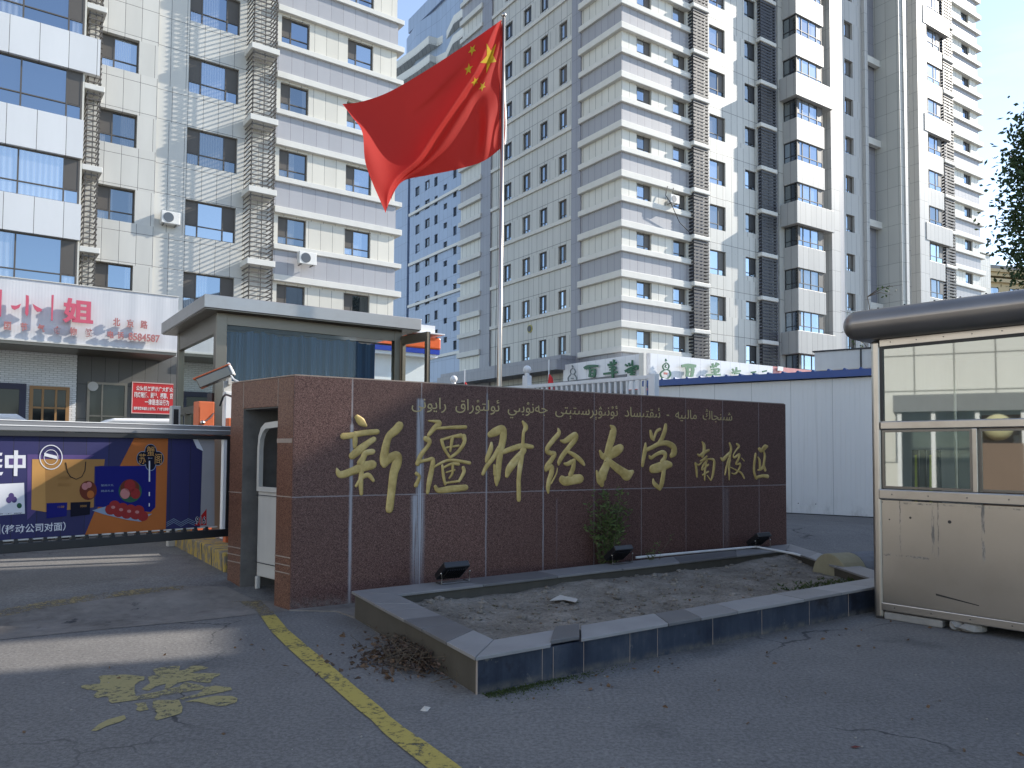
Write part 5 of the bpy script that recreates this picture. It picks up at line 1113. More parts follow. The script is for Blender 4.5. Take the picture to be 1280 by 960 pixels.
q = atY(200, 560, 17.5); c_ = car((q.x-.5, q.y, .40), math.radians(35), 'white car whose roof shows above the gate beam below the red notice'); c_.scale.z = 1.28
# ------------------------------------------------------------------ cladding materials
CREAM, GREYB = (.60, .60, .57), (.40, .40, .47)
M['l_cream'] = panelled('cream_cladding', (.60, .575, .505), .55, 60, 0, .05, .016)
M['l_big'] = panelled('grey_white_cladding', (.53, .52, .48), .585, 2.92, 11.55, -4.64, .016, (.08, .08, .08), .05, .12, .4, 0, .6)
M['l_grey'] = panelled('lavender_cladding', (.35, .35, .37), .58, 60, 0, .1, .016, (.16, .16, .18), .05, .1)
M['l_cap'] = simple('white_ledge', (.60, .59, .55), .6, 0, .12, 2, .1, 20)
M['l_spandrel'] = panelled('white_balcony_panel', (.60, .61, .62), .88, 60, 0, -9.5, .02, (.12, .12, .12), .04, .08)
M['louver'] = simple('brown_louver', (.085, .075, .065), .5, 0, .15, 3)
M['t_cream'] = panelled('tower_cream_cladding', (.59, .58, .525), .585, 60, 0, 0, .03, (.13, .13, .12), .05, .12)
M['t_grey'] = panelled('tower_lavender_cladding', (.32, .32, .34), .585, 60, 0, 0, .03, (.16, .16, .19), .05, .1)
M['t_main'] = panelled('tower_grey_white_cladding', (.50, .495, .46), .585, 2.9, 9.1, .1, .03, (.12, .12, .115), .05, .12)
M['t_dark'] = panelled('tower_grey_pilaster', (.26, .265, .30), .45, 1.45, 0, 0, .016, (.12, .12, .13), .04, .1)
M['t_white'] = panelled('tower_white_pilaster', (.42, .415, .40), .6, 1.45, 0, 0, .03, (.2, .2, .2), .04, .08)
M['t_bay'] = panelled('tower_bay_panel', (.385, .38, .365), .58, 60, 0, .1, .03, (.16, .16, .16), .04, .08)
M['t_beige'] = panelled('tower_beige_panel', (.44, .435, .40), .85, 1.45, 0, 0, .02, (.12, .12, .11), .04, .08)
M['louver_dark'] = simple('dark_louver', (.022, .022, .026), .5, 0, .15, 3)
M['plain_grey'] = simple('podium_grey', (.17, .175, .185), .6, 0, .15, 1)
M['sign_white'] = panelled('sign_white_panel', (.72, .73, .76), .83, 60, 0, 0, .012, (.3, .3, .32), .02, .06)
M['ac'] = simple('ac_case', (.68, .67, .64), .5, 0, .08, 5)
# ------------------------------------------------------------------ windows: shared meshes, copied in loops
WCACHE = {}
wr = random.Random(21)
def win_meshes(w_, h, layout, dark=False):
    dark = bool(dark)*10+wr.choice((0, 0, 0, 1, 2))
    key = (round(w_, 2), round(h, 2), layout, dark)
    if key in WCACHE: return WCACHE[key]
    cuts, tr, doors = layout; X = Fr((0, 0), 90); mb = MB(); t = .05
    # local: u along, o outward is -y, z up; frame depth .06
    B = lambda u0, u1, z0, z1, o0=-.06, o1=0: mb.box(X, u0, u1, o0, o1, z0, z1)
    B(0, w_, 0, t); B(0, w_, h-t, h); B(0, t, t, h-t); B(w_-t, w_, t, h-t)
    for c in cuts: B(c*w_-.025, c*w_+.025, t, h-t)
    if tr: B(t, w_-t, tr*h-.02, tr*h+.02, -.058, -.003)
    for a, b in doors: B(a*w_+.02, b*w_-.02, (tr or 0)*h+.03 if tr else t, h-t-.005, -.05, -.012)
    f = mb.build('window_frame_source', M['sash_dark'] if dark >= 10 else M['sash']); fm = f.data; bpy.data.objects.remove(f)
    # keep the corner at the local origin
    zs = min(v.co.z for v in fm.vertices); xs = min(v.co.x for v in fm.vertices); ys = max(v.co.y for v in fm.vertices)
    for v in fm.vertices: v.co.x -= xs; v.co.z -= zs
    ymin = min(v.co.y for v in fm.vertices)
    for v in fm.vertices: v.co.y -= ymin
    pm = bpy.data.meshes.new('pane'); pm.from_pydata([(t, .035, t), (w_-t, .035, t), (w_-t, .035, h-t), (t, .035, h-t), (t, .05, t)], [], [(0, 1, 2, 3)])
    pm.materials.append(M['pane_dark'] if dark >= 10 and dark != 12 else M[('pane', 'pane_dim', 'pane_bright')[dark % 10]]); WCACHE[key] = (fm, pm); return fm, pm
def add_window(parent, fr, u0, u1, z0, z1, off, layout, dark=False):
    fm, pm = win_meshes(u1-u0, z1-z0, layout, dark); p = fr.W(u0, off, z0)-WB[parent.name]
    o = bpy.data.objects.new('window', fm); sc.collection.objects.link(o); o.parent = parent; o.location = p; o.rotation_euler.z = fr.ang
    q = bpy.data.objects.new('pane', pm); sc.collection.objects.link(q); q.parent = o; return o
def merged_windows(parent, lst):
    fmb, pmb = MB(), MB()
    for fr, u0, u1, z0, z1, off, layout, dark in lst:
        for m, dst in zip(win_meshes(u1-u0, z1-z0, layout, dark), (fmb, pmb)):
            if not m.polygons: continue
            vs = [fr.W(u0, off, z0)+fr.d*v.co.x-fr.n*v.co.y+V((0, 0, v.co.z)) for v in m.vertices]; dst.add(vs, [tuple(p.vertices) for p in m.polygons])
    if fmb.v: fmb.build('small_windows', M['sash_dark'], parent, kind='stuff'); pmb.build('small_window_glass', M['pane'], parent, recalc=False, kind='stuff')
L2P, L3P, LBAL = ((.35,), .3, ((0, .35),)), ((.25, .75), .33, ((0, .25), (.75, 1))), ((.46, .86), .30, ((.86, 1),))
LR = ((.62,), .25, ((.62, 1),)); LS = ((.5,), .2, ((.5, 1),))
def louver(parent, fr, u0, u1, o0, o1, z0, z1, mat, step=.19, hs=.022):
    mb = MB(); n = int((z1-z0)/step)
    for i in range(n):
        z = z0+(i+.5)*(z1-z0)/n; mb.box(fr, u0, u1, o1-.03, o1, z-hs, z+hs); mb.box(fr, u0, u0+.03, o0, o1-.03, z-hs, z+hs); mb.box(fr, u1-.03, u1, o0, o1-.03, z-hs, z+hs)
    for u in (u0+.02, u1-.06): mb.box(fr, u, u+.04, o1-.075, o1-.032, z0, z1)
    mb.box(fr, (u0+u1)/2-.015, (u0+u1)/2+.015, o1-.06, o1-.032, z0, z1)
    mb.build('louver_screen', mat, parent)
def ac_unit(fr, u, o, z, label, s_=1.0):
    t = thing('air_conditioner', fr.W(u+.4*s_, o+.15, z), label, 'air conditioner', 'outdoor air conditioner units')
    mb = MB(); mb.box(fr, u, u+.8*s_, o, o+.32*s_, z, z+.56*s_); mb.build('case', M['ac'], t, bevel=.02)
    c = fr.W(u+.30*s_, o+.322*s_, z+.28*s_); mb = MB(); mb.tube([c, c+fr.n*.012], .22*s_, 22); mb.build('fan_grille', M['steel_dark'], t)
    mb = MB(); mb.box(fr, u+.08, u+.12, o-.1, o+.32*s_, z-.04, z-.002); mb.box(fr, u+.62*s_, u+.62*s_+.04, o-.1, o+.32*s_, z-.04, z-.002); mb.build('wall_bracket', M['steel_dark'], t)
    return t
# ------------------------------------------------------------------ left apartment block with shops
lb = thing('apartment_block', LB.W(-3, -6, 0), 'cream and grey apartment block on the left with louvered shafts and shops below', 'building')
mb = MB(); mb.box(LB, -30, 5.72, -15, -.17, 0, 27); mb.box(LB, -30, 5.72, -15, -.0, 27, 48); mb.build('wall_core', M['l_big'], lb, fr=LB)
rows = list(range(-1, 6)); wl_ = []
for k in rows:
    z = 10.36+2.9*k; wl_ += [(.24, 1.48, z, z+1.18), (3.27, 4.52, z, z+1.18)]
mbc, mbg = MB(), MB(); skin(mbc, LB, .05, 5.72, 5.0, 27, wl_); mbc.build('cream_wall', M['l_cream'], lb, fr=LB)
for k in range(-1, 6):
    z = 9.0+2.9*k
    m_ = MB(); m_.box(LB, .03, 6.02, -.3, .20, z-.27, z); m_.box(LB, 5.74, 6.02, -14.9, -.301, z-.27, z); m_.build('ledge', M['l_cap'], lb, bevel=.015)
    m_ = MB(); m_.box(LB, .03, 6.02, -.3, .17, z+1.08, z+1.30); m_.box(LB, 5.74, 6.02, -14.9, -.301, z+1.08, z+1.30); m_.build('ledge', M['l_cap'], lb, bevel=.015)
    mbg = MB(); mbg.box(LB, .05, 5.74, .002, .04, z+.001, z+1.079); mbg.box(LB, 5.742, 5.76, -14.9, .04, z+.001, z+1.079); mbg.build('lavender_band', M['l_grey'], lb, fr=LB)
for a, b, c, d in wl_: add_window(lb, LB, a, b, c, d, -.12, L2P)
wm, w2 = [], []
for k in range(-2, 5):
    z = 12.95+2.9*k; wm.append((-3.47, -1.51, z, z+1.47)); z = 13.07+2.9*k; w2.append((-6.57, -5.29, z, z+1.29))
mb = MB(); skin(mb, LB, -4.6, .05, 5, 27, wm); skin(mb, LB, -7.3, -4.6, 5, 27, w2, .10, .26); mb.face([LB.W(-4.6, 0, 5), LB.W(-4.6, .1, 5), LB.W(-4.6, .1, 27), LB.W(-4.6, 0, 27)]); mb.build('grey_white_wall', M['l_big'], lb, fr=LB)
for a, b, c, d in wm: add_window(lb, LB, a, b, c, d, -.12, L3P)
for a, b, c, d in w2: add_window(lb, LB, a, b, c, d, -.10, L2P)
for k in range(-2, 5):
    z = 12.27+2.95*k
    m_ = MB(); m_.box(LB, -1.3, -.16, -.05, .98, z-.24, z); m_.build('shaft_slab', M['l_cap'], lb, bevel=.015)
    louver(lb, LB, -1.22, -.22, .0, .90, z+.02, z+2.69, M['louver'])
for k in range(-2, 4):
    z = 11.75+2.95*k
    m_ = MB(); m_.box(LB, -7.2, -6.55, .0, 1.1, z-.2, z); m_.build('shaft_slab', M['l_cap'], lb, bevel=.015)
    louver(lb, LB, -7.12, -6.65, .12, 1.0, z+.02, z+2.73, M['louver'])
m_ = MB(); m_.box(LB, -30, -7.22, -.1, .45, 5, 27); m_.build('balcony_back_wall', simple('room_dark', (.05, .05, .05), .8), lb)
SP = [(8.95, 10.22), (11.87, 13.25), (15.0, 16.32), (18.05, 19.35), (21.0, 22.3)]
for i, (a, b) in enumerate(SP):
    r = -7.2 if i < 2 else -6.75
    m_ = MB(); m_.box(LB, -30, r, .3, 1.25, a, b); m_.build('balcony_spandrel', M['l_spandrel'], lb, fr=LB)
    c = SP[i+1][0] if i+1 < len(SP) else b+1.6
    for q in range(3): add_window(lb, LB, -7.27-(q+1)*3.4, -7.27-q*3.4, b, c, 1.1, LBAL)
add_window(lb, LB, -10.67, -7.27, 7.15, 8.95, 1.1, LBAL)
m_ = MB(); m_.box(LB, -7.27, -7.2, .4, 1.1, 7.1, 27); m_.build('balcony_side', M['l_cream'], lb)
ac_unit(LB, -4.4, .12, 10.32, 'white air conditioner unit beside the three pane window left of the louvered shaft', .85)
ac_unit(LB, 1.0, .26, 9.52, 'white air conditioner unit hanging on the lavender band of the left block', .95)
# shop front below
mb = MB(); mb.box(LB, -20, -7.07, -.05, .35, 0, 5.2); 
def m_brick():
    t = NT('white_brick_tile'); b = t.n.new('ShaderNodeTexBrick'); b.inputs['Scale'].default_value = 1; b.inputs['Brick Width'].default_value = .24; b.inputs['Row Height'].default_value = .075; b.inputs['Mortar Size'].default_value = .006
    b.inputs['Color1'].default_value = (.72, .74, .74, 1); b.inputs['Color2'].default_value = (.64, .66, .66, 1); b.inputs['Mortar'].default_value = (.26, .27, .27, 1); t.l.new(t.coord('UV'), b.inputs['Vector'])
    return t.fin(b.outputs['Color'], .4)
mb.build('white_brick_wall', m_brick(), lb, fr=LB)
M['shop_grey'] = panelled('grey_shop_tile', (.105, .105, .10), .45, 1.25, .2, -7.05, .018, (.03, .03, .03), .06, .12)
mb = MB(); mb.box(LB, -7.07, 5.7, -.05, .20, 0, 5.2); mb.build('grey_tile_wall', M['shop_grey'], lb, fr=LB)
def shop_window(u0, u1, z0, z1, off, mat, cols, rws, name='shop_window', wd=.07):
    m_ = MB(); 
    m_.box(LB, u0, u0+wd, off, off+.08, z0, z1); m_.box(LB, u1-wd, u1, off, off+.08, z0, z1); m_.box(LB, u0+wd, u1-wd, off, off+.08, z1-wd, z1)
    for c in cols: m_.box(LB, u0+(u1-u0)*c-wd*.3, u0+(u1-u0)*c+wd*.3, off, off+.07, z0, z1-wd)
    for r in rws: m_.box(LB, u0+wd, u1-wd, off, off+.06, z0+(z1-z0)*r-wd*.3, z0+(z1-z0)*r+wd*.3)
    o = m_.build(name, mat, lb); m_ = MB(); m_.face([LB.W(u0, off+.02, z0), LB.W(u1, off+.02, z0), LB.W(u1, off+.02, z1), LB.W(u0, off+.02, z1)]); m_.build('pane', M['shop_glass'], o, recalc=False)
u0, z1 = LB.uz(37, 482, .35); u1, _ = LB.uz(87, 484, .35); shop_window(u0, u1, .5, z1, .36, simple('tan_wood_frame', (.32, .17, .06), .5), (.33, .66), (.77,), 'wooden_window', .11)
u0 = -13; u1, z1 = LB.uz(33, 480, .35); shop_window(u0, u1, .3, z1, .36, simple('navy_frame', (.02, .02, .05), .5), (.5,), (), 'dark_shopfront', .2)
u0, z1 = LB.uz(109, 477, .2); u1, _ = LB.uz(159, 480, .2); shop_window(u0, u1, .4, z1, .21, M['bronze'], (.37,), (.66,), 'shop_door', .09)
m_ = MB(); c = LB.W(*(lambda q: (q[0], .32, q[1]))(LB.uz(116, 483, .3))); m_.tube([c, c+LB.n*.05], .17, 20); m_.build('round_disc', M['white_dirty'], lb)
m_ = MB(); m_.box(LB, -20, -4.2, .0, 2.5, 4.98, 5.12); m_.build('canopy_soffit', M['bronze'], lb)
sb = thing('shop_sign_board', LB.W(-9, 2, 5.1), 'long white corrugated shop sign with raised pink Chinese characters', 'sign')
def m_signcorr():
    t = NT('white_fluted_board'); uv = t.coord('UV'); x = t.xyz(uv); a = t.math('FRACT', t.math('DIVIDE', x[0], .09)); tri = t.math('ABSOLUTE', t.math('MULTIPLY_ADD', a, 2, -1)); t.bump(tri, .12, .008)
    d = t.noise(1.0, 5, .65, t.mapv(t.coord('Object'), (1.5, 1.5, .12))); c = t.ramp(d, [(.3, (.48, .49, .51)), (.6, (.62, .62, .63))]); return t.fin(c, .5)
mb = MB(); mb.box(LB, -20, -4.18, 2.3, 2.5, 5.14, 7.1); mb.box(LB, -4.4, -4.18, .2, 2.3, 5.14, 7.1); mb.build('board', m_signcorr(), sb, fr=LB)
mb = MB(); mb.box(LB, -20, -4.16, 2.28, 2.53, 7.102, 7.13); mb.box(LB, -20, -4.16, 2.28, 2.54, 5.08, 5.138); mb.build('board_trim', M['l_cap'], sb)
pink = simple('pink_letter', (.55, .09, .14), .45, 0, .05, 3); rose = simple('rose_letter', (.42, .16, .15), .45, 0, .05, 3)
def shop_text(s_, x0, y0, x1, y1, mat, bold, name='raised_letters', so=.16, th=.06):
    u0, z0 = LB.uz(x0, y0, 2.66); u1, z1 = LB.uz(x1, y1, 2.66); mb = MB(); lettering(mb, LB, s_, u0, u1, z0, z1, 2.5+so, th, bold); return mb.build(name, mat, sb)
def shop_poly(pts, mat, so=.17, th=.06, name='raised_stroke'):
    P = []
    for x, y in pts: u, z = LB.uz(x, y, 2.66); P.append(LB.W(u, 2.5+so, z))
    mb = MB(); mb.extr(P, LB.n*th); mb.build(name, mat, sb)
shop_poly([(-2, 362), (2.4, 362.5), (1.2, 396), (-2, 396)], pink)
shop_poly([(32.2, 369), (35.8, 370), (36, 376), (35.2, 393), (33.5, 395.5), (31.2, 392), (32, 380)], pink)
shop_poly([(13.5, 382), (20, 382.5), (26.3, 380), (24, 385), (18.5, 387.5), (15, 386)], pink); shop_poly([(40.5, 380), (46, 383.5), (52.5, 387), (51.5, 389.5), (46.5, 390), (43, 386.5)], pink)
shop_poly([(64.3, 369), (67, 369), (65.6, 401), (63.6, 401)], pink)
shop_text('\u59d0', 78, 403, 117, 376, pink, .035)
for ch, x, y in zip('\u56fd\u8282\u6c14\u98df\u7269\u94fe', (9.3, 29.8, 51.3, 71.5, 91.7, 110.8), (407, 408.3, 410.2, 412.3, 414, 415.6)): shop_text(ch, x-4.6, y+5, x+4.6, y-4.5, rose, .025, so=.12)
for ch, x, y in zip('\u5317\u4eac\u8def', (145.8, 162.8, 180.2), (402.5, 404.3, 405.7)): shop_text(ch, x-4.5, y+4.6, x+4.5, y-4.6, rose, .025, so=.12)
for ch, x, y in zip('\u7535\u8bdd', (138.3, 150.8), (418, 419.3)): shop_text(ch, x-4, y+4.2, x+4, y-4.2, rose, .025, so=.12)
shop_text('8584587', 160.5, 425, 200, 419, rose, .02, so=.12)
nt = thing('red_notice', LB.W(-4.6, .25, 3.0), 'red police notice board with white Chinese text on the grey shop wall', 'notice')
u0, z1 = LB.uz(166.5, 478, .3); u1 = LB.uz(217, 480, .3)[0]; z0 = LB.uz(164.5, 515.5, .3)[1]
mb = MB(); mb.box(LB, u0, u1, .2, .26, z0, z1); mb.build('board', simple('notice_red', (.50, .018, .022), .5, 0, .06, 2), nt)
mb = MB()
for a, b, c, d in ((u0-.03, u1, z1, z1+.03), (u0-.03, u1, z0-.03, z0), (u0-.03, u0, z0, z1)): mb.box(LB, a, b, .2, .275, c, d)
mb.build('frame', simple('notice_frame', (.62, .42, .40), .5), nt)
W_ = simple('notice_white', (.75, .72, .72), .5); hh = z1-z0
for s_, a, b, c, d in (('\u516c\u5b89\u673a\u5173\u63d0\u793a\u5e7f\u5927\u7fa4\u4f17', .08, 1.06, .74, .90), ('\u7f51\u7edc\u8d4c\u535a\u3001\u5237\u5355\u3001\u88f8\u804a\u3001\u8d37', .04, 1.0, .50, .70), ('\u4e00\u5f8b\u662f\u8fdd\u6cd5\u884c\u4e3a', .30, .90, .27, .47), ('\u8bf7\u63d0\u9ad8\u8b66\u60d5\u8c28\u9632\u4e0a\u5f53\u53d7\u9a97\u3001\u5e7f\u5927\u7fa4\u4f17\u79ef\u6781\u4e3e\u62a5', .03, 1.0, .09, .20)):
    mb = MB(); lettering(mb, LB, s_, u0+(u1-u0)*a, min(u0+(u1-u0)*b, u1-.01), z0+hh*c, z0+hh*d, .262, .006, .015); mb.build('notice_text', W_, nt)

# ------------------------------------------------------------------ right residential tower
tw = thing('residential_tower', TOW.W(20, -12, 0), 'tall grey and cream residential tower with louvered shafts on the right', 'building')
TH = 60.0
mb = MB(); mb.box(TOW, .17, 26.4, -18.2, -.17, 0, TH); mb.box(TOW, 26.4, 42.6, -18, -.17, 0, TH); mb.build('wall_core', M['t_main'], tw, fr=TOW)
wins = []   # (fr,u0,u1,z0,z1,off,layout,dark)
K0, K1_ = -1, 13
def zA(k): return 9.137+2.9*k
def bandblock(fr, u0, u1, off, ks, holes, e0=.28, e1=.28):
    mb = MB(); skin(mb, fr, u0, u1, 5.5, TH, holes, off); mb.build('cream_wall', M['t_cream'], tw, fr=fr); mg = MB()
    for k in ks:
        z = zA(k); m_ = MB(); m_.box(fr, u0-e0, u1+e1, off-.3, off+.25, z-.40, z); m_.build('ledge', M['l_cap'], tw, bevel=.03)
        m_ = MB(); m_.box(fr, u0-e0, u1+e1, off-.3, off+.22, z-1.80, z-1.46); m_.build('ledge', M['l_cap'], tw, bevel=.03)
        mg = MB(); mg.box(fr, u0-.0, u1, off+.002, off+.05, z+.001, z+1.099); mg.build('lavender_band', M['t_grey'], tw, fr=fr)
KS = range(-1, 17)
h1 = []
for k in KS:
    z = zA(k); h1 += [(1.20, 2.35, z-1.45, z-.42), (4.18, 5.28, z-1.45, z-.42)]
# mitred corner block: ledges run round the corner
mb = MB(); skin(mb, TOW, 0, 5.85, 5.5, TH, h1); mb.build('cream_wall', M['t_cream'], tw, fr=TOW)
mb = MB(); skin(mb, TOWL, -3.64, 0, 5.5, TH, ()); mb.build('cream_wall', M['t_cream'], tw, fr=TOWL)
mg = MB(); mg2 = MB()
for k in KS:
    z = zA(k)
    for lo, hi, p in ((z-.40, z, .26), (z-1.80, z-1.46, .22)):
        pts = [TOW.W(5.85, -.1, 0), TOW.W(5.85, p, 0), TOW.W(-p, p, 0), TOW.W(-p, -3.64-.1, 0), TOW.W(.1, -3.74, 0), TOW.W(.1, -.1, 0)]
        m_ = MB(); m_.prism([q.to_2d() for q in pts], lo, hi); m_.build('corner_ledge', M['l_cap'], tw, bevel=.03)
    mg = MB(); mg.box(TOW, -.05, 5.85, .002, .05, z+.001, z+1.099); mg.build('lavender_band', M['t_grey'], tw, fr=TOW)
    mg = MB(); mg.box(TOWL, -3.64, -.002, .002, .05, z+.001, z+1.099); mg.build('lavender_band', M['t_grey'], tw, fr=TOWL)
for q in h1: wins.append((TOW, *q, -.12, LR, False))
# louvered shaft next to it
for k in KS:
    z = zA(k)-2.95
    if z < 5: continue
    m_ = MB(); m_.box(TOW, 5.42, 6.92, -.1, .52, z-.2, z+.08); m_.build('shaft_slab', M['l_cap'], tw, bevel=.05)
for k in range(-1, 11):
    z = zA(k)-2.95
    if z > 4: louver(tw, TOW, 5.5, 6.85, .0, .44, z+.1, z+2.68, M['louver_dark'], .2, .064)
m_ = MB(); m_.box(TOW, 5.9, 6.7, -.1, .12, 5, TH); m_.build('shaft_back', M['t_dark'], tw)
# section with square windows
h2, h3 = [], []
for k in KS:
    z = 24.5+2.9*(k-5); h2.append((7.42, 8.9, z, z+1.55)); z = 24.82+2.9*(k-5); h3.append((10.83, 11.95, z, z+1.25))
mb = MB(); skin(mb, TOW, 5.85, 12.15, 5.5, TH, h2+h3); mb.build('plain_wall', M['t_main'], tw, fr=TOW)
for q in h2: wins.append((TOW, *q, -.12, LR, False))
for q in h3: wins.append((TOW, *q, -.12, LS, True))
m_ = MB(); m_.box(TOW, 12.15, 14.1, -.2, .02, 5, TH); m_.build('shaft_back', M['t_dark'], tw)
for k in range(-1, 14):
    z = 26.2+2.9*(k-6)
    if z < 4: continue
    m_ = MB(); m_.box(TOW, 11.95, 13.65, .0, .42, z, z+.28); m_.build('shaft_slab', M['l_cap'], tw, bevel=.05)
    louver(tw, TOW, 12.02, 13.58, .12, .36, z+.3, z+2.88, M['louver_dark'], .2, .064)
# glazed corner bay
mb = MB(); mb.box(TOW, 14.1, 19.0, -.2, .12, 5.5, TH); mb.build('plain_wall', M['t_main'], tw, fr=TOW)
TBS = TOW.sub(13.0, 0); BF = Fr((0, 0), 0); BF.P = TOW.W(14.1, .1, 0); BF.d = TOW.n; BF.n = -TOW.d; BF.ang = math.atan2(BF.d.y, BF.d.x)
BFL = Fr((0, 0), 0); BFL.P = TOW.W(14.1, 1.2, 0); BFL.d = -TOW.n; BFL.n = -TOW.d; BFL.ang = math.atan2(BFL.d.y, BFL.d.x)
for k in range(-1, 13):
    z = 25.68+2.9*(k-6); wide = k % 3 == 0
    if z < 5: continue
    m_ = MB(); m_.box(TOW, 14.62-(.35 if wide else .0), 17.7+(.75 if wide else 0), .121, 1.2+(.25 if wide else .03), z-.02, z+1.5); m_.build('bay_spandrel', M['t_bay'], tw, fr=TOW, bevel=.015)
    zb = z+1.5
    wins.append((TOW, 14.7, 17.6, zb, zb+1.38, 1.15, ((.22, .5, .8), .28, ((.0, .12), (.8, 1))), False))
    add = (TOWL.sub(0, 0), )
    SF = Fr((0, 0), 0); SF.P = TOW.W(14.1, .12, 0); SF.d = TOW.n*1.0; SF.n = -TOW.d; SF.d = -(-TOW.n); 
    LF = Fr((0, 0), 0); LF.P = TOW.W(14.72, .12, 0); LF.n = -TOW.d; LF.d = V((-LF.n.y, LF.n.x, 0)); LF.ang = math.atan2(LF.d.y, LF.d.x)
    s_ = LF.d.dot(TOW.n); a, b = (0, 1.05) if s_ > 0 else (-1.05, 0)
    wins.append((LF, a, b, zb, zb+1.38, 0, ((.5,), .28, ()), True))
m_ = MB(); m_.box(TOW, 14.85, 17.5, .12, 1.0, 5.5, TH-8); m_.build('bay_room', simple('bay_room_dark', (.10, .11, .12), .6), tw)
# white pilasters
def pil(u0, u1, o, m='t_white', top=TH): m_ = MB(); m_.box(TOW, u0, u1, -.2, o, 5, top); m_.build('pilaster', M[m], tw, fr=TOW)
pil(17.65, 18.3, .16, 't_main'); pil(18.9, 19.9, .95); pil(19.9, 20.75, .75, 't_grey') if False else None
m_ = MB(); m_.box(TOW, 19.9, 20.6, -.2, .80, 5, TH); m_.build('pilaster_return', M['t_grey'], tw, fr=TOW)
h4 = []
for k in KS: z = 30.72-1.29+2.9*(k-7)+.04; h4.append((21.5, 22.55, z, z+1.27))
mb = MB(); skin(mb, TOW, 20.6, 24.0, 5.5, TH, [(a, b, c, d) for a, b, c, d in h4], .4, .3); mb.face([TOW.W(24.0, -.1, 5.5), TOW.W(24.0, .4, 5.5), TOW.W(24.0, .4, TH), TOW.W(24.0, -.1, TH)]); mb.build('plain_wall', M['t_bay'], tw, fr=TOW)
for q in h4: wins.append((TOW, *q, .22, LS, False))
pil(23.75, 24.15, .62, 't_white')
# deep slot with beams
m_ = MB(); m_.box(TOW, 24.15, 26.2, -.168, -.10, 5, TH); m_.build('slot_back', M['t_dark'], tw, fr=TOW)
m_ = MB(); m_.box(TOW, 26.2, 26.65, -.168, 1.9, 5, TH); m_.build('slot_side_wall', M['t_beige'], tw, fr=TOW)
for k in range(0, 8): z = 25.1+6.3*(k-3); (lambda m_: (m_.box(TOW, 24.16, 26.19, .05, .4, z, z+.5), m_.build('slot_beam', M['l_cap'], tw)))(MB())
m_ = MB(); m_.box(TOW, 26.65, 27.0, -.1, 2.0, 5, TH); m_.build('pilaster', M['t_white'], tw, fr=TOW)
h5 = []
for k in KS: z = 36.18+2.9*(k-9)-2.0+.05; h5.append((28.15, 29.3, z, z+1.3))
mb = MB(); skin(mb, TOW, 27.0, 30.6, 5.5, TH, h5, .0); mb.build('plain_wall', M['t_main'], tw, fr=TOW)
for q in h5: wins.append((TOW, *q, -.12, LS, False))
pil(29.9, 30.5, .25, 't_main'); pil(30.5, 31.9, 1.0)
for k in range(-1, 14):
    z = 30.5+2.95*(k-8); wide = k % 3 == 1
    if z < 5: continue
    m_ = MB(); m_.box(TOW, 31.4, 34.6+(.9 if wide else 0), .0, .85+(.2 if wide else 0), z, z+1.42); m_.build('bay_spandrel', M['t_bay'], tw, fr=TOW, bevel=.015)
    wins.append((TOW, 31.5, 34.4, z+1.42, z+2.95, .78, ((.33, .66), .3, ((.8, 1),)), False))
m_ = MB(); m_.box(TOW, 31.5, 34.4, -.1, .7, 5, TH-8); m_.build('bay_room', M['plain_grey'], tw)
mb = MB(); mb.box(TOW, 34.4, 35.6, -.2, .0, 5.5, TH); mb.build('plain_wall', M['t_main'], tw, fr=TOW)
for k in range(0, 15):
    z = 31.6+2.92*(k-8)
    if z < 5: continue
    m_ = MB(); m_.box(TOW, 34.85, 36.65, -.1, .85, z, z+.28); m_.build('shaft_slab', M['l_cap'], tw, bevel=.05)
    louver(tw, TOW, 34.95, 36.55, .0, .76, z+.3, z+2.9, M['louver_dark'], .24, .07)
m_ = MB(); m_.box(TOW, 35.2, 36.3, -.1, .3, 5, TH); m_.build('shaft_back', M['t_dark'], tw)
h7 = []
for k in KS: z = zA(k); h7.append((39.7, 41.0, z-1.45, z-.42))
bandblock(TOW, 37.4, 42.3, .0, range(0, 17), h7, 0, .55)
for q in h7: wins.append((TOW, *q, -.12, LR, True))
# left face
m_ = MB(); m_.box(TOWL, -4.51, -3.64, -.3, .12, 5, TH); m_.build('pilaster', M['t_dark'], tw, fr=TOWL)
m_ = MB(); m_.box(TOWL, -15.3, -13.97, -.3, .12, 5, TH); m_.build('pilaster', M['t_dark'], tw, fr=TOWL)
h8 = []
for k in KS:
    z = 28.06+2.9*(k-7)
    h8 += [(a, b, z, z+1.17) for a, b in ((-5.99, -5.13), (-8.06, -7.2), (-10.05, -9.1), (-12.35, -11.4))]
mb = MB(); skin(mb, TOWL, -13.97, -4.51, 5.5, TH, h8); mb.build('plain_wall', M['t_main'], tw, fr=TOWL)
for q in h8: wins.append((TOWL, *q, -.12, LS, False))
for k in KS:
    z = 27.84+2.87*(k-7); m_ = MB(); m_.box(TOWL, -13.97, -4.511, -.1, .12, z-.24, z); m_.build('sill_course', M['l_cap'], tw, bevel=.02)
bandblock(TOWL, -18.4, -15.3, .0, range(-1, 15), (), .1, .1)
vis, rest = [], []
for q in wins:
    fr, u0, u1, z0, z1 = q[:5]; c = fr.W((u0+u1)/2, q[5], (z0+z1)/2); dv = c-EYEP; dep = dv.dot(F); sx = CX+FPX*dv.dot(RT)/dep; sy = CY-FPX*dv.dot(UP)/dep
    (vis if -5 < sx < 1285 and -12 < sy < 480 else rest).append(((u1-u0)*(z1-z0)/dep**2, q))
vis.sort(key=lambda t: -t[0])
for a, q in vis[:100]: add_window(tw, *q)
merged_windows(tw, [q for a, q in vis[100:]+rest])
ac_unit(TOW, 3.45, .24, zA(3)-1.3, 'small air conditioner unit with dangling pipes between two windows of the tower', .9)
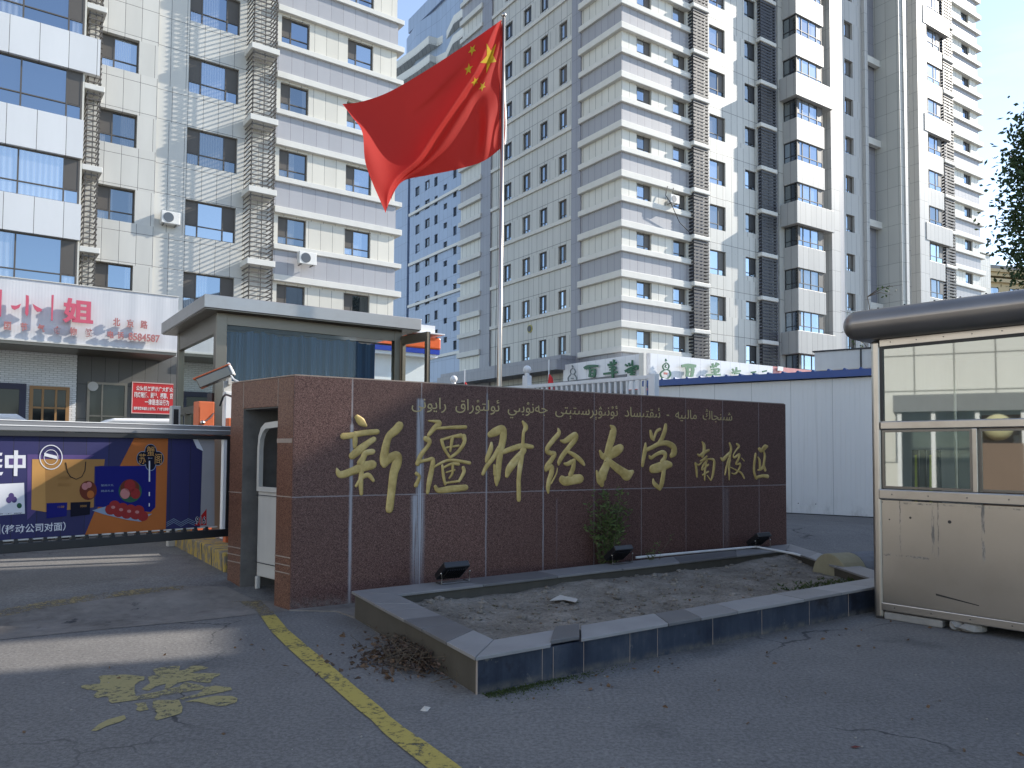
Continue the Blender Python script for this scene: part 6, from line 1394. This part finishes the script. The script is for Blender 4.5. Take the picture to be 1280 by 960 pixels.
mb = MB(); P = TOW.W; mb.tube([P(3.4, .3, zA(3)-.3), P(3.2, .35, zA(3)-.9), P(3.5, .5, zA(3)-1.4), P(4.4, .3, zA(3)-2.3), P(5.7, .3, zA(3)-3.0)], .025, 6); mb.tube([P(3.9, .3, zA(3)-.3), P(3.75, .35, zA(3)-.8), P(3.85, .5, zA(3)-1.0)], .025, 6)
tag(mb.build('refrigerant_hose', M['black']), 'black hoses hanging from the air conditioner on the tower corner', 'hose')
for k, (u, x) in enumerate(((-9.0, 0),)):
    m_ = MB(); c = TOWL.W(*(lambda q: (q[0], .02, q[1]))(TOWL.uz(662.5, 411))); m_.tube([c, c+TOWL.n*.05], .22, 20); tag(m_.build('round_plaque', M['black']), 'small round dark plaque on the left face of the tower', 'plaque')
    m_ = MB(); m_.tube([c-TOWL.n*.01, c+TOWL.n*.03], .27, 20); tag(m_.build('plaque_rim', simple('yellow_rim', (.5, .45, .1), .5)), 'thin yellow ring behind the small round dark plaque on the tower', 'ring')
# podium and pharmacy sign
pod = thing('shop_podium', TOW.W(-2, 1, 0), 'grey single storey shop podium at the foot of the residential tower', 'building')
mb = MB(); mb.box(TOWL, -19, 1.5, -8, 1.0, 0, 5.9); mb.build('podium_wall', M['plain_grey'], pod); mb = MB(); mb.box(TOWL, -19, -4.0, -.1, 1.6, 6.6, 7.2); mb.box(TOWL, -19, -4.0, -.1, 1.3, 7.205, 7.5); mb.build('canopy_edge', M['t_dark'], pod)
mb = MB(); mb.box(TOWL, -19, -4, 1.0, 1.02, 3.0, 4.6); mb.build('shop_glass', M['pane_dark'], pod)
mb = MB(); mb.box(TOW, -1, 40, -1, 2.4, 0, 5.0); mb.build('podium_front', M['plain_grey'], pod)
ps = thing('pharmacy_sign', TOW.W(0, 3, 5), 'white pharmacy sign band with green brush characters and gourd emblem', 'sign')
cpt = atY(808, 460, 40.7); SR = Fr((cpt.x, cpt.y), 56); SL = Fr((cpt.x, cpt.y), 146)
zt, zb_ = SR.uz(808, 441)[1], SR.uz(808, 485)[1]
ul = SL.uz(704, 460)[0]; ur = SR.uz(966, 460)[0]
mb = MB(); mb.box(SL, ul, 0, -.3, 0, zb_, zt); mb.build('left_board', M['sign_white'], ps, fr=SL)
mb = MB(); mb.box(SR, .0, ur, -.3, 0, zb_, zt); mb.build('right_board', M['sign_white'], ps, fr=SR)
mb = MB(); mb.box(SR, ur+.01, ur+9, -.3, 0, zb_, zt); mb.build('pink_board', simple('pink_board', (.55, .22, .22), .5), ps)
mb = MB(); mb.box(SL, ul, 0, -.28, .02, zb_-.12, zb_-.005); mb.build('red_strip', simple('red_strip', (.5, .05, .03), .5), ps)
mb = MB(); mb.box(SL, ul, -.1, -.6, -.2, 0, zb_-.13); mb.build('shop_front', M['pane_dark'], ps)
mb = MB(); mb.box(SL, -.35, .0, -.02, .2, 2, zt-.0); mb.build('corner_pillar', M['l_cap'], ps)
green = simple('green_letter', (.012, .10, .045), .4, 0, .05, 2); dkg = simple('grey_emblem', (.10, .13, .15), .4)
def bs(fr, strokes, mat, name, so=.1, th=.05):
    mb = MB()
    for k, st in enumerate(strokes):
        P = catmull([(x, y, w_) for x, y, w_ in st], 4); L_, R_ = [], []
        for i, p in enumerate(P):
            q, r = P[min(i+1, len(P)-1)], P[max(i-1, 0)]; dx, dy = q[0]-r[0], q[1]-r[1]; h = math.hypot(dx, dy) or 1; nx, ny = -dy/h*p[2]/2, dx/h*p[2]/2
            a, b = fr.uz(p[0]+nx, p[1]+ny, so), fr.uz(p[0]-nx, p[1]-ny, so); L_.append(fr.W(a[0], so+k*.003, a[1])); R_.append(fr.W(b[0], so+k*.003, b[1]))
        for i in range(len(P)-1):
            mb.hexa([L_[i], L_[i+1], R_[i+1], R_[i], L_[i]+fr.n*th, L_[i+1]+fr.n*th, R_[i+1]+fr.n*th, R_[i]+fr.n*th])
    mb.build(name, mat, ps)
G3 = lambda st: [[(690+x/8, 420+y/8, w_/8) for x, y, w_ in s_] for s_ in st]
bs(SL, G3([[(325, 325, 25), (360, 305, 28), (420, 300, 26), (465, 300, 18)], [(375, 320, 20), (385, 350, 20), (378, 410, 20)], [(345, 330, 14), (370, 318, 14)], [(380, 345, 16), (430, 335, 22), (425, 405, 20)], [(378, 405, 18), (428, 405, 18)], [(385, 378, 12), (425, 374, 12)]]), green, 'brush_character')
bs(SL, G3([[(560, 290, 24), (600, 285, 20), (650, 265, 18)], [(590, 255, 18), (595, 300, 18)], [(625, 235, 20), (620, 290, 16)], [(575, 315, 14), (630, 308, 16), (640, 335, 16)], [(580, 340, 14), (635, 338, 14)], [(520, 380, 20), (590, 370, 22), (660, 360, 20)], [(605, 310, 22), (612, 370, 22), (612, 455, 12)]]), green, 'brush_character')
bs(SL, G3([[(735, 285, 18), (760, 300, 20)], [(770, 270, 16), (785, 300, 16)], [(808, 240, 12), (805, 300, 18)], [(735, 355, 24), (790, 325, 24), (855, 300, 22), (868, 320, 18), (850, 335, 14)], [(775, 345, 16), (840, 335, 14)], [(760, 365, 18), (835, 362, 16)], [(800, 340, 18), (802, 385, 18)], [(785, 388, 14), (835, 384, 14)]]), green, 'brush_character')
bs(SL, G3([[(205, 292, 6), (212, 315, 14)], [(212, 322, 6), (190, 345, 6), (195, 378, 6), (225, 380, 6), (238, 355, 6), (222, 325, 6)], [(192, 385, 7), (166, 420, 7), (170, 455, 7)], [(228, 385, 7), (248, 415, 7), (244, 455, 7)], [(195, 425, 10), (220, 425, 10)]]), dkg, 'gourd_emblem')
H4 = lambda st: [[(800+x/6.4, 430+y/6.4, w_/6.4) for x, y, w_ in s_] for s_ in st]
lg = simple('pale_green_letter', (.14, .25, .15), .4, 0, .05, 2)
bs(SR, H4([[(202, 118, 5), (206, 140, 16)], [(206, 150, 7), (180, 175, 8), (190, 205, 8), (220, 200, 8), (228, 172, 8), (208, 150, 6)], [(190, 208, 9), (160, 235, 10), (172, 268, 10), (210, 278, 10), (240, 250, 10), (232, 215, 9), (212, 206, 6)], [(205, 165, 7), (198, 185, 7), (212, 190, 6)]]), green, 'gourd_emblem', .18)
bs(SR, H4([[(188, 235, 16), (215, 237, 16)]]), simple('emblem_red', (.5, .15, .13), .5), 'emblem_centre', .2)
bs(SR, H4([[(330, 178, 22), (380, 170, 26), (445, 178, 22)], [(372, 185, 22), (376, 225, 22), (372, 262, 22)], [(375, 190, 14), (418, 190, 24), (410, 260, 22)], [(372, 225, 12), (412, 222, 12)], [(372, 260, 14), (410, 260, 14)]]), lg, 'brush_character', .18)
bs(SR, H4([[(560, 185, 18), (595, 175, 16), (630, 160, 16)], [(575, 155, 14), (590, 190, 16)], [(612, 150, 18), (602, 185, 14)], [(565, 205, 12), (625, 200, 14), (622, 225, 14)], [(570, 228, 14), (625, 225, 12)], [(525, 248, 14), (640, 246, 14)], [(595, 195, 20), (598, 250, 20)]]), lg, 'brush_character', .18)
bs(SR, H4([[(735, 200, 12), (748, 215, 14)], [(768, 185, 10), (768, 215, 14)], [(732, 232, 14), (770, 220, 16), (802, 215, 14)], [(750, 238, 12), (795, 235, 12)]]), lg, 'brush_character', .18)
bs(SR, H4([[(885, 228, 12), (925, 222, 12)], [(895, 235, 10), (915, 235, 10)], [(975, 222, 12), (1010, 214, 12)]]), green, 'brush_character', .18)
bs(SR, H4([[(1098, 196, 34), (1140, 200, 34)]]), M['white'], 'white_plate', .05)
# ------------------------------------------------------------------ blue grey tower far behind
BP = atY(512, 300, 118.0); BT = Fr((BP.x, BP.y), 146); 
M['b_blue'] = panelled('blue_shade_cladding', (.27, .34, .46), 1.2, 2.9, 0, 0, .05, (.16, .20, .28), .04, .06)  # blue of the shaded face is put into the cladding colour
M['b_dark'] = panelled('recess_shade_cladding', (.10, .14, .23), 1.2, 2.9, 0, 0, .05, (.06, .08, .13), .04, .06)  # darker copy puts the shade of the recess into the colour
bt = thing('blue_tower', BT.W(10, -10, 0), 'blue grey residential tower with wavy white balconies standing far behind', 'building')
def bu(x, y, off=0): return BT.uz(x, y, off)
HT = bu(516, 40)[1]; holes = []; lay = []
cols = [(797, 817, 75), (845, 868, 45), (892, 908, 25), (938, 955, 62), (986, 1003, 80), (1027, 1042, 65)]
base_rows = list(range(-9, 8))
for ci, (xa, xb, yt) in enumerate(cols):
    for r in base_rows:
        y = 240+(yt+95*r)/4; 
        if y < 26 and ci < 2: continue
        ha = 240+(yt+95*r+(28 if ci == 3 else 45))/4
        x0, x1 = 320+xa/4, 320+xb/4; u0, z1 = bu(x0, y); u1, _ = bu(x1, y); z0 = bu(x0, ha)[1]
        if z1 < HT-1 and z0 > 2: holes.append((u0, max(u1, u0+.9), z0, z1))
mb = MB(); skin(mb, BT, 0, 26, 0, HT, holes, 0, .3); mb.build('blue_wall', M['b_blue'], bt, fr=BT)
mb = MB(); mb.box(BT, 0, 26, -18, -.31, 0, HT-.02); mb.box(BT, -.6, 26, -18, .4, HT, HT+2.2); mb.build('wall_core', M['b_blue'], bt)
uL = bu(502, 300)[0]
mb = MB(); mb.box(BT, uL, -.02, -12, -2.0, 0, HT-3); mb.build('dark_side', M['b_dark'], bt, fr=BT)
mb = MB(); mb.box(BT, uL-5, uL-.02, -12, -1.0, 0, HT-6); mb.build('left_wing', M['b_blue'], bt, fr=BT)
mb = MB()
for y in (268, 213, 164, 310+20, 382, 452): z = bu(515, y)[1]; mb.box(BT, 0, 26, .002, .25, z-.25, z+.15)
mb.build('white_course', M['l_cap'], bt)
tri = sorted(holes, key=lambda h: -h[3])
for q in holes[:100]: add_window(bt, BT, *q, -.18, LS, True)
merged_windows(bt, [(BT, *q, -.18, LS, True) for q in holes[100:]])
for y0_, y1_ in ((0, 0), (0, 0)): pass
for n_, (z, pts) in enumerate(((55.5, [(480, 88), (497, 77), (520, 60), (536, 46), (547, 49), (557, 43), (567, 21), (583, 8), (600, -4)]), (52.6, [(480, 108), (500, 95), (520, 82), (537, 69), (545, 72), (557, 66), (566, 46), (584, 32), (600, 22)]))):
    P = [atz(x, y, z) for x, y in pts]; m_ = MB()
    off = V((.85, 1.2, 0))*.22
    for a, b in zip(P, P[1:]): m_.hexa([a-V((0, 0, .7)), b-V((0, 0, .7)), b+off-V((0, 0, .7)), a+off-V((0, 0, .7)), a+V((0, 0, .15)), b+V((0, 0, .15)), b+off+V((0, 0, .15)), a+off+V((0, 0, .15))])
    m_.build('wavy_parapet', M['l_cap'], bt)
    m_ = MB(); far = [p+BT.n*-9 for p in P]
    for a, b, c, d in zip(P, P[1:], far[1:], far): m_.hexa([q+V((0, 0, -.9)) for q in (a, b, c, d)]+[q+V((0, 0, -.72)) for q in (a, b, c, d)])
    m_.build('balcony_slab', M['t_cream'], bt)
P = [atz(x, y, 57.5) for x, y in [(508, 68), (520, 50), (550, 30), (575, 5), (600, -15)]]
m_ = MB()
for a, b in zip(P, P[1:]): o_ = BT.n*-6; m_.hexa([a-V((0, 0, 9)), b-V((0, 0, 9)), b+o_-V((0, 0, 9)), a+o_-V((0, 0, 9)), a+V((0, 0, 2.2)), b+V((0, 0, 2.2)), b+o_+V((0, 0, 2.2)), a+o_+V((0, 0, 2.2))])
m_.build('upper_wall', M['b_blue'], bt, fr=BT)
m_ = MB()
for x, y in ((512, 72), (523, 62), (533, 52), (549, 38), (563, 20), (573, 10)):
    p = atz(x, y, 57.4); f_ = Fr((p.x, p.y), 146); m_.box(f_, -.5, .5, -.3, .12, 56.0, 58.0)
m_.build('upper_window', M['pane_dark'], bt)
# tan building at the far right
TP = atY(1229, 400, 105); TB = Fr((TP.x, TP.y), 75)
t = thing('tan_building', TB.W(8, -6, 0), 'tan stone building with cornice behind the tree at the far right', 'building')
z0, z1, z2 = TB.uz(1229, 336)[1], TB.uz(1229, 347)[1], TB.uz(1229, 352)[1]
M['tan'] = simple('tan_stone', (.46, .37, .22), .7, 0, .1, .3)
mb = MB(); mb.box(TB, 0, 30, -14, 0, 0, z2); mb.build('wall', M['tan'], t)
mb = MB(); mb.box(TB, -.3, 30.5, -14.3, .5, z2, z2+.5); mb.box(TB, -.2, 30.3, -14, .35, z1+.3, z0-.4); mb.box(TB, -.5, 31, -14.5, .7, z0-.4, z0); mb.build('cornice', M['tan'], t)
mb = MB(); mb.box(TB, 1, 28, -13, -1, z0, z0+1.0); mb.build('flat_roof', M['plain_grey'], t)
for u in (1.1, 4.6, 8.1): m_ = MB(); m_.box(TB, u, u+1.6, .001, .06, z2-6.0, z2-.7); o = m_.build('window', M['sash'], t); m_ = MB(); m_.box(TB, u+.12, u+1.48, .062, .075, z2-5.9, z2-.8); m_.build('pane', M['pane'], o)
gp_ = atY(1228, 330, 100); f_ = Fr((gp_.x, gp_.y), 56); mb = MB(); mb.box(f_, -1.2, 2.2, -4, 0, 0, f_.uz(1228, 317)[1]); mb.box(f_, -1.4, 2.4, -4.2, .2, f_.uz(1228, 317)[1], f_.uz(1228, 315.5)[1])
tag(mb.build('stair_tower', M['t_main']), 'grey stair tower peeking out between the residential tower and the tan building', 'building')

# ------------------------------------------------------------------ trees
def tree(name, base, H_, crown, label, mat, n, leaf, trunk=.16, seed=1, clump=34):
    rr = random.Random(seed); t = thing(name, base, label, 'tree'); tm_, lm = MB(), MB()
    top = base+V((0, 0, H_*.55)); P = [base.lerp(top, i/6)+V((rr.uniform(-.08, .08), rr.uniform(-.08, .08), 0))*(i/6) for i in range(7)]
    tm_.tube(P, [trunk*(1-.55*i/6) for i in range(7)], 9)
    cz0, cz1, rx = crown
    for k in range(n):
        # clumps of leaves round twig ends spread through the crown
        a = rr.uniform(0, 6.283); f = rr.random(); z = cz0+(cz1-cz0)*f; env = math.sin(math.pi*min(max((f*.92+.06), 0), 1))**.6; r = rx*env*math.sqrt(rr.random())*rr.uniform(.75, 1.12)
        c = base+V((math.cos(a)*r, math.sin(a)*r, z))
        if k % 4 == 0:
            s_ = P[rr.randint(3, 6)]; m_ = s_.lerp(c, .5)+V((0, 0, .2)); tm_.tube([s_, m_, c], [trunk*.3, trunk*.15, .008], 5)
        for q in range(clump):
            d = V((rr.gauss(0, 1), rr.gauss(0, 1), rr.gauss(0, .8))); p = c+d*.15*rx/1.7
            leaf_quads(lm, p, V((rr.uniform(-1, 1), rr.uniform(-1, 1), rr.uniform(-1, .5))), leaf*rr.uniform(.7, 1.2), leaf*rr.uniform(.45, .7), rr)
    tm_.build('trunk', M['stem'], t); lm.build('crown', M[mat], t, recalc=False); return t
q = atY(1424, 560, 21); tree('leafy_tree', V((q.x, q.y, .18)), 11.5, (4.2, 13.4, 3.0), 'dark leafy tree reaching in at the right edge above the kiosk', 'leaf_dark', 3400, .17, .22, 5, 30)
q = atY(1090, 560, 27); base = V((q.x, q.y, .18)); t = thing('sparse_tree', base, 'thin nearly bare sapling with few leaves above the kiosk roof end', 'tree'); tm_, lm = MB(), MB(); rr = random.Random(9)
P = [base+V((rr.uniform(-.1, .1)*i/7, 0, 1.0*i)) for i in range(8)]; tm_.tube(P, [.06*(1-.8*i/7) for i in range(8)], 7)
for k in range(40):
    i = rr.randint(3, 7); s_ = P[i]; a = rr.uniform(0, 6.28); L = rr.uniform(.5, 1.5); e = s_+V((math.cos(a)*L, math.sin(a)*L*.6, rr.uniform(-.5, .7))); m_ = s_.lerp(e, .5)+V((0, 0, .12)); tm_.tube([s_, m_, e], [.018, .01, .004], 4)
    for q in range(rr.randint(2, 9)): p = m_.lerp(e, rr.random())+V((rr.uniform(-.12, .12), rr.uniform(-.12, .12), rr.uniform(-.15, .05))); leaf_quads(lm, p, V((rr.uniform(-1, 1), rr.uniform(-1, 1), -.6)), .13, .075, rr)
tm_.build('trunk', M['stem'], t, recalc=False); lm.build('crown', M['leaf_dark'], t, recalc=False)

# ------------------------------------------------------------------ neighbours outside the frame: a stepped building added to shade the gate yard, the sunlit house opposite
SAZ = V((math.sin(SUN_AZ), math.cos(SUN_AZ), 0)); SQ = V((-SAZ.y, SAZ.x, 0))
CB = Fr((0, 0), 0); CB.P = SAZ*24; CB.d = SQ; CB.n = -SAZ; CB.ang = math.atan2(SQ.y, SQ.x)
cb = thing('shade_building', CB.W(0, -5, 0), 'plain grey campus building added right of the kiosk to shade the yard', 'building')
M['unseen'] = panelled('shade_building_render', (.36, .36, .36), 1.6, 3.4, 0, 0, .03, (.2, .2, .2), .04, .08)
SEG = [(-16, 6.15, 17.2), (6.15, 6.5, 15.0), (6.5, 7.45, 13.9), (7.45, 7.8, 16.15), (7.8, 8.75, 15.0), (8.75, 10.6, 16.15), (10.6, 11.4, 14.6), (11.4, 13.0, 12.8)]  # roof heights stepped to shape where shade and sun patches fall
mb = MB()
for a, b, h in SEG: mb.box(CB, a, b, -10, 0, 0, h)
mb.build('wall', M['unseen'], cb, fr=CB)
for k in range(4):
    for j in range(6): add_window(cb, CB, -14+j*4.2, -12+j*4.2, 1.2+3.4*k, 2.9+3.4*k, .06, L2P)
OP = Fr((-8.5, -9.0), -20); 
op = thing('panelled_house', OP.W(6, -3, 0), 'white panelled house opposite the kiosk on the far side of the gate road', 'building')
mb = MB(); mb.box(OP, -2, 18, -6, 0, 0, 9.5); mb.build('wall', panelled('white_wall_panel', (.62, .61, .57), 1.02, 1.05, .3, 0, .04, (.16, .16, .15), .03, .06), op, fr=OP)
lo = thing('gate_lodge', V((-9.2, .5, 0)), 'small grey gate lodge with globe lamps facing the steel kiosk', 'lodge'); LO = Fr((-8.9, -.9), -20)
mb = MB(); mb.box(LO, 0, 4.0, -2.5, 0, 2.75, 3.2); mb.build('roof', M['plain_grey'], lo)
mb = MB()
for u in (0.1, 1.0, 2.0, 3.0, 3.8): mb.box(LO, u, u+.1, -.2, -.1, 0, 2.75)
mb.build('posts', M['white'], lo); mb = MB(); mb.box(LO, .1, 3.9, -2.4, -.25, 0, 2.74); mb.build('glazing', M['pane_dark'], lo); mb = MB(); mb.box(LO, 1.15, 2.1, .3, .8, 0, 1.9); mb.build('brown_pillar', simple('pillar_brown', (.17, .115, .085), .6), lo); mb = MB(); mb.sphere(LO.W(1.65, .55, 2.3), .33, 16, 12); mb.build('globe_lamp', simple('globe_cream', (.62, .58, .34), .4), lo, smooth=True)
